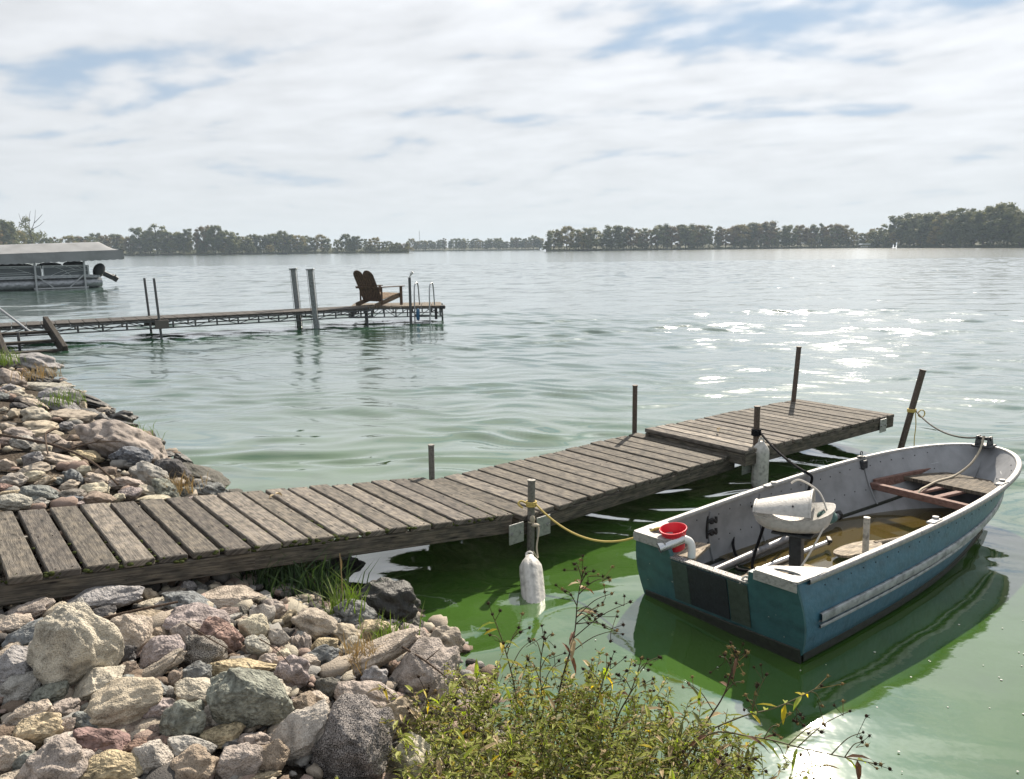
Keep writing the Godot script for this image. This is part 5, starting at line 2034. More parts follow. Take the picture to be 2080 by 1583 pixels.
func make_pebbles() -> void:
	var r := RandomNumberGenerator.new()
	r.seed = 19
	var sets := ["tan", "grey", "brown", "pink", "cream", "dark"]
	for si in 1:
		var at: Array[Transform3D] = []
		var tint: Array[Color] = []
		for k in 5200:
			var x := r.randf_range(-9.5, 0.6)
			var z := r.randf_range(-16.0, -1.2)
			if k % 2 == 0:
				x = r.randf_range(-3.0, 0.4)
				z = r.randf_range(-4.6, -1.8)
			var d := shore_distance(x, z)
			if d < -0.1 or d > 4.0:
				continue
			var s := r.randf_range(0.018, 0.075) * (1.0 if k % 2 == 0 else 1.9)
			at.append(Transform3D(Basis(Vector3.UP, r.randf() * TAU) * Basis(Vector3(1, 0, 0), r.randf_range(-0.5, 0.5)) * Basis.from_scale(Vector3(s * r.randf_range(0.9, 1.6), s * r.randf_range(0.5, 0.9), s)), Vector3(x, bank_height(x, z) + s * 0.08, z)))
			var q: Array = [[0.38, 0.33, 0.27], [0.30, 0.29, 0.27], [0.20, 0.155, 0.12], [0.34, 0.26, 0.22], [0.44, 0.40, 0.32], [0.10, 0.095, 0.09]][r.randi() % 6]
			tint.append(Color(q[0], q[1], q[2]))
		var mm := MultiMesh.new()
		mm.transform_format = MultiMesh.TRANSFORM_3D
		mm.use_colors = true
		var small := MB.new()
		small.blob(Vector3.ZERO, Vector3(0.5, 0.5, 0.5), 9, 6)
		var nn := noise(1.7, 2, 71)
		for i in small.v.size():
			small.v[i] *= 1.0 + 0.45 * nn.get_noise_3dv(small.v[i] * 2.0)
		mm.mesh = small.mesh()
		mm.instance_count = at.size()
		for i in at.size():
			mm.set_instance_transform(i, at[i])
			mm.set_instance_color(i, tint[i])
		var o := MultiMeshInstance3D.new()
		o.name = "pebbles"
		o.multimesh = mm
		var m := worn(mat("pebble", Color.WHITE, 0.9, 0.0, 0.3), tex.granite, tex.rough_height, 7.0, 0.4)
		m.vertex_color_use_as_albedo = true
		o.material_override = m
		add_child(o)
		tag(o, "small pebbles and gravel filling the gaps between the bank stones", "pebbles", "", "stuff")


# ---- plants
func leafy(key: String, c: Color, glow: Color) -> StandardMaterial3D:
	var m := mat(key, c, 0.6, 0.0, 0.35)
	m.backlight_enabled = true
	m.backlight = glow
	return m


func seed_head(mb: MB, p: Vector3, s: float, r: RandomNumberGenerator) -> void:
	mb.blob(p, Vector3.ONE * s * 0.55, 6, 4)
	for k in 7:
		var v := Vector3(r.randfn(), r.randfn() * 0.6 + 0.35, r.randfn()).normalized()
		var w := v.cross(Vector3(r.randfn(), r.randfn(), r.randfn())).normalized() * s * 0.22
		mb.tri(p + w, p + v * s * 1.35, p - w)


# one tall weed: a branching stem, toothed leaves and dark burr heads
func tall_weed(label: String, spine: Array, branches: Array, leaf_tone: String, heads: int, leaves: int, sd: int) -> void:
	var r := RandomNumberGenerator.new()
	r.seed = sd
	var o := thing("burr_weed", label, "weed", spine[0], 0.0, "tall weeds at the water's edge")
	var org: Vector3 = spine[0]
	var mb := MB.new()
	var sp := []
	for p in spine:
		sp.append(p - org)
	var main := curve(sp, 6)
	mb.tube(main, 0.0042, 6, true, 0.0018)
	var ends := [main[main.size() - 1]]
	var dirs := [(main[main.size() - 1] - main[main.size() - 2]).normalized()]
	for b in branches:
		var i0: int = int(b[0] * (main.size() - 1))
		var a := main[i0]
		var e: Vector3 = a + b[1]
		var pth := curve([a, a.lerp(e, 0.5) + Vector3(0, 0.02, 0), e], 5)
		mb.tube(pth, 0.0024, 5, true, 0.0012)
		ends.append(e)
		dirs.append((b[1] as Vector3).normalized())
	put("stem", mb, leafy("stem_" + leaf_tone, lin(0.10, 0.085, 0.045) if leaf_tone != "dry" else lin(0.06, 0.04, 0.03), Color(0.1, 0.1, 0.03)), o)
	var hm := mat("burr_dark", lin(0.035, 0.024, 0.016), 0.9, 0.0, 0.2)
	var hb := mat("burr_brown", lin(0.17, 0.12, 0.055), 0.9, 0.0, 0.2)
	for k in heads:
		var i := k % ends.size()
		var p: Vector3 = ends[i] + (Vector3(r.randfn(), r.randfn(), r.randfn()) * 0.028 if k >= ends.size() else Vector3.ZERO)
		mb = MB.new()
		seed_head(mb, p, r.randf_range(0.009, 0.013), r)
		if k >= ends.size():
			mb.tube(PackedVector3Array([ends[i] - dirs[i] * 0.03, p]), 0.0012, 4, false)
		put("seed_head", mb, hm if r.randf() < 0.65 else hb, o)
	var lm: Array = {"green": [leafy("leaf_lime", lin(0.205, 0.215, 0.045), Color(0.6, 0.7, 0.12)), leafy("leaf_yellow", lin(0.30, 0.25, 0.03), Color(0.8, 0.7, 0.1))], "dry": [leafy("leaf_rust", lin(0.10, 0.055, 0.03), Color(0.3, 0.16, 0.06)), leafy("leaf_tan", lin(0.26, 0.20, 0.11), Color(0.4, 0.32, 0.16))], "mixed": [leafy("leaf_lime", lin(0.205, 0.215, 0.045), Color(0.6, 0.7, 0.12)), leafy("leaf_rust", lin(0.10, 0.055, 0.03), Color(0.3, 0.16, 0.06))]}[leaf_tone]
	for k in leaves:
		var i := int(r.randf_range(0.15, 0.95) * (main.size() - 1))
		var d := Vector3(r.randfn(), r.randf_range(-0.5, 0.5), r.randfn()).normalized()
		mb = MB.new()
		mb.leaf(main[i], d, Vector3.UP, r.randf_range(0.05, 0.10), r.randf_range(0.012, 0.024), r.randf_range(0.1, 0.8))
		put("leaf", mb, lm[k % 2], o)


func make_plants() -> void:
	var r := RandomNumberGenerator.new()
	r.seed = 314
	var lime := leafy("leaf_lime", lin(0.205, 0.215, 0.045), Color(0.6, 0.7, 0.12))
	var olive := leafy("leaf_olive", lin(0.085, 0.095, 0.030), Color(0.4, 0.42, 0.12))
	var yellow := leafy("leaf_yellow", lin(0.30, 0.25, 0.03), Color(0.8, 0.7, 0.1))
	var dry := leafy("leaf_tan", lin(0.26, 0.20, 0.11), Color(0.4, 0.32, 0.16))
	var rust := leafy("leaf_rust", lin(0.10, 0.055, 0.03), Color(0.3, 0.16, 0.06))
	leafy("stem_green", lin(0.10, 0.085, 0.045), Color(0.1, 0.1, 0.03))
	# the dense low patch of weeds at the water's edge
	var patch := thing("weed_patch", "dense low patch of yellow-green weeds with tiny seed heads at the water's edge", "weeds")
	stuff(patch)
	var stems := MB.new()
	var ml := {"lime": MB.new(), "olive": MB.new(), "dry": MB.new(), "yellow": MB.new()}
	var hd := MB.new()
	var hl := MB.new()
	for k in 640:
		var s := r.randf()
		var x := lerpf(-0.42, 0.80, pow(s, 0.85)) + r.randfn() * 0.06
		var z := r.randf_range(-3.12, -2.28) + 0.25 * s
		var g := maxf(bank_height(x, z), -0.02)
		var b := Vector3(x, g, z)
		var h := r.randf_range(0.14, 0.34) * (0.55 + 0.65 * sin(PI * clampf(s * 0.9 + 0.08, 0.0, 1.0))) + maxf(0.0, 0.18 - g) * 0.75
		var tip := b + Vector3(r.randfn() * 0.09 + 0.05, h, r.randfn() * 0.08)
		var path := curve([b, b.lerp(tip, 0.5) + Vector3(r.randfn() * 0.02, 0.02, r.randfn() * 0.02), tip], 3)
		stems.tube(path, 0.0017, 4, false, 0.0009)
		var n := int(h * 78.0) + 5
		for q in n:
			var e := pow(r.randf(), 0.55)
			var p := path[mini(int(e * (path.size() - 1)), path.size() - 2)].lerp(path[mini(int(e * (path.size() - 1)) + 1, path.size() - 1)], fmod(e * (path.size() - 1), 1.0))
			var d := Vector3(r.randfn(), r.randf_range(-0.25, 0.9), r.randfn()).normalized()
			var pick := r.randf()
			var mb: MB = ml.lime if pick < 0.62 else ml.olive if pick < 0.80 else ml.dry if pick < 0.965 else ml.yellow
			mb.leaf(p, d, Vector3.UP, (r.randf_range(0.012, 0.036) if q % 16 else r.randf_range(0.05, 0.085)), (r.randf_range(0.004, 0.010) if q % 16 else r.randf_range(0.012, 0.02)), r.randf_range(0.0, 0.6))
			if q % 4 == 0:
				var tp := p + d * r.randf_range(0.012, 0.03)
				stems.tube(PackedVector3Array([p, tp]), 0.0008, 3, false)
				seed_head(hd if r.randf() < 0.40 else hl, tp, r.randf_range(0.004, 0.0075), r)
	put("stems", stems, mats.stem_green, patch)
	put("leaves", ml.lime, lime, patch)
	put("leaves", ml.olive, olive, patch)
	put("leaves", ml.dry, dry, patch)
	put("leaves", ml.yellow, yellow, patch)
	put("seed_heads", hd, mat("burr_dark", lin(0.035, 0.024, 0.016), 0.9, 0.0, 0.2), patch)
	put("seed_heads", hl, mat("burr_straw", lin(0.22, 0.20, 0.07), 0.9, 0.0, 0.2), patch)
	# tall single weeds that stand out of the patch
	tall_weed("tallest dried reddish-brown weed with a thick cluster of burrs, reaching up below the hanging fender", [Vector3(0.15, 0.12, -2.95), Vector3(0.18, 0.40, -2.95), Vector3(0.235, 0.62, -2.95), Vector3(0.25, 0.78, -2.95), Vector3(0.272, 0.90, -2.95)], [[0.62, Vector3(0.10, 0.05, 0.02)], [0.66, Vector3(0.14, 0.10, 0.0)], [0.72, Vector3(-0.06, 0.08, 0.02)], [0.8, Vector3(0.12, 0.06, -0.02)], [0.62, Vector3(0.16, -0.02, 0.02)], [0.7, Vector3(0.07, 0.02, 0.04)], [0.88, Vector3(0.05, 0.05, 0.0)], [0.94, Vector3(-0.03, 0.06, 0.0)], [0.45, Vector3(0.19, 0.10, 0.0)], [0.5, Vector3(0.22, 0.16, 0.02)], [0.66, Vector3(0.05, 0.01, 0.03)]], "dry", 46, 12, 1)
	tall_weed("green weed with two straw-coloured flower heads in front of the dark water under the fender", [Vector3(0.02, 0.12, -3.0), Vector3(0.0, 0.36, -3.0), Vector3(-0.04, 0.55, -3.0), Vector3(-0.088, 0.70, -3.0)], [[0.7, Vector3(-0.06, 0.06, 0.0)], [0.66, Vector3(0.05, 0.12, 0.0)], [0.72, Vector3(0.10, 0.10, 0.02)], [0.5, Vector3(0.08, 0.12, 0.0)]], "green", 12, 9, 2)
	tall_weed("leafy weed with dark burrs left of the tallest dried weed", [Vector3(0.10, 0.12, -2.9), Vector3(0.11, 0.34, -2.9), Vector3(0.10, 0.50, -2.92), Vector3(0.12, 0.66, -2.92)], [[0.5, Vector3(0.07, 0.12, 0.0)], [0.6, Vector3(-0.05, 0.10, 0.0)], [0.7, Vector3(0.05, 0.08, 0.02)], [0.8, Vector3(-0.03, 0.07, 0.0)], [0.85, Vector3(0.04, 0.06, 0.0)]], "green", 16, 12, 3)
	tall_weed("weed with brown withered burr clusters standing before the rowboat's shadow", [Vector3(0.64, 0.02, -2.8), Vector3(0.72, 0.30, -2.8), Vector3(0.80, 0.46, -2.8), Vector3(0.848, 0.63, -2.8)], [[0.75, Vector3(0.03, 0.10, 0.0)], [0.85, Vector3(-0.05, 0.06, 0.0)], [0.9, Vector3(0.04, 0.03, 0.0)], [0.7, Vector3(0.07, 0.05, 0.0)], [0.94, Vector3(0.0, 0.05, 0.0)], [0.55, Vector3(-0.10, 0.12, 0.0)]], "dry", 30, 8, 4)
	tall_weed("long arching weed with yellow leaves leaning right over the water", [Vector3(0.52, 0.06, -2.72), Vector3(0.66, 0.29, -2.74), Vector3(0.84, 0.39, -2.75), Vector3(0.99, 0.435, -2.75), Vector3(1.15, 0.52, -2.75)], [[0.62, Vector3(0.02, 0.12, 0.0)], [0.62, Vector3(0.05, 0.16, 0.0)], [0.66, Vector3(-0.04, 0.05, 0.0)], [0.8, Vector3(0.07, -0.06, 0.0)], [0.86, Vector3(0.02, -0.10, 0.0)], [0.95, Vector3(0.05, -0.06, 0.0)]], "green", 20, 13, 5)
	tall_weed("lowest weed stretching farthest right above the sun glint", [Vector3(0.46, 0.05, -2.55), Vector3(0.66, 0.40, -2.6), Vector3(0.86, 0.41, -2.6), Vector3(1.05, 0.36, -2.6), Vector3(1.30, 0.30, -2.6)], [[0.55, Vector3(0.05, 0.05, 0.0)], [0.62, Vector3(0.06, -0.10, 0.0)], [0.7, Vector3(0.12, 0.08, 0.0)], [0.78, Vector3(0.03, -0.12, 0.0)], [0.84, Vector3(0.10, 0.10, 0.02)], [0.9, Vector3(0.06, 0.06, 0.0)], [0.72, Vector3(0.18, 0.14, 0.0)]], "mixed", 26, 12, 6)
	tall_weed("thin weed with small burrs over the sunlit green water, right of the tallest dried weed", [Vector3(0.36, 0.04, -2.88), Vector3(0.40, 0.28, -2.9), Vector3(0.46, 0.42, -2.9), Vector3(0.50, 0.56, -2.9)], [[0.6, Vector3(0.07, 0.08, 0.0)], [0.7, Vector3(-0.06, 0.07, 0.0)], [0.85, Vector3(0.05, 0.03, 0.0)], [0.55, Vector3(0.12, 0.06, 0.0)], [0.8, Vector3(0.09, 0.09, 0.0)]], "mixed", 17, 7, 7)
	tall_weed("green weed with broad leaves in front of the big tan boulder", [Vector3(-0.33, 0.16, -2.75), Vector3(-0.35, 0.34, -2.76), Vector3(-0.33, 0.50, -2.8)], [[0.5, Vector3(-0.05, 0.08, 0.0)], [0.6, Vector3(0.08, 0.06, 0.02)], [0.8, Vector3(0.04, 0.06, 0.0)]], "green", 9, 9, 8)
	tall_weed("weed with a yellow leaf in the middle of the patch's upper edge", [Vector3(0.26, 0.06, -2.75), Vector3(0.28, 0.34, -2.76), Vector3(0.33, 0.50, -2.8), Vector3(0.36, 0.58, -2.82)], [[0.6, Vector3(0.10, 0.07, 0.0)], [0.7, Vector3(-0.07, 0.07, 0.0)], [0.8, Vector3(0.04, 0.05, 0.0)]], "green", 12, 10, 9)
	tall_weed("short bushy weed at the bottom edge under the arching weed", [Vector3(0.56, 0.03, -2.42), Vector3(0.62, 0.28, -2.44), Vector3(0.72, 0.44, -2.46)], [[0.5, Vector3(0.08, 0.08, 0.0)], [0.6, Vector3(-0.06, 0.10, 0.0)], [0.8, Vector3(0.09, 0.02, 0.0)], [0.7, Vector3(0.14, 0.05, 0.0)]], "mixed", 16, 10, 10)
	# grasses
	leafy("leaf_blade", lin(0.10, 0.135, 0.03), Color(0.3, 0.4, 0.08))
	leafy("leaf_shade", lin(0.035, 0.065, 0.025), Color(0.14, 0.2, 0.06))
	for q in [
		[Vector3(-1.36, 0.22, -4.32), 160, 0.30, 0.34, "olive", "tall dark grass growing in the shade under the near edge of the dock"], [Vector3(-1.08, 0.20, -4.22), 80, 0.26, 0.28, "olive", "dark grass clump beside the black wet boulder"],
		[Vector3(-0.64, 0.24, -3.66), 60, 0.15, 0.18, "lime", "sunny bright grass tuft on the yellow-tan pitted rock"], [Vector3(-0.90, 0.25, -3.95), 46, 0.20, 0.16, "lime", "light green weeds beside the olive-grey smooth oval rock"],
		[Vector3(-2.42, 0.44, -3.78), 40, 0.13, 0.12, "lime", "small green sprouts at the shore end of the dock beam"], [Vector3(-2.16, 0.47, -2.55), 34, 0.24, 0.12, "olive", "long grass blades entering at the lower left frame edge"],
		[Vector3(-8.35, 0.36, -12.9), 110, 0.30, 0.42, "lime", "yellow-green grass clump far up the bank below the wooden steps"], [Vector3(-6.55, 0.45, -10.9), 70, 0.22, 0.4, "dry", "dry straw grass between stones on the upper bank"],
		[Vector3(-3.62, 0.40, -7.42), 70, 0.16, 0.30, "lime", "green tuft beside the blue-grey patched rock"], [Vector3(-2.62, 0.30, -6.02), 60, 0.16, 0.24, "dry", "dry grass around the mossy rock behind the dock"],
		[Vector3(-5.2, 0.42, -9.1), 60, 0.22, 0.35, "lime", "bright green weeds in the middle of the far bank"], [Vector3(-0.72, 0.26, -3.42), 90, 0.14, 0.14, "dry", "withered grass mat between the sunny tuft and the longest slab"],
	]:
		var o := thing("grass_tuft", q[5], "grass", q[0], 0.0, "grass tufts between the stones")
		var mb := MB.new()
		for k in int(q[1] * 1.5):
			var b: Vector3 = Vector3(r.randfn(), 0, r.randfn()) * q[3] * 0.34
			var h: float = q[2] * r.randf_range(0.45, 1.15)
			var lean := Vector3(r.randfn(), 0, r.randfn()) * h * 0.38
			var w := h * 0.012 + 0.0012
			var side := Vector3(r.randfn(), 0, r.randfn()).normalized() * w
			var m1: Vector3 = b + lean * 0.35 + Vector3.UP * h * 0.55
			var m2: Vector3 = b + lean * 1.1 + Vector3.UP * h * 0.92
			mb.quad(b - side, b + side, m1 + side * 0.8, m1 - side * 0.8)
			mb.tri(m1 - side * 0.8, m1 + side * 0.8, m2)
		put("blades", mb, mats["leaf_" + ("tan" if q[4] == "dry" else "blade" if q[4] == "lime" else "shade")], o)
	# single stalks
	var stalk := thing("dry_stalk", "single upright pale stalk in front of the black wet boulder", "stalk", Vector3(-0.92, 0.26, -4.0))
	var mb2 := MB.new()
	mb2.tube(PackedVector3Array([Vector3.ZERO, Vector3(0.004, 0.16, 0), Vector3(0.0, 0.31, 0)]), 0.004, 5, true, 0.002)
	mb2.leaf(Vector3(0.0, 0.2, 0), Vector3(0.2, 1, 0), Vector3.RIGHT, 0.09, 0.012)
	put("stem", mb2, dry, stalk)
	for q in [[Vector3(-1.90, 0.535, -2.80), lime, "bright green five-lobed sprout left of the largest pitted boulder"], [Vector3(-1.32, 0.47, -2.72), yellow, "tiny yellow-green sprout by the smooth tan boulder"], [Vector3(-2.35, 0.46, -3.72), lime, "bright green leaf sprout against the dock beam"]]:
		var o := thing("sprout", q[2], "sprout", q[0], 0.0)
		for k in 5:
			var mb := MB.new()
			var an := TAU * k / 5.0
			mb.leaf(Vector3.ZERO, Vector3(cos(an), 0.55, sin(an)), Vector3.UP, 0.06, 0.034, 0.5)
			put("leaf", mb, q[1], o)


func make_litter() -> void:
	var bark := worn(mat("driftwood", lin(0.115, 0.085, 0.065), 0.9, 0.0, 0.2), tex.mottle, tex.rough_height, 6.0, 0.6)
	for q in [
		[[Vector3(-2.35, 0.50, -2.95), Vector3(-2.05, 0.525, -3.15), Vector3(-1.80, 0.56, -3.30), Vector3(-1.55, 0.56, -3.45)], 0.010, "long dark driftwood branch lying across the stones below the dock"],
		[[Vector3(-2.15, 0.50, -3.32), Vector3(-1.95, 0.51, -3.28), Vector3(-1.80, 0.53, -3.22)], 0.009, "short dark stick beside the long driftwood branch"],
		[[Vector3(-1.42, 0.565, -3.22), Vector3(-1.27, 0.57, -3.08), Vector3(-1.12, 0.55, -2.98)], 0.0035, "thin twig lying on the speckled stone and the ochre slab"],
		[[Vector3(-1.10, 0.50, -3.20), Vector3(-1.0, 0.505, -3.10), Vector3(-0.93, 0.46, -3.05)], 0.003, "thin curled twig beside the speckled pink boulder"],
		[[Vector3(-4.3, 0.66, -6.5), Vector3(-3.75, 0.62, -6.3), Vector3(-3.25, 0.57, -5.95), Vector3(-2.85, 0.50, -5.55)], 0.012, "long thin dead branch lying on the stones behind the dock"],
		[[Vector3(-4.05, 0.62, -6.9), Vector3(-3.9, 0.66, -6.5), Vector3(-3.6, 0.62, -6.0)], 0.010, "dead forked twig crossing the long branch behind the dock"],
		[[Vector3(-3.60, 0.58, -6.25), Vector3(-3.42, 0.62, -6.35), Vector3(-3.25, 0.60, -6.45)], 0.008, "small side twig right of the whitest stone"],
		[[Vector3(-0.52, 0.34, -3.42), Vector3(-0.40, 0.335, -3.30), Vector3(-0.30, 0.30, -3.22)], 0.006, "pale bare stick right of the longest flat slab"],
		[[Vector3(-2.2, 0.51, -2.52), Vector3(-2.0, 0.53, -2.68), Vector3(-1.88, 0.55, -2.8)], 0.005, "thin stick at the left frame edge below the grey boulder"],
	]:
		var pts: Array = q[0]
		var mb := MB.new()
		mb.tube(curve(pts, 5), q[1], 7, true, q[1] * 0.55)
		var md: Vector3 = pts[1]
		mb.tube(PackedVector3Array([md, md + Vector3(0.06, 0.03, -0.05)]), q[1] * 0.6, 5, true, q[1] * 0.3)
		tag(put("stick", mb, bark), q[2], "stick")
	var r := RandomNumberGenerator.new()
	r.seed = 6
	var leafm := [mats.leaf_lime, leafy("leaf_red", lin(0.22, 0.035, 0.02), Color(0.4, 0.08, 0.04)), mats.leaf_tan, mats.leaf_yellow]
	for q in [
		[Vector3(-2.42, 0.615, -4.35), 0, "green leaf with its stem lying on the innermost dock planks"], [Vector3(-1.545, 0.515, -4.83), 0, "tuft of bright green leaves sprouting at the boat side edge of the dock"], [Vector3(-1.60, 0.535, -5.15), 2, "curled pale dry leaf in the middle of the inner dock section"],
		[Vector3(1.95, 0.435, -7.35), 2, "curled pale dry leaf on the newest pale dock plank"], [Vector3(-1.92, 0.50, -2.66), 1, "red dead leaf between the stones at the lower left"], [Vector3(-1.42, 0.45, -2.62), 1, "red dead leaf under the smooth tan boulder"],
		[Vector3(-1.95, 0.52, -2.95), 1, "dark red leaf below the long driftwood branch"], [Vector3(0.0, 0.33, -2.55), 1, "rust-red leaf at the left of the weed patch"],
	]:
		var o := thing("fallen_leaf", q[2], "leaf", q[0])
		var mb := MB.new()
		for k in 3:
			mb.leaf(Vector3(0.004 * k, 0.004 * k, 0), Vector3(r.randfn(), 0.12, r.randfn()).normalized(), Vector3.UP, 0.055, 0.026, 0.4, 0.35)
		put("blade", mb, leafm[q[1]], o)
	# a few bits of foam and leaf afloat
	var foam := mat("floating_fluff", lin(0.6, 0.6, 0.56), 0.8)
	var mbf := MB.new()
	for k in 70:
		var x := r.randf_range(0.4, 3.4)
		var z := r.randf_range(-4.3, -2.2)
		if shore_distance(x, z) > -0.15:
			continue
		mbf.blob(Vector3(x, 0.004, z), Vector3(1, 0.35, 0.8) * r.randf_range(0.003, 0.008), 6, 4)
	tag(put("floating_specks", mbf, foam), "tiny pale specks floating on the quiet green water by the rowboat", "specks", "", "stuff")


func rocks_near() -> void:
	rk(-1.69, 0.621, -2.86, 0.328, 0.405, 0.246, 30, 12, "w", "cream", 1, "largest pale cream pitted boulder, wedge-shaped, left of the foreground heap")
	rk(-1.44, 0.517, -2.68, 0.284, 0.177, 0.213, 28, 5, "r", "tan", 1, "big smooth tan round boulder below the large pitted cream boulder")
	rk(-1.41, 0.507, -2.47, 0.204, 0.100, 0.123, 29, -32, "e", "red", 1, "smooth brick-red stone slanting at the lower left")
	rk(-1.63, 0.546, -2.46, 0.185, 0.131, 0.139, 33, 14, "a", "ochre", 1, "mustard-yellow lumpy stone near the lower left corner")
	rk(-1.64, 0.553, -2.34, 0.152, 0.144, 0.145, 35, -20, "a", "pink", 1, "pinkish grey boulder cut by the lower left frame edge")
	rk(-1.46, 0.540, -2.29, 0.220, 0.177, 0.165, 32, 0, "r", "tan", 1, "rough tan round boulder at the bottom edge, left part")
	rk(-1.58, 0.532, -2.31, 0.095, 0.090, 0.071, 34, 20, "a", "green", 0, "dark green-grey stone wedged beside the rough tan boulder")
	rk(-1.31, 0.504, -2.33, 0.194, 0.108, 0.124, 29, -10, "a", "ochre", 1, "orange-tan broken stone at the bottom edge")
	rk(-1.21, 0.484, -2.39, 0.141, 0.134, 0.106, 26, 0, "a", "cream", 1, "cream angular block with flat faces at the bottom edge")
	rk(-1.59, 0.524, -2.78, 0.241, 0.132, 0.181, 29, 25, "w", "cream", 1, "cream wedge rock tucked under the large pitted boulder")
	rk(-1.73, 0.539, -2.72, 0.132, 0.098, 0.099, 32, -5, "a", "green", 1, "olive-grey blocky stone left of the cream wedge")
	rk(-1.90, 0.583, -2.79, 0.211, 0.165, 0.158, 34, 15, "a", "grey", 1, "rough light grey boulder at the left frame edge")
	rk(-1.84, 0.557, -2.72, 0.169, 0.128, 0.127, 34, 30, "a", "grey", 1, "grey-tan craggy rock just below the rough grey boulder")
	rk(-1.72, 0.545, -2.56, 0.176, 0.092, 0.124, 33, 12, "r", "pink", 1, "pale pink mottled stone above the mustard-yellow stone")
	rk(-1.64, 0.518, -2.64, 0.131, 0.076, 0.098, 31, 30, "w", "tan", 0, "tan ridged stone right of the pale pink mottled stone")
	rk(-1.57, 0.516, -2.53, 0.086, 0.066, 0.051, 31, 10, "s", "pink", 0, "peach flat stone right of the mustard-yellow stone")
	rk(-1.51, 0.502, -2.59, 0.137, 0.069, 0.088, 30, -25, "r", "blue", 1, "blue-grey stone above the brick-red stone")
	rk(-1.93, 0.556, -3.07, 0.188, 0.103, 0.113, 32, 30, "s", "cream", 1, "whitish slab leaning on the left of the pitted boulder")
	rk(-2.03, 0.559, -3.13, 0.231, 0.103, 0.171, 32, 15, "a", "blue", 1, "bluish grey flat-topped rock crossed by a long branch")
	rk(-2.18, 0.562, -3.23, 0.158, 0.093, 0.118, 33, 0, "a", "pink", 1, "pinkish beige knobbly stone at the left edge above the branch")
	rk(-2.21, 0.548, -3.41, 0.211, 0.077, 0.138, 32, 5, "e", "tan", 1, "tan flat oval stone near the shore end of the dock")
	rk(-2.00, 0.537, -3.41, 0.123, 0.117, 0.092, 30, 70, "e", "grey", 0, "grey upright egg-shaped stone behind the branch")
	rk(-1.98, 0.505, -3.55, 0.176, 0.069, 0.121, 29, -10, "r", "brown", 1, "brown rounded stone right of the grey upright egg")
	rk(-1.97, 0.517, -3.59, 0.371, 0.108, 0.191, 28, 0, "a", "grey", 1, "long grey rock lying against the dock beam")
	rk(-2.22, 0.518, -3.61, 0.194, 0.032, 0.085, 31, -28, "s", "cream", 1, "pale yellowish slab sloping down from the dock end")
	rk(-2.35, 0.554, -3.52, 0.128, 0.070, 0.096, 33, 10, "r", "tan", 0, "beige-grey low stone at the left below the dock")
	rk(-2.30, 0.521, -3.73, 0.157, 0.054, 0.104, 31, -8, "e", "cream", 0, "beige oval stone pressed to the dock beam end")
	rk(-2.47, 0.543, -3.76, 0.222, 0.082, 0.161, 33, 0, "e", "tan", 1, "large beige stone under the first dock planks")
	rk(-2.10, 0.530, -3.41, 0.129, 0.062, 0.077, 31, 25, "s", "tan", 0, "thin tan flat stone beside the flat oval one")
	rk(-1.92, 0.501, -3.47, 0.133, 0.051, 0.086, 29, 0, "a", "dark", 0, "dark grey stone partly under the branch tip")
	rk(-1.94, 0.510, -3.39, 0.092, 0.050, 0.069, 29, 0, "r", "tan", 0, "small tan stone at the foot of the grey upright egg")
	rk(-1.64, 0.537, -3.17, 0.229, 0.197, 0.172, 27, -50, "a", "pink", 1, "long pink-tan rock slanting right of the pitted boulder")
	rk(-1.62, 0.515, -3.06, 0.111, 0.106, 0.093, 27, 0, "a", "dark", 0, "shaded dark rock in the hollow by the pitted boulder")
	rk(-1.56, 0.492, -2.96, 0.096, 0.073, 0.072, 27, 30, "w", "brown", 0, "brown pointed stone below the shaded hollow")
	rk(-1.53, 0.486, -2.89, 0.080, 0.059, 0.060, 27, 0, "r", "blue", 0, "small slate-grey stone under the brown pointed one")
	rk(-1.41, 0.477, -2.85, 0.127, 0.072, 0.095, 26, -35, "a", "green", 0, "grey-olive blocky stone right of the smooth tan boulder")
	rk(-1.38, 0.470, -2.59, 0.190, 0.044, 0.080, 28, -3, "s", "brown", 1, "rust-brown layered shard lying above the dark red shard")
	rk(-1.27, 0.463, -2.52, 0.206, 0.039, 0.068, 26, -8, "s", "red", 1, "dark red and grey flat shard in front")
	rk(-1.51, 0.519, -2.43, 0.142, 0.083, 0.103, 31, -15, "r", "cream", 1, "pale cream stone squeezed between the red and rough tan ones")
	rk(-1.58, 0.524, -2.25, 0.121, 0.050, 0.060, 35, 0, "r", "tan", 1, "tan stone at the very lower left corner")
	rk(-1.58, 0.500, -2.69, 0.048, 0.045, 0.044, 30, 40, "a", "grey", 0, "small pale grey stone left of the smooth tan boulder")
	rk(-1.47, 0.469, -3.44, 0.298, 0.141, 0.221, 23, -12, "r", "pink", 1, "large pink-beige granite boulder in the middle of the heap")
	rk(-1.58, 0.455, -3.64, 0.276, 0.114, 0.189, 23, -22, "a", "blue", 1, "blue-grey sharp-edged rock at the branch tip")
	rk(-1.47, 0.400, -3.83, 0.377, 0.081, 0.196, 20, -3, "s", "pink", 1, "long pink-beige slab beside the shaded grass")
	rk(-1.45, 0.484, -3.28, 0.144, 0.137, 0.108, 23, 25, "r", "tan", 0, "tan rounded stone in front of the pink-beige granite boulder")
	rk(-1.30, 0.457, -3.29, 0.209, 0.175, 0.156, 21, -20, "a", "red", 1, "maroon-pink angular rock against the granite boulder")
	rk(-1.32, 0.466, -3.15, 0.199, 0.158, 0.149, 22, -15, "r", "speck", 1, "black-and-white speckled stone under a thin twig")
	rk(-1.48, 0.497, -3.10, 0.201, 0.136, 0.151, 25, 15, "a", "pink", 1, "pink-brown blocky stone left of the speckled one")
	rk(-1.46, 0.477, -2.99, 0.269, 0.062, 0.087, 26, 25, "e", "tan", 1, "long tan stone rising to the right below the pink-brown one")
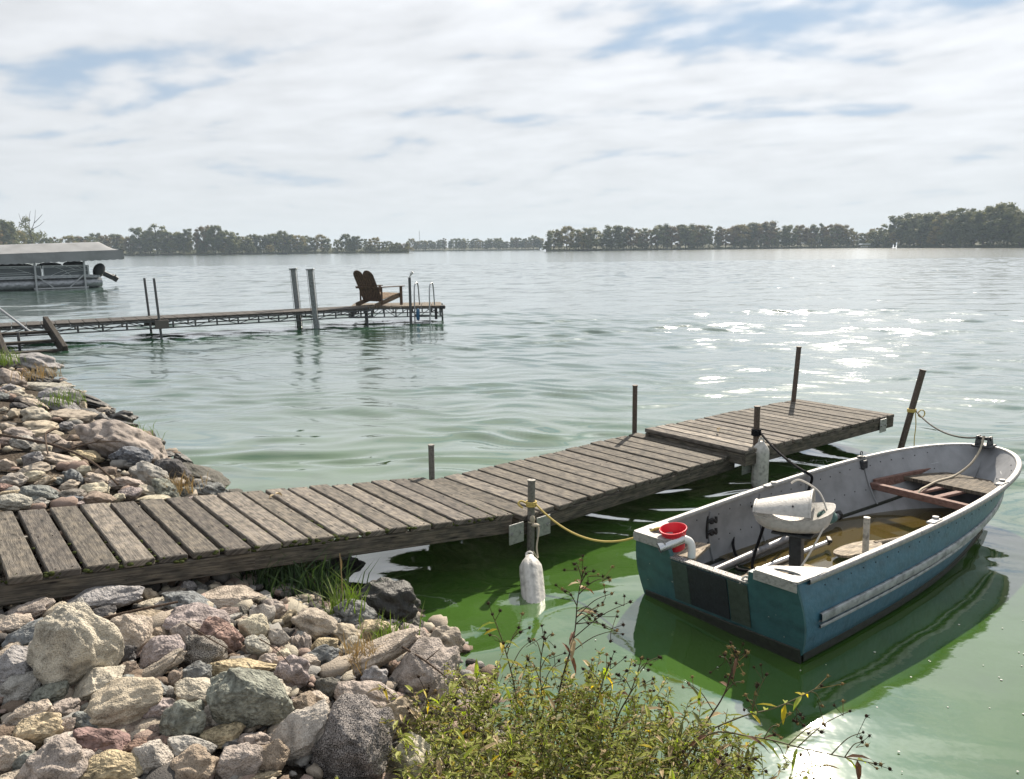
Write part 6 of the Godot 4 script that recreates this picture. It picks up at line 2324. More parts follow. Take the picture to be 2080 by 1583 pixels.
	rk(-1.16, 0.409, -3.12, 0.328, 0.069, 0.136, 20, -14, "s", "ochre", 1, "bright ochre-yellow slab with a twig shadow")
	rk(-1.31, 0.454, -2.99, 0.153, 0.095, 0.115, 23, 0, "a", "green", 1, "smooth green-grey block left of the ochre slab")
	rk(-1.37, 0.459, -2.95, 0.108, 0.052, 0.071, 24, 50, "r", "brown", 0, "dull brown stone behind the green-grey block")
	rk(-1.20, 0.424, -3.43, 0.168, 0.163, 0.126, 19, -25, "w", "cream", 1, "beige wedge rock with a black crack")
	rk(-1.23, 0.399, -3.63, 0.136, 0.126, 0.102, 18, 0, "a", "cream", 0, "pale beige blocky rock behind the cracked wedge")
	rk(-1.13, 0.347, -3.68, 0.147, 0.067, 0.100, 17, 35, "e", "ochre", 0, "yellow-tan oval stone in the upper heap")
	rk(-1.15, 0.410, -3.29, 0.122, 0.116, 0.091, 19, 60, "a", "grey", 0, "pale grey crumbly rock in the centre of the heap")
	rk(-1.09, 0.386, -3.42, 0.117, 0.111, 0.093, 17, -30, "a", "cream", 0, "beige rock right of the black crack")
	rk(-1.07, 0.392, -3.20, 0.092, 0.087, 0.069, 18, -40, "r", "pink", 0, "pinkish stone at the right tip of the ochre slab")
	rk(-1.04, 0.359, -3.32, 0.085, 0.058, 0.064, 17, 0, "e", "cream", 0, "light beige oval pebble behind the speckled pink boulder")
	rk(-0.94, 0.386, -3.12, 0.165, 0.157, 0.124, 16, -40, "e", "pink", 1, "pink-brown speckled boulder right of the ochre slab")
	rk(-0.99, 0.396, -2.96, 0.165, 0.097, 0.122, 18, -25, "a", "cream", 1, "cream-grey rock peeping from under the green slab")
	rk(-1.01, 0.461, -2.77, 0.355, 0.252, 0.213, 20, -35, "s", "green", 1, "largest green-grey slab, broad and sloping, in the front heap")
	rk(-1.22, 0.369, -3.77, 0.137, 0.107, 0.103, 17, -15, "r", "tan", 0, "beige round stone below the shaded grass")
	rk(-1.20, 0.327, -3.90, 0.087, 0.063, 0.066, 17, 70, "e", "brown", 0, "brown upright stone at the grass edge")
	rk(-1.15, 0.307, -3.94, 0.074, 0.060, 0.055, 16, 0, "r", "ochre", 0, "yellowish cream stone beside the brown upright one")
	rk(-1.67, 0.476, -3.44, 0.189, 0.072, 0.114, 25, -25, "s", "ochre", 1, "olive-cream long stone under the branch tip")
	rk(-1.78, 0.456, -3.66, 0.131, 0.029, 0.073, 25, 5, "s", "cream", 0, "white flat stone above the olive-cream one")
	rk(-1.58, 0.469, -3.32, 0.094, 0.054, 0.071, 25, -25, "a", "brown", 0, "small orange-brown broken stone left of the granite boulder")
	rk(-1.83, 0.465, -3.74, 0.117, 0.061, 0.088, 26, -20, "r", "ochre", 0, "ochre-tan stone just below the dock beam")
	rk(-1.76, 0.421, -3.88, 0.154, 0.025, 0.065, 24, 0, "s", "tan", 0, "beige flat stone in the shade line of the dock")
	rk(-1.75, 0.442, -3.76, 0.093, 0.034, 0.059, 24, 20, "a", "tan", 0, "beige small block left of the blue-grey sharp rock")
	rk(-1.41, 0.401, -3.67, 0.111, 0.047, 0.075, 21, 0, "a", "brown", 0, "brownish stone in front of the long pink-beige slab")
	rk(-1.37, 0.392, -3.63, 0.093, 0.027, 0.056, 20, 8, "s", "grey", 0, "grey thin stone right behind the granite boulder")
	rk(-1.35, 0.392, -3.69, 0.081, 0.055, 0.061, 20, 0, "a", "dark", 0, "dark grey stone right of the thin grey one")
	rk(-1.70, 0.425, -3.92, 0.083, 0.079, 0.062, 23, 0, "r", "grey", 0, "shaded grey-tan stone under the dock")
	rk(-1.64, 0.403, -3.94, 0.082, 0.051, 0.062, 22, 0, "r", "dark", 0, "dark stone deep in the dock shade")
	rk(-1.05, 0.349, -3.42, 0.078, 0.047, 0.059, 17, -30, "r", "pink", 0, "tan-pink stone above the light beige pebble")
	rk(-1.00, 0.342, -3.44, 0.125, 0.066, 0.092, 16, -70, "a", "tan", 0, "pale tan upright block at the right of the heap centre")
	rk(-1.22, 0.450, -2.85, 0.225, 0.111, 0.143, 23, -25, "a", "cream", 1, "creamy white angular stone left of the green slab")
	rk(-1.19, 0.486, -2.61, 0.176, 0.167, 0.132, 24, 35, "r", "green", 1, "grey-green domed boulder at the lower middle")
	rk(-1.12, 0.443, -2.70, 0.119, 0.113, 0.089, 22, -25, "r", "cream", 0, "pale cream stone right of the grey-green dome")
	rk(-1.06, 0.420, -2.70, 0.129, 0.075, 0.088, 21, -8, "r", "speck", 1, "purplish speckled stone under the green slab tip")
	rk(-1.06, 0.421, -2.62, 0.166, 0.058, 0.098, 22, -5, "s", "ochre", 1, "khaki flat slab below the speckled purplish stone")
	rk(-1.32, 0.478, -2.69, 0.145, 0.112, 0.109, 26, -8, "a", "pink", 1, "pinkish beige craggy stone left of the grey-green dome")
	rk(-1.12, 0.452, -2.50, 0.178, 0.113, 0.129, 24, -20, "a", "grey", 1, "grey-beige rough boulder under the khaki slab")
	rk(-1.07, 0.466, -2.38, 0.176, 0.135, 0.132, 24, 0, "r", "brown", 1, "dark taupe rough boulder at the bottom edge")
	rk(-0.95, 0.436, -2.46, 0.182, 0.154, 0.136, 21, 25, "a", "tan", 1, "sandy rough boulder right of the dark taupe one")
	rk(-0.95, 0.402, -2.61, 0.140, 0.076, 0.085, 20, -10, "r", "pink", 1, "pinkish brown stone above the sandy rough boulder")
	rk(-0.86, 0.408, -2.51, 0.156, 0.148, 0.117, 18, 75, "w", "brown", 1, "brown upright pointed boulder at the bottom middle")
	rk(-0.79, 0.395, -2.65, 0.303, 0.184, 0.204, 16, 30, "a", "cream", 1, "big whitish rough block right of the brown upright boulder")
	rk(-0.88, 0.388, -2.43, 0.171, 0.025, 0.038, 19, 0, "s", "ochre", 1, "yellowish low stone cut by the bottom edge")
	rk(-0.84, 0.364, -2.89, 0.134, 0.111, 0.101, 16, -10, "a", "brown", 1, "brown stone left of the purple-pink boulder")
	rk(-1.28, 0.468, -2.59, 0.074, 0.068, 0.056, 26, 10, "a", "brown", 0, "rusty shale piece left of the grey-green dome")
	rk(-0.98, 0.352, -3.64, 0.231, 0.149, 0.173, 15, -25, "r", "tan", 1, "large tan rounded boulder below the sunny grass")
	rk(-0.82, 0.289, -3.65, 0.170, 0.096, 0.128, 12, -25, "r", "tan", 1, "tan smooth stone right of the large rounded boulder")
	rk(-0.84, 0.257, -3.93, 0.236, 0.132, 0.177, 12, -8, "e", "green", 1, "olive-grey smooth oval rock at the end of the shaded grass")
	rk(-0.72, 0.259, -3.75, 0.194, 0.147, 0.146, 10, 20, "a", "ochre", 1, "yellow-tan pitted rock by the grass tuft")
	rk(-0.59, 0.108, -4.17, 0.274, 0.085, 0.123, 8, -35, "a", "dark", 1, "dark grey angular rock at the water under the dock")
	rk(-0.52, 0.155, -3.89, 0.182, 0.090, 0.125, 7, -35, "r", "tan", 1, "tan-olive stone beside the dark angular water rock")
	rk(-0.36, 0.117, -3.88, 0.207, 0.182, 0.155, 5, -10, "r", "tan", 1, "rounded tan rock at the water by the weeds")
	rk(-0.68, 0.267, -3.44, 0.544, 0.110, 0.213, 11, 20, "s", "pink", 1, "longest flat pink-grey slab, rising to the right toward the water")
	rk(-0.42, 0.233, -3.34, 0.400, 0.238, 0.295, 7, 30, "a", "tan", 1, "large tan boulder right of the longest flat slab")
	rk(-0.88, 0.325, -3.37, 0.176, 0.091, 0.122, 14, 15, "r", "blue", 1, "blue-grey dome left of the longest flat slab")
	rk(-0.90, 0.315, -3.49, 0.146, 0.071, 0.099, 14, 8, "a", "ochre", 1, "peach-orange block above the blue-grey dome")
	rk(-0.98, 0.344, -3.44, 0.117, 0.075, 0.088, 15, 80, "a", "tan", 0, "tan upright stone left of the peach block")
	rk(-0.78, 0.279, -3.55, 0.145, 0.075, 0.102, 12, 15, "r", "cream", 0, "beige folded stone behind the longest flat slab")
	rk(-0.76, 0.241, -3.72, 0.139, 0.045, 0.064, 11, 30, "a", "cream", 0, "cream knobbly stone pointing at the grass")
	rk(-0.62, 0.278, -3.24, 0.134, 0.124, 0.101, 10, 30, "r", "grey", 0, "grey stone in the shade under the longest slab")
	rk(-0.62, 0.300, -3.06, 0.294, 0.137, 0.163, 11, -18, "r", "pink", 1, "purple-pink smooth boulder below the longest slab")
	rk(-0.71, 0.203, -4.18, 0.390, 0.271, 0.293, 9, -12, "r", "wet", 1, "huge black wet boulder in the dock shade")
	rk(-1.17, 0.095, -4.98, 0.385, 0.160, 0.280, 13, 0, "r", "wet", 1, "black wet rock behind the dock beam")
	rk(-0.59, 0.387, -2.61, 0.351, 0.291, 0.264, 12, 30, "a", "speck", 1, "biggest dark speckled boulder at the bottom, coarse-grained")
	rk(-0.68, 0.318, -2.90, 0.216, 0.086, 0.129, 13, 5, "s", "grey", 1, "smooth grey-beige flat stone behind the dark speckled boulder")
	rk(-0.47, 0.282, -2.92, 0.203, 0.193, 0.152, 9, 60, "a", "ochre", 1, "ochre-tan upright rock beside the weeds")
	rk(-0.48, 0.278, -2.71, 0.146, 0.084, 0.087, 9, 40, "a", "dark", 1, "dark green-grey rock under the ochre upright one")
	rk(-0.35, 0.269, -2.65, 0.254, 0.177, 0.178, 7, -35, "a", "cream", 1, "pale grey-flecked angular boulder at the bottom by the weeds")
	rk(-0.57, 0.307, -2.56, 0.158, 0.057, 0.058, 12, -15, "r", "cream", 1, "white rounded stone at the bottom edge centre")
	rk(-0.49, 0.283, -2.59, 0.101, 0.044, 0.060, 10, 0, "s", "ochre", 0, "yellow-brown flat stone at the bottom edge")
	rk(-0.81, 0.339, -2.99, 0.118, 0.087, 0.089, 15, -25, "a", "pink", 0, "two-tone pinkish brown stone in a dark gap")
	rk(-0.86, 0.342, -2.95, 0.126, 0.060, 0.072, 16, -25, "a", "pink", 0, "pink-brown ridge stone left of the two-tone one")
	rk(-0.22, 0.197, -2.72, 0.098, 0.091, 0.073, 4, -40, "r", "cream", 0, "beige stone under the weeds at the bottom")
	rk(-0.21, 0.171, -2.80, 0.124, 0.073, 0.073, 4, -20, "a", "grey", 0, "grey rock half covered by weeds")
	rk(-0.30, 0.171, -3.16, 0.127, 0.110, 0.095, 5, 0, "a", "tan", 0, "grey-tan rock showing through the weeds")
	rk(0.06, 0.071, -2.88, 0.165, 0.133, 0.123, -1, 0, "a", "grey", 1, "grey rock at the bottom edge among the weed stems")
	rk(-0.78, 0.339, -3.07, 0.117, 0.111, 0.088, 14, 0, "r", "dark", 0, "dark shaded rock left of the purple-pink boulder")
	rk(-8.29, 0.280, -13.66, 1.008, 0.386, 0.756, 31, -12, "r", "grey", 1, "big grey boulder at the foot of the wooden steps")
	rk(-8.45, 0.354, -13.25, 0.374, 0.226, 0.280, 32, 0, "r", "grey", 0, "grey boulder left of the steps boulder")
	rk(-7.79, 0.160, -13.15, 0.362, 0.183, 0.271, 30, -5, "a", "dark", 0, "brown-black low rock at the far waterline")
	rk(-6.90, 0.440, -10.83, 0.472, 0.256, 0.354, 32, -30, "r", "tan", 0, "tan-grey smooth boulder at the left edge far up the bank")
	rk(-7.07, 0.278, -11.77, 0.377, 0.184, 0.283, 30, -10, "a", "dark", 0, "dark grey craggy rock by the far waterline")
	rk(-6.60, 0.254, -11.22, 0.667, 0.121, 0.400, 30, -8, "s", "grey", 1, "grey flat rock at the water, far bank")
	rk(-5.58, 0.384, -9.66, 0.499, 0.309, 0.374, 30, -15, "r", "grey", 1, "grey-brown domed boulder on the far waterline")
	rk(-5.73, 0.151, -10.65, 0.707, 0.170, 0.499, 28, -25, "a", "wet", 1, "dark wet boulder sticking into the water, far bank")
	rk(-5.58, 0.400, -9.18, 0.360, 0.107, 0.270, 31, -30, "a", "pink", 0, "pinkish grey ridge rock behind the domed boulder")
	rk(-5.32, 0.362, -9.21, 0.492, 0.177, 0.295, 29, -20, "s", "grey", 1, "light grey sloping rock below the domed boulder")
	rk(-4.92, 0.334, -8.76, 0.497, 0.128, 0.298, 29, -12, "s", "tan", 1, "brown-tan flat boulder with a green weed")
	rk(-4.28, 0.349, -7.81, 0.186, 0.115, 0.140, 28, 0, "r", "tan", 0, "round tan cobble lying on the big sloping boulder")
	rk(-3.60, 0.412, -7.13, 0.850, 0.406, 0.638, 26, -30, "r", "tan", 1, "longest tan-grey boulder sloping into the water, mid bank")
	rk(-5.17, 0.234, -9.53, 0.306, 0.082, 0.229, 28, -20, "a", "wet", 0, "dark wet rock behind the brown-tan flat boulder")
	rk(-4.82, 0.235, -9.13, 0.211, 0.126, 0.159, 27, -10, "a", "wet", 0, "green-black wet rock at the waterline")
	rk(-4.43, 0.206, -8.78, 0.398, 0.166, 0.239, 26, -15, "s", "wet", 1, "wet black rock with glints at the water")
	rk(-4.78, 0.144, -9.56, 0.377, 0.202, 0.283, 26, 0, "r", "wet", 0, "dark round rock standing in the water")
	rk(-3.89, 0.116, -8.41, 0.254, 0.158, 0.191, 24, 0, "a", "wet", 0, "small dark rock alone in the water, mid bank")
	rk(-3.40, 0.345, -6.89, 0.369, 0.217, 0.277, 26, -15, "a", "blue", 1, "blue-grey rock with white patches on the sloping boulder")
	rk(-2.96, 0.350, -6.28, 0.345, 0.214, 0.259, 25, -30, "r", "grey", 1, "big smooth grey boulder just above the dock planks")
	rk(-2.68, 0.332, -5.91, 0.262, 0.162, 0.196, 24, -38, "e", "green", 1, "green-grey egg boulder touching the dock edge")
	rk(-2.95, 0.272, -6.72, 0.374, 0.232, 0.281, 23, -40, "a", "dark", 1, "dark furrowed boulder on the water near the dock")
	rk(-3.28, 0.096, -7.70, 0.203, 0.126, 0.153, 23, -25, "a", "wet", 0, "black angular rock behind the furrowed boulder")
	rk(-2.84, 0.098, -7.13, 0.535, 0.126, 0.332, 21, -28, "a", "dark", 1, "big dark grey boulder at the water by the dock")
	rk(-2.51, 0.192, -6.36, 0.304, 0.154, 0.228, 21, -10, "r", "green", 1, "olive-grey boulder against the dock planks")
	rk(-2.62, 0.261, -6.10, 0.171, 0.106, 0.128, 23, 0, "a", "green", 0, "olive mossy rock beside the green-grey egg")
	rk(-2.50, 0.008, -6.91, 0.172, 0.044, 0.106, 19, -15, "a", "dark", 0, "dark rock tip showing above the dock edge")
	rk(-3.54, 0.113, -7.89, 0.204, 0.066, 0.122, 24, -8, "s", "wet", 0, "wet flat rock at the waterline behind the furrowed one")
	rk(-2.77, 0.349, -5.84, 0.179, 0.111, 0.135, 25, -10, "a", "cream", 0, "beige block left of the green-grey egg")
	rk(-2.68, 0.334, -5.71, 0.256, 0.054, 0.153, 25, 0, "s", "cream", 1, "cream flat rock right above the dock planks")


func rocks_more() -> void:
	rk(-2.84, 0.387, -5.68, 0.180, 0.107, 0.135, 26, 0, "a", "pink", 0, "pinkish block left of the beige one")
	rk(-3.02, 0.374, -6.02, 0.270, 0.109, 0.202, 26, -15, "a", "pink", 1, "pale peach long rock above the pinkish block")
	rk(-2.86, 0.397, -5.54, 0.110, 0.068, 0.083, 27, 10, "r", "cream", 0, "small cream stone beside the dock edge")
	rk(-3.18, 0.307, -6.58, 0.134, 0.080, 0.101, 25, 5, "a", "cream", 0, "whitish chip below the blue-grey patched rock")
	rk(-5.04, 0.451, -8.27, 0.307, 0.190, 0.230, 31, -10, "e", "cream", 0, "beige oval boulder up the bank")
	rk(-4.72, 0.436, -7.80, 0.325, 0.115, 0.244, 31, -5, "r", "tan", 0, "tan low boulder below the beige oval")
	rk(-4.63, 0.371, -8.09, 0.175, 0.109, 0.131, 29, 0, "r", "grey", 0, "grey round stone near the weed")
	rk(-4.10, 0.466, -6.95, 0.295, 0.183, 0.221, 30, -25, "r", "pink", 0, "large pink-tan round boulder on the mid bank")
	rk(-4.48, 0.436, -7.46, 0.318, 0.098, 0.191, 30, -8, "s", "tan", 0, "tan flat boulder behind the pink-tan one")
	rk(-4.62, 0.480, -7.32, 0.295, 0.118, 0.221, 32, -20, "e", "tan", 0, "tan oval boulder tilted downhill, left bank")
	rk(-4.32, 0.499, -6.86, 0.226, 0.140, 0.170, 32, -20, "r", "grey", 0, "grey-tan boulder below the tilted oval")
	rk(-3.75, 0.447, -6.44, 0.329, 0.101, 0.246, 30, -22, "r", "pink", 1, "broad beige-pink boulder in the middle of the bank")
	rk(-4.36, 0.447, -7.15, 0.119, 0.074, 0.089, 31, 10, "e", "tan", 0, "tan egg stone beside the pink-tan boulder")
	rk(-4.11, 0.467, -6.77, 0.163, 0.101, 0.122, 31, -15, "a", "cream", 0, "pale cream block under the egg stone")
	rk(-3.70, 0.402, -6.74, 0.289, 0.108, 0.217, 28, -22, "a", "ochre", 0, "olive-yellow mossy rock right of the broad boulder")
	rk(-3.90, 0.506, -6.27, 0.176, 0.142, 0.132, 31, 45, "w", "grey", 0, "pale grey upright rock at the dead twigs")
	rk(-3.71, 0.492, -6.02, 0.258, 0.091, 0.194, 31, 0, "r", "tan", 0, "tan long stone behind the dead twigs")
	rk(-3.59, 0.499, -5.78, 0.161, 0.100, 0.121, 31, 5, "r", "cream", 0, "whitest round stone near the dead twigs")
	rk(-3.62, 0.526, -5.58, 0.194, 0.119, 0.146, 32, 0, "r", "cream", 0, "cream-tan boulder at the left near the dock")
	rk(-3.35, 0.461, -5.88, 0.185, 0.115, 0.139, 29, -40, "r", "blue", 0, "dark slate boulder under the dead twigs")
	rk(-3.45, 0.459, -5.81, 0.175, 0.052, 0.132, 30, -30, "a", "blue", 0, "slate stone left of the dark slate boulder")
	rk(-3.47, 0.482, -5.72, 0.167, 0.071, 0.125, 31, 20, "a", "ochre", 0, "ochre-cream wedge stone left bank")
	rk(-3.27, 0.459, -5.67, 0.148, 0.083, 0.111, 29, 10, "r", "tan", 0, "tan stone in front of the dark slate boulder")
	rk(-3.24, 0.518, -5.26, 0.260, 0.134, 0.195, 31, -18, "r", "blue", 1, "big slate-grey boulder just behind the dock")
	rk(-3.25, 0.478, -5.43, 0.118, 0.073, 0.100, 30, -50, "a", "brown", 0, "dark stone with an orange face")
	rk(-3.44, 0.513, -5.30, 0.192, 0.059, 0.115, 32, 0, "s", "ochre", 0, "khaki flat stone at the left by the dock")
	rk(-3.28, 0.539, -5.02, 0.223, 0.127, 0.168, 33, -15, "r", "grey", 0, "grey-blue boulder at the left end of the dock")
	rk(-3.29, 0.505, -5.19, 0.194, 0.056, 0.116, 32, 8, "s", "dark", 0, "dark grey flat stone before the slate boulder")
	rk(-3.17, 0.498, -5.13, 0.123, 0.076, 0.092, 31, 5, "r", "grey", 0, "grey pebble beside the dock planks")
	rk(-3.09, 0.474, -5.37, 0.191, 0.104, 0.143, 29, 5, "r", "speck", 0, "grey speckled stone behind the dock planks")
	rk(-3.04, 0.467, -5.27, 0.161, 0.072, 0.097, 30, 0, "s", "blue", 0, "blue-grey flat stone touching the dock planks")
	rk(-2.93, 0.444, -5.41, 0.243, 0.105, 0.182, 28, -10, "a", "brown", 1, "rust-tan broken rock at the dock edge")
	rk(-3.03, 0.453, -5.53, 0.239, 0.141, 0.179, 28, 0, "r", "cream", 1, "beige speckled boulder behind the rust-tan rock")
	rk(-3.00, 0.447, -5.26, 0.115, 0.043, 0.069, 29, 0, "s", "pink", 0, "salmon flat chip at the dock edge")
	rk(-3.57, 0.526, -5.40, 0.118, 0.073, 0.089, 33, 0, "a", "red", 0, "rusty pink rock at the left edge above the dock")
	rk(-3.97, 0.522, -6.05, 0.157, 0.097, 0.117, 33, -15, "a", "pink", 0, "beige-pink boulder at the left frame edge, mid bank")
	rk(-4.46, 0.510, -6.84, 0.176, 0.109, 0.132, 33, 0, "r", "brown", 0, "brown boulder at the left frame edge")
	rk(-4.88, 0.494, -7.51, 0.182, 0.113, 0.137, 33, -10, "r", "tan", 0, "tan boulder at the left frame edge")
	rk(-5.31, 0.467, -8.31, 0.169, 0.105, 0.127, 32, 30, "a", "tan", 0, "tan knobbly stone high on the left bank")
	rk(-6.40, 0.431, -9.87, 0.117, 0.072, 0.088, 32, 0, "r", "tan", 0, "round tan stone far up the left edge")
	rk(-6.11, 0.428, -9.71, 0.218, 0.132, 0.164, 32, -10, "r", "cream", 0, "cream stone far up the bank")
	rk(-3.21, 0.419, -5.95, 0.183, 0.097, 0.137, 28, -20, "r", "pink", 0, "peach-beige rounded rock behind the twigs")
	rk(-3.05, 0.387, -5.96, 0.160, 0.099, 0.120, 27, 0, "a", "cream", 0, "pale block left of the pale peach long rock")
	rk(-3.31, 0.393, -6.27, 0.170, 0.101, 0.128, 27, -10, "a", "brown", 0, "brown stone above the peach-beige rock")
	rk(-3.46, 0.422, -6.21, 0.126, 0.078, 0.095, 29, 10, "r", "cream", 0, "white rounded stone by the dead twigs")
	rk(-3.90, 0.343, -7.36, 0.374, 0.105, 0.224, 27, -12, "s", "tan", 1, "tan-olive boulder with a grass clump")
	rk(-3.99, 0.393, -7.14, 0.184, 0.105, 0.138, 29, -20, "r", "brown", 0, "grey-brown round stone left of the grass clump")
	rk(-4.13, 0.391, -7.24, 0.100, 0.062, 0.075, 29, 0, "r", "pink", 0, "small pink stone behind the grey-brown one")
	rk(-4.17, 0.300, -7.86, 0.137, 0.068, 0.103, 27, -8, "e", "cream", 0, "small cream egg on the sloping boulder")
	rk(-6.96, 0.411, -10.72, 0.102, 0.081, 0.130, 32, 0, "r", "grey", 0, "grey stone on the left edge beyond the tan boulder")
	rk(-6.67, 0.386, -10.51, 0.279, 0.071, 0.209, 32, -20, "r", "tan", 0, "tan rounded stone below the far grass")
	rk(-5.60, 0.433, -8.92, 0.192, 0.084, 0.144, 32, -20, "a", "dark", 0, "dark slanted stone on the upper bank")
	rk(-5.59, 0.461, -8.60, 0.095, 0.059, 0.071, 33, 0, "r", "cream", 0, "cream stone at the left edge, upper bank")
	rk(-5.07, 0.431, -8.21, 0.129, 0.078, 0.096, 31, 0, "r", "tan", 0, "small tan round stone below the beige oval")
	rk(-5.47, 0.351, -9.29, 0.115, 0.071, 0.086, 30, 0, "a", "dark", 0, "dark wedge stone in the gap of the light grey rock")
	rk(-4.27, 0.374, -7.57, 0.122, 0.076, 0.091, 29, 0, "r", "brown", 0, "brown stone left of the round tan cobble")
	rk(-0.05, 0.113, -2.77, 0.106, 0.073, 0.077, 78, -8, "e", "cream", 0, "small cream oval stone just left of the grey rock")
	rk(-2.42, 0.548, -3.54, 0.084, 0.055, 0.086, 66, -1, "e", "cream", 0, "small cream oval stone just left of the beige-grey low stone")
	rk(-6.25, 0.249, -10.74, 0.163, 0.073, 0.158, 343, -15, "s", "pink", 0, "small pink-beige flat stone just right of the tan rounded stone")
	rk(-0.39, 0.179, -3.18, 0.086, 0.063, 0.072, 106, -2, "a", "brown", 0, "small rusty brown angular stone just left of the grey-tan rock showing through the weeds")
	rk(-0.66, 0.153, -4.02, 0.091, 0.068, 0.079, 151, -17, "r", "dark", 0, "small dark grey smooth round stone just left of the dark grey angular rock")
	rk(-4.53, 0.464, -7.17, 0.104, 0.075, 0.122, 306, 19, "a", "pink", 0, "small pinkish chunky stone just left of the tan egg stone")
	rk(-1.69, 0.397, -4.00, 0.077, 0.053, 0.069, 239, 10, "w", "green", 0, "small olive-grey wedge-shaped stone just behind the dark stone deep")
	rk(-4.41, 0.080, -9.10, 0.092, 0.063, 0.091, 242, -5, "a", "grey", 0, "small light grey broken stone just right of the wet black rock")
	rk(-1.11, 0.450, -2.29, 0.068, 0.051, 0.056, 246, 5, "a", "dark", 0, "small dark grey broken stone just left of the dark taupe rough boulder")
	rk(-2.63, 0.521, -4.03, 0.059, 0.038, 0.059, 197, -7, "a", "pink", 0, "small dusty pink angular stone just behind the large beige stone")
	rk(-1.91, 0.256, -5.08, 0.123, 0.076, 0.124, 0, -15, "e", "pink", 0, "small pinkish egg-shaped stone just left of the black wet rock")
	rk(-2.58, 0.536, -3.85, 0.095, 0.048, 0.061, 237, 18, "e", "pink", 0, "small dusty pink oval stone just left of the large beige stone")
	rk(-2.49, 0.522, -3.90, 0.089, 0.058, 0.063, 96, -13, "w", "grey", 0, "small light grey wedge-shaped stone just behind the large beige stone")
	rk(-1.80, 0.518, -3.03, 0.073, 0.054, 0.085, 319, 1, "a", "pink", 0, "small pinkish angular stone just right of the whitish slab")
	rk(-6.07, 0.177, -10.86, 0.188, 0.110, 0.204, 209, 5, "a", "tan", 0, "small beige angular stone just left of the dark wet boulder sticking into the")
	rk(-1.14, 0.273, -4.09, 0.111, 0.061, 0.084, 24, -3, "r", "tan", 0, "small tan smooth round stone just behind the yellowish cream stone")
	rk(-2.27, 0.494, -3.93, 0.095, 0.059, 0.070, 66, 12, "r", "ochre", 0, "small yellowish rounded stone just right of the beige oval stone pressed")
	rk(-2.02, 0.551, -2.98, 0.094, 0.068, 0.096, 48, -2, "a", "green", 0, "small green-grey broken stone just left of the whitish slab")
	rk(-1.71, 0.089, -5.57, 0.184, 0.129, 0.148, 140, -14, "a", "tan", 0, "small sandy angular stone just left of the black wet rock")
	rk(-5.31, 0.079, -10.28, 0.148, 0.095, 0.151, 340, -2, "e", "pink", 0, "small pinkish egg-shaped stone just right of the dark wet boulder sticking into the")
	rk(-2.11, 0.455, -4.06, 0.065, 0.039, 0.057, 0, -1, "a", "tan", 0, "small tan chunky stone just right of the beige oval stone pressed")
	rk(-2.33, 0.506, -3.86, 0.065, 0.022, 0.065, 270, 6, "s", "pink", 0, "small dusty pink flat stone just behind the beige oval stone pressed")
	rk(-0.18, 0.065, -3.44, 0.102, 0.065, 0.103, 42, 6, "r", "tan", 0, "small sandy round stone just right of the large tan boulder")
	rk(-2.53, 0.542, -3.69, 0.052, 0.038, 0.045, 357, -1, "e", "pink", 0, "small pink-beige oval stone just left of the large beige stone")
	rk(-7.39, 0.142, -12.56, 0.088, 0.079, 0.091, 16, 1, "a", "grey", 0, "small grey chunky stone just in front of the brown-black low rock")
	rk(-1.91, 0.514, -3.30, 0.077, 0.052, 0.057, 84, 17, "r", "cream", 0, "small cream round stone just in front of the small tan stone")
	rk(-0.49, 0.164, -3.62, 0.070, 0.044, 0.068, 207, -10, "w", "tan", 0, "small tan pointed stone just right of the yellow-tan pitted rock")
	rk(-1.59, 0.385, -3.98, 0.083, 0.059, 0.073, 159, 12, "w", "tan", 0, "small tan pointed stone just right of the dark stone deep")
	rk(-2.25, 0.475, -4.05, 0.054, 0.048, 0.060, 9, -17, "e", "tan", 0, "small beige egg-shaped stone just right of the beige oval stone pressed")
	rk(-2.65, 0.409, -5.17, 0.149, 0.084, 0.155, 96, 4, "r", "pink", 0, "small pinkish smooth round stone just right of the salmon flat chip")
	rk(-0.99, 0.284, -3.82, 0.060, 0.033, 0.059, 151, -17, "a", "blue", 0, "small slate chunky stone just behind the large tan rounded boulder")
	rk(-0.22, 0.092, -3.34, 0.067, 0.050, 0.068, 131, 12, "a", "tan", 0, "small beige broken stone just behind the grey-tan rock showing through the weeds")
	rk(-1.16, 0.293, -4.00, 0.054, 0.048, 0.063, 184, 0, "r", "blue", 0, "small blue-grey rounded stone just behind the yellowish cream stone")
	rk(-1.54, 0.152, -5.12, 0.197, 0.148, 0.167, 213, 7, "w", "grey", 0, "small ash grey wedge-shaped stone just left of the black wet rock")
	rk(-2.52, 0.236, -6.01, 0.101, 0.049, 0.083, 271, 6, "s", "pink", 0, "small dusty pink flat stone just right of the olive mossy rock")
	rk(-6.60, 0.067, -11.89, 0.150, 0.108, 0.160, 202, -2, "a", "dark", 0, "small charcoal angular stone just right of the dark grey craggy rock")
	rk(-1.20, 0.293, -4.04, 0.074, 0.021, 0.064, 40, -6, "s", "pink", 0, "small pinkish thin flat stone just behind the yellowish cream stone")
	rk(-1.81, 0.406, -4.11, 0.096, 0.061, 0.108, 355, 10, "r", "pink", 0, "small pinkish round stone just behind the shaded grey-tan stone")
	rk(-0.06, 0.044, -3.17, 0.055, 0.045, 0.059, 25, 10, "e", "dark", 0, "small dark grey egg-shaped stone just right of the grey-tan rock showing through the weeds")
	rk(-1.82, 0.519, -3.10, 0.088, 0.072, 0.085, 18, -3, "r", "green", 0, "small olive-grey rounded stone just right of the whitish slab")
	rk(-0.80, 0.191, -4.04, 0.071, 0.045, 0.075, 33, -5, "e", "cream", 0, "small pale cream egg-shaped stone just right of the olive-grey smooth oval rock")
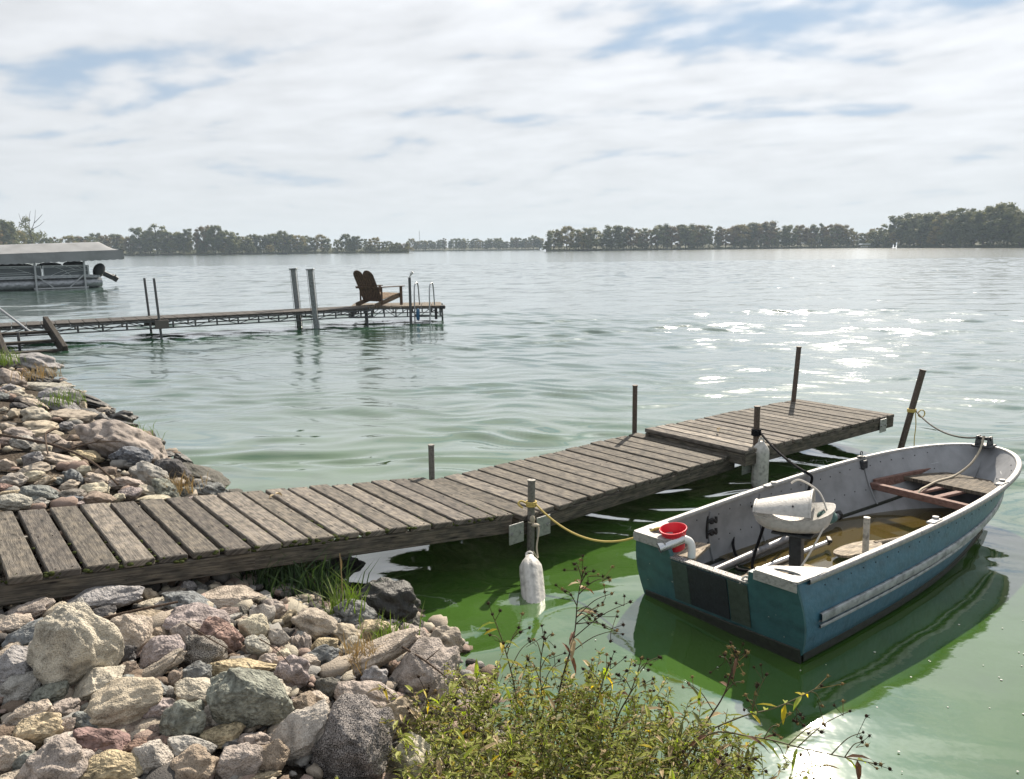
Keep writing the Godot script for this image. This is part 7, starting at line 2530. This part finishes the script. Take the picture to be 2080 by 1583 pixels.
	rk(-2.56, 0.551, -3.65, 0.094, 0.048, 0.082, 4, 0, "w", "pink", 0, "small pinkish wedge-shaped stone just left of the large beige stone")
	rk(-1.79, 0.086, -5.68, 0.177, 0.068, 0.158, 53, 11, "s", "green", 0, "small olive-grey flat stone just right of the cream flat rock")
	rk(-1.46, 0.418, -3.60, 0.068, 0.059, 0.060, 147, -14, "r", "tan", 0, "small tan rounded stone just left of the brownish stone")
	rk(-0.93, 0.202, -4.17, 0.094, 0.060, 0.083, 322, 15, "a", "cream", 0, "small off-white chunky stone just left of the huge black wet boulder")
	rk(-0.15, 0.112, -3.00, 0.081, 0.059, 0.062, 173, 8, "a", "brown", 0, "small rusty brown angular stone just behind the grey rock")
	rk(-1.80, 0.511, -3.21, 0.107, 0.057, 0.072, 335, -16, "e", "dark", 0, "small charcoal oval stone just left of the long pink-tan rock slanting")
	rk(-1.07, 0.320, -3.74, 0.091, 0.052, 0.068, 293, 0, "r", "cream", 0, "small cream rounded stone just right of the yellow-tan oval stone")
	rk(-1.91, 0.358, -4.53, 0.101, 0.059, 0.086, 194, 13, "r", "blue", 0, "small blue-grey round stone just behind the shaded grey-tan stone")
	rk(-2.25, 0.232, -5.73, 0.241, 0.123, 0.173, 177, 1, "w", "tan", 0, "small beige pointed stone just right of the cream flat rock")
	rk(-1.87, 0.533, -2.99, 0.104, 0.078, 0.115, 117, 12, "a", "pink", 0, "small pink-beige angular stone just in front of the whitish slab")
	rk(-2.00, 0.200, -5.52, 0.164, 0.114, 0.185, 262, -15, "e", "tan", 0, "small beige egg-shaped stone just right of the cream flat rock")
	rk(-7.66, 0.128, -12.94, 0.122, 0.074, 0.092, 318, 5, "e", "pink", 0, "small pink-beige egg-shaped stone just in front of the brown-black low rock")
	rk(-5.08, 0.241, -9.33, 0.141, 0.085, 0.117, 217, -17, "e", "cream", 0, "small off-white oval stone just in front of the dark wet rock")
	rk(-1.19, 0.374, -3.55, 0.063, 0.051, 0.059, 346, -3, "a", "green", 0, "small green-grey broken stone just in front of the pale beige blocky rock")
	rk(-1.64, 0.228, -4.91, 0.159, 0.106, 0.121, 72, 18, "e", "pink", 0, "small pinkish egg-shaped stone just behind the dark stone deep")
	rk(-1.86, 0.404, -4.18, 0.094, 0.055, 0.069, 200, 2, "w", "grey", 0, "small light grey pointed stone just behind the shaded grey-tan stone")
	rk(-3.56, 0.162, -7.74, 0.174, 0.114, 0.208, 38, -1, "r", "grey", 0, "small grey rounded stone just left of the wet flat rock")
	rk(-0.45, 0.283, -2.51, 0.102, 0.073, 0.071, 23, -6, "a", "ochre", 0, "small yellowish broken stone just in front of the yellow-brown flat stone")
	rk(-2.08, 0.516, -3.48, 0.081, 0.041, 0.066, 255, -2, "r", "blue", 0, "small blue-grey smooth round stone just right of the thin tan flat stone")
	rk(-0.21, 0.050, -3.62, 0.083, 0.060, 0.094, 5, 0, "e", "brown", 0, "small rusty brown egg-shaped stone just in front of the rounded tan rock")
	rk(-6.55, 0.413, -10.22, 0.233, 0.145, 0.184, 236, 4, "w", "grey", 0, "small ash grey wedge-shaped stone just in front of the tan rounded stone")
	rk(-2.78, 0.443, -5.13, 0.215, 0.106, 0.142, 225, -8, "r", "cream", 0, "small off-white smooth round stone just right of the salmon flat chip")
	rk(-2.11, 0.223, -5.51, 0.117, 0.045, 0.076, 40, 2, "s", "ochre", 0, "small yellowish thin flat stone just right of the cream flat rock")
	rk(-2.07, 0.443, -4.13, 0.073, 0.054, 0.060, 43, -12, "a", "tan", 0, "small beige chunky stone just left of the beige flat stone")
	rk(-2.70, 0.143, -6.73, 0.163, 0.115, 0.192, 176, -19, "a", "tan", 0, "small beige chunky stone just right of the dark furrowed boulder")
	rk(-1.05, 0.338, -3.58, 0.062, 0.045, 0.048, 86, 4, "e", "tan", 0, "small tan egg-shaped stone just left of the large tan rounded boulder")
	rk(-2.35, 0.282, -5.56, 0.134, 0.088, 0.100, 327, 2, "a", "brown", 0, "small rusty brown angular stone just right of the cream flat rock")
	rk(-4.24, 0.171, -8.55, 0.171, 0.119, 0.162, 112, -8, "r", "dark", 0, "small charcoal round stone just right of the wet black rock")
	rk(-2.52, 0.548, -3.61, 0.060, 0.047, 0.061, 7, -10, "a", "pink", 0, "small pinkish broken stone just left of the large beige stone")
	rk(-0.18, 0.093, -3.23, 0.073, 0.051, 0.062, 193, 10, "e", "grey", 0, "small grey oval stone just right of the grey-tan rock showing through the weeds")
	rk(-1.61, 0.098, -5.41, 0.203, 0.142, 0.193, 203, 11, "a", "pink", 0, "small dusty pink broken stone just left of the black wet rock")
	rk(-5.47, 0.223, -9.94, 0.189, 0.141, 0.133, 279, 6, "a", "tan", 0, "small beige broken stone just right of the grey-brown domed boulder")
	rk(-1.31, 0.298, -4.14, 0.071, 0.036, 0.056, 328, 17, "a", "grey", 0, "small grey angular stone just left of the yellowish cream stone")
	rk(-1.60, 0.264, -4.67, 0.102, 0.074, 0.096, 17, 18, "a", "blue", 0, "small slate broken stone just left of the black wet rock")
	rk(-1.25, 0.292, -4.11, 0.073, 0.040, 0.064, 204, 15, "a", "dark", 0, "small charcoal angular stone just behind the yellowish cream stone")
	rk(-1.71, 0.453, -3.63, 0.070, 0.057, 0.080, 127, -10, "r", "cream", 0, "small cream round stone just right of the white flat stone")
	rk(-1.77, 0.537, -2.49, 0.072, 0.047, 0.059, 69, 6, "r", "pink", 0, "small pink-beige round stone just left of the pale pink mottled stone")
	rk(-0.93, 0.339, -3.29, 0.124, 0.066, 0.087, 175, -9, "w", "pink", 0, "small pinkish pointed stone just left of the blue-grey dome")
	rk(-1.42, 0.056, -5.31, 0.201, 0.077, 0.200, 79, -12, "s", "brown", 0, "small rusty brown thin flat stone just left of the black wet rock")
	rk(-1.99, 0.464, -3.85, 0.065, 0.058, 0.078, 16, -1, "a", "ochre", 0, "small ochre chunky stone just left of the ochre-tan stone")
	rk(-4.79, 0.510, -7.16, 0.199, 0.078, 0.182, 277, 13, "s", "tan", 0, "small tan flat stone just left of the tan oval boulder tilted downhill,")
	rk(-1.60, 0.319, -4.39, 0.097, 0.069, 0.072, 299, -8, "e", "dark", 0, "small charcoal egg-shaped stone just behind the dark stone deep")
	rk(-2.40, 0.506, -3.96, 0.087, 0.057, 0.078, 133, 10, "r", "grey", 0, "small light grey round stone just right of the large beige stone")
	rk(-1.40, 0.169, -4.89, 0.195, 0.096, 0.141, 225, 3, "r", "grey", 0, "small light grey round stone just left of the black wet rock")
	rk(-2.46, 0.513, -3.96, 0.073, 0.043, 0.075, 284, 3, "e", "cream", 0, "small off-white egg-shaped stone just right of the large beige stone")
	rk(-1.03, 0.338, -3.54, 0.056, 0.039, 0.070, 227, -14, "e", "grey", 0, "small ash grey oval stone just behind the pale tan upright block")
	rk(-2.10, 0.314, -5.05, 0.129, 0.111, 0.160, 266, 7, "e", "tan", 0, "small beige oval stone just right of the cream flat rock")
	rk(-2.38, 0.535, -3.60, 0.067, 0.035, 0.047, 341, 0, "r", "cream", 0, "small cream smooth round stone just behind the beige-grey low stone")
	rk(-2.67, 0.475, -4.74, 0.210, 0.129, 0.222, 243, 11, "a", "grey", 1, "small grey angular stone just in front of the salmon flat chip")
	rk(0.02, 0.050, -2.96, 0.075, 0.062, 0.083, 5, 15, "a", "tan", 0, "small tan angular stone just behind the grey rock")
	rk(-2.37, 0.198, -6.05, 0.238, 0.134, 0.225, 340, 17, "a", "tan", 0, "small beige broken stone just right of the olive mossy rock")
	rk(-0.21, 0.190, -2.64, 0.071, 0.045, 0.082, 256, 9, "a", "cream", 0, "small pale cream chunky stone just in front of the beige stone")
	rk(-2.42, 0.401, -4.98, 0.195, 0.154, 0.154, 259, 13, "e", "tan", 0, "small beige oval stone just right of the salmon flat chip")
	rk(-6.22, 0.285, -10.51, 0.158, 0.089, 0.155, 28, -16, "a", "dark", 0, "small dark grey chunky stone just right of the tan rounded stone")
	rk(-0.73, 0.172, -4.03, 0.075, 0.051, 0.058, 194, 0, "r", "blue", 0, "small slate round stone just right of the olive-grey smooth oval rock")
	rk(-6.15, 0.443, -9.50, 0.193, 0.098, 0.163, 93, 0, "a", "blue", 0, "small blue-grey angular stone just left of the cream stone far up the bank")
	rk(-0.70, 0.198, -3.86, 0.061, 0.046, 0.048, 305, 17, "e", "dark", 0, "small dark grey egg-shaped stone just behind the yellow-tan pitted rock")
	rk(-0.47, 0.091, -4.00, 0.069, 0.046, 0.058, 170, 12, "e", "tan", 0, "small tan egg-shaped stone just right of the tan-olive stone")
	rk(-0.30, 0.102, -3.52, 0.077, 0.042, 0.073, 218, 3, "a", "cream", 0, "small cream broken stone just right of the large tan boulder")
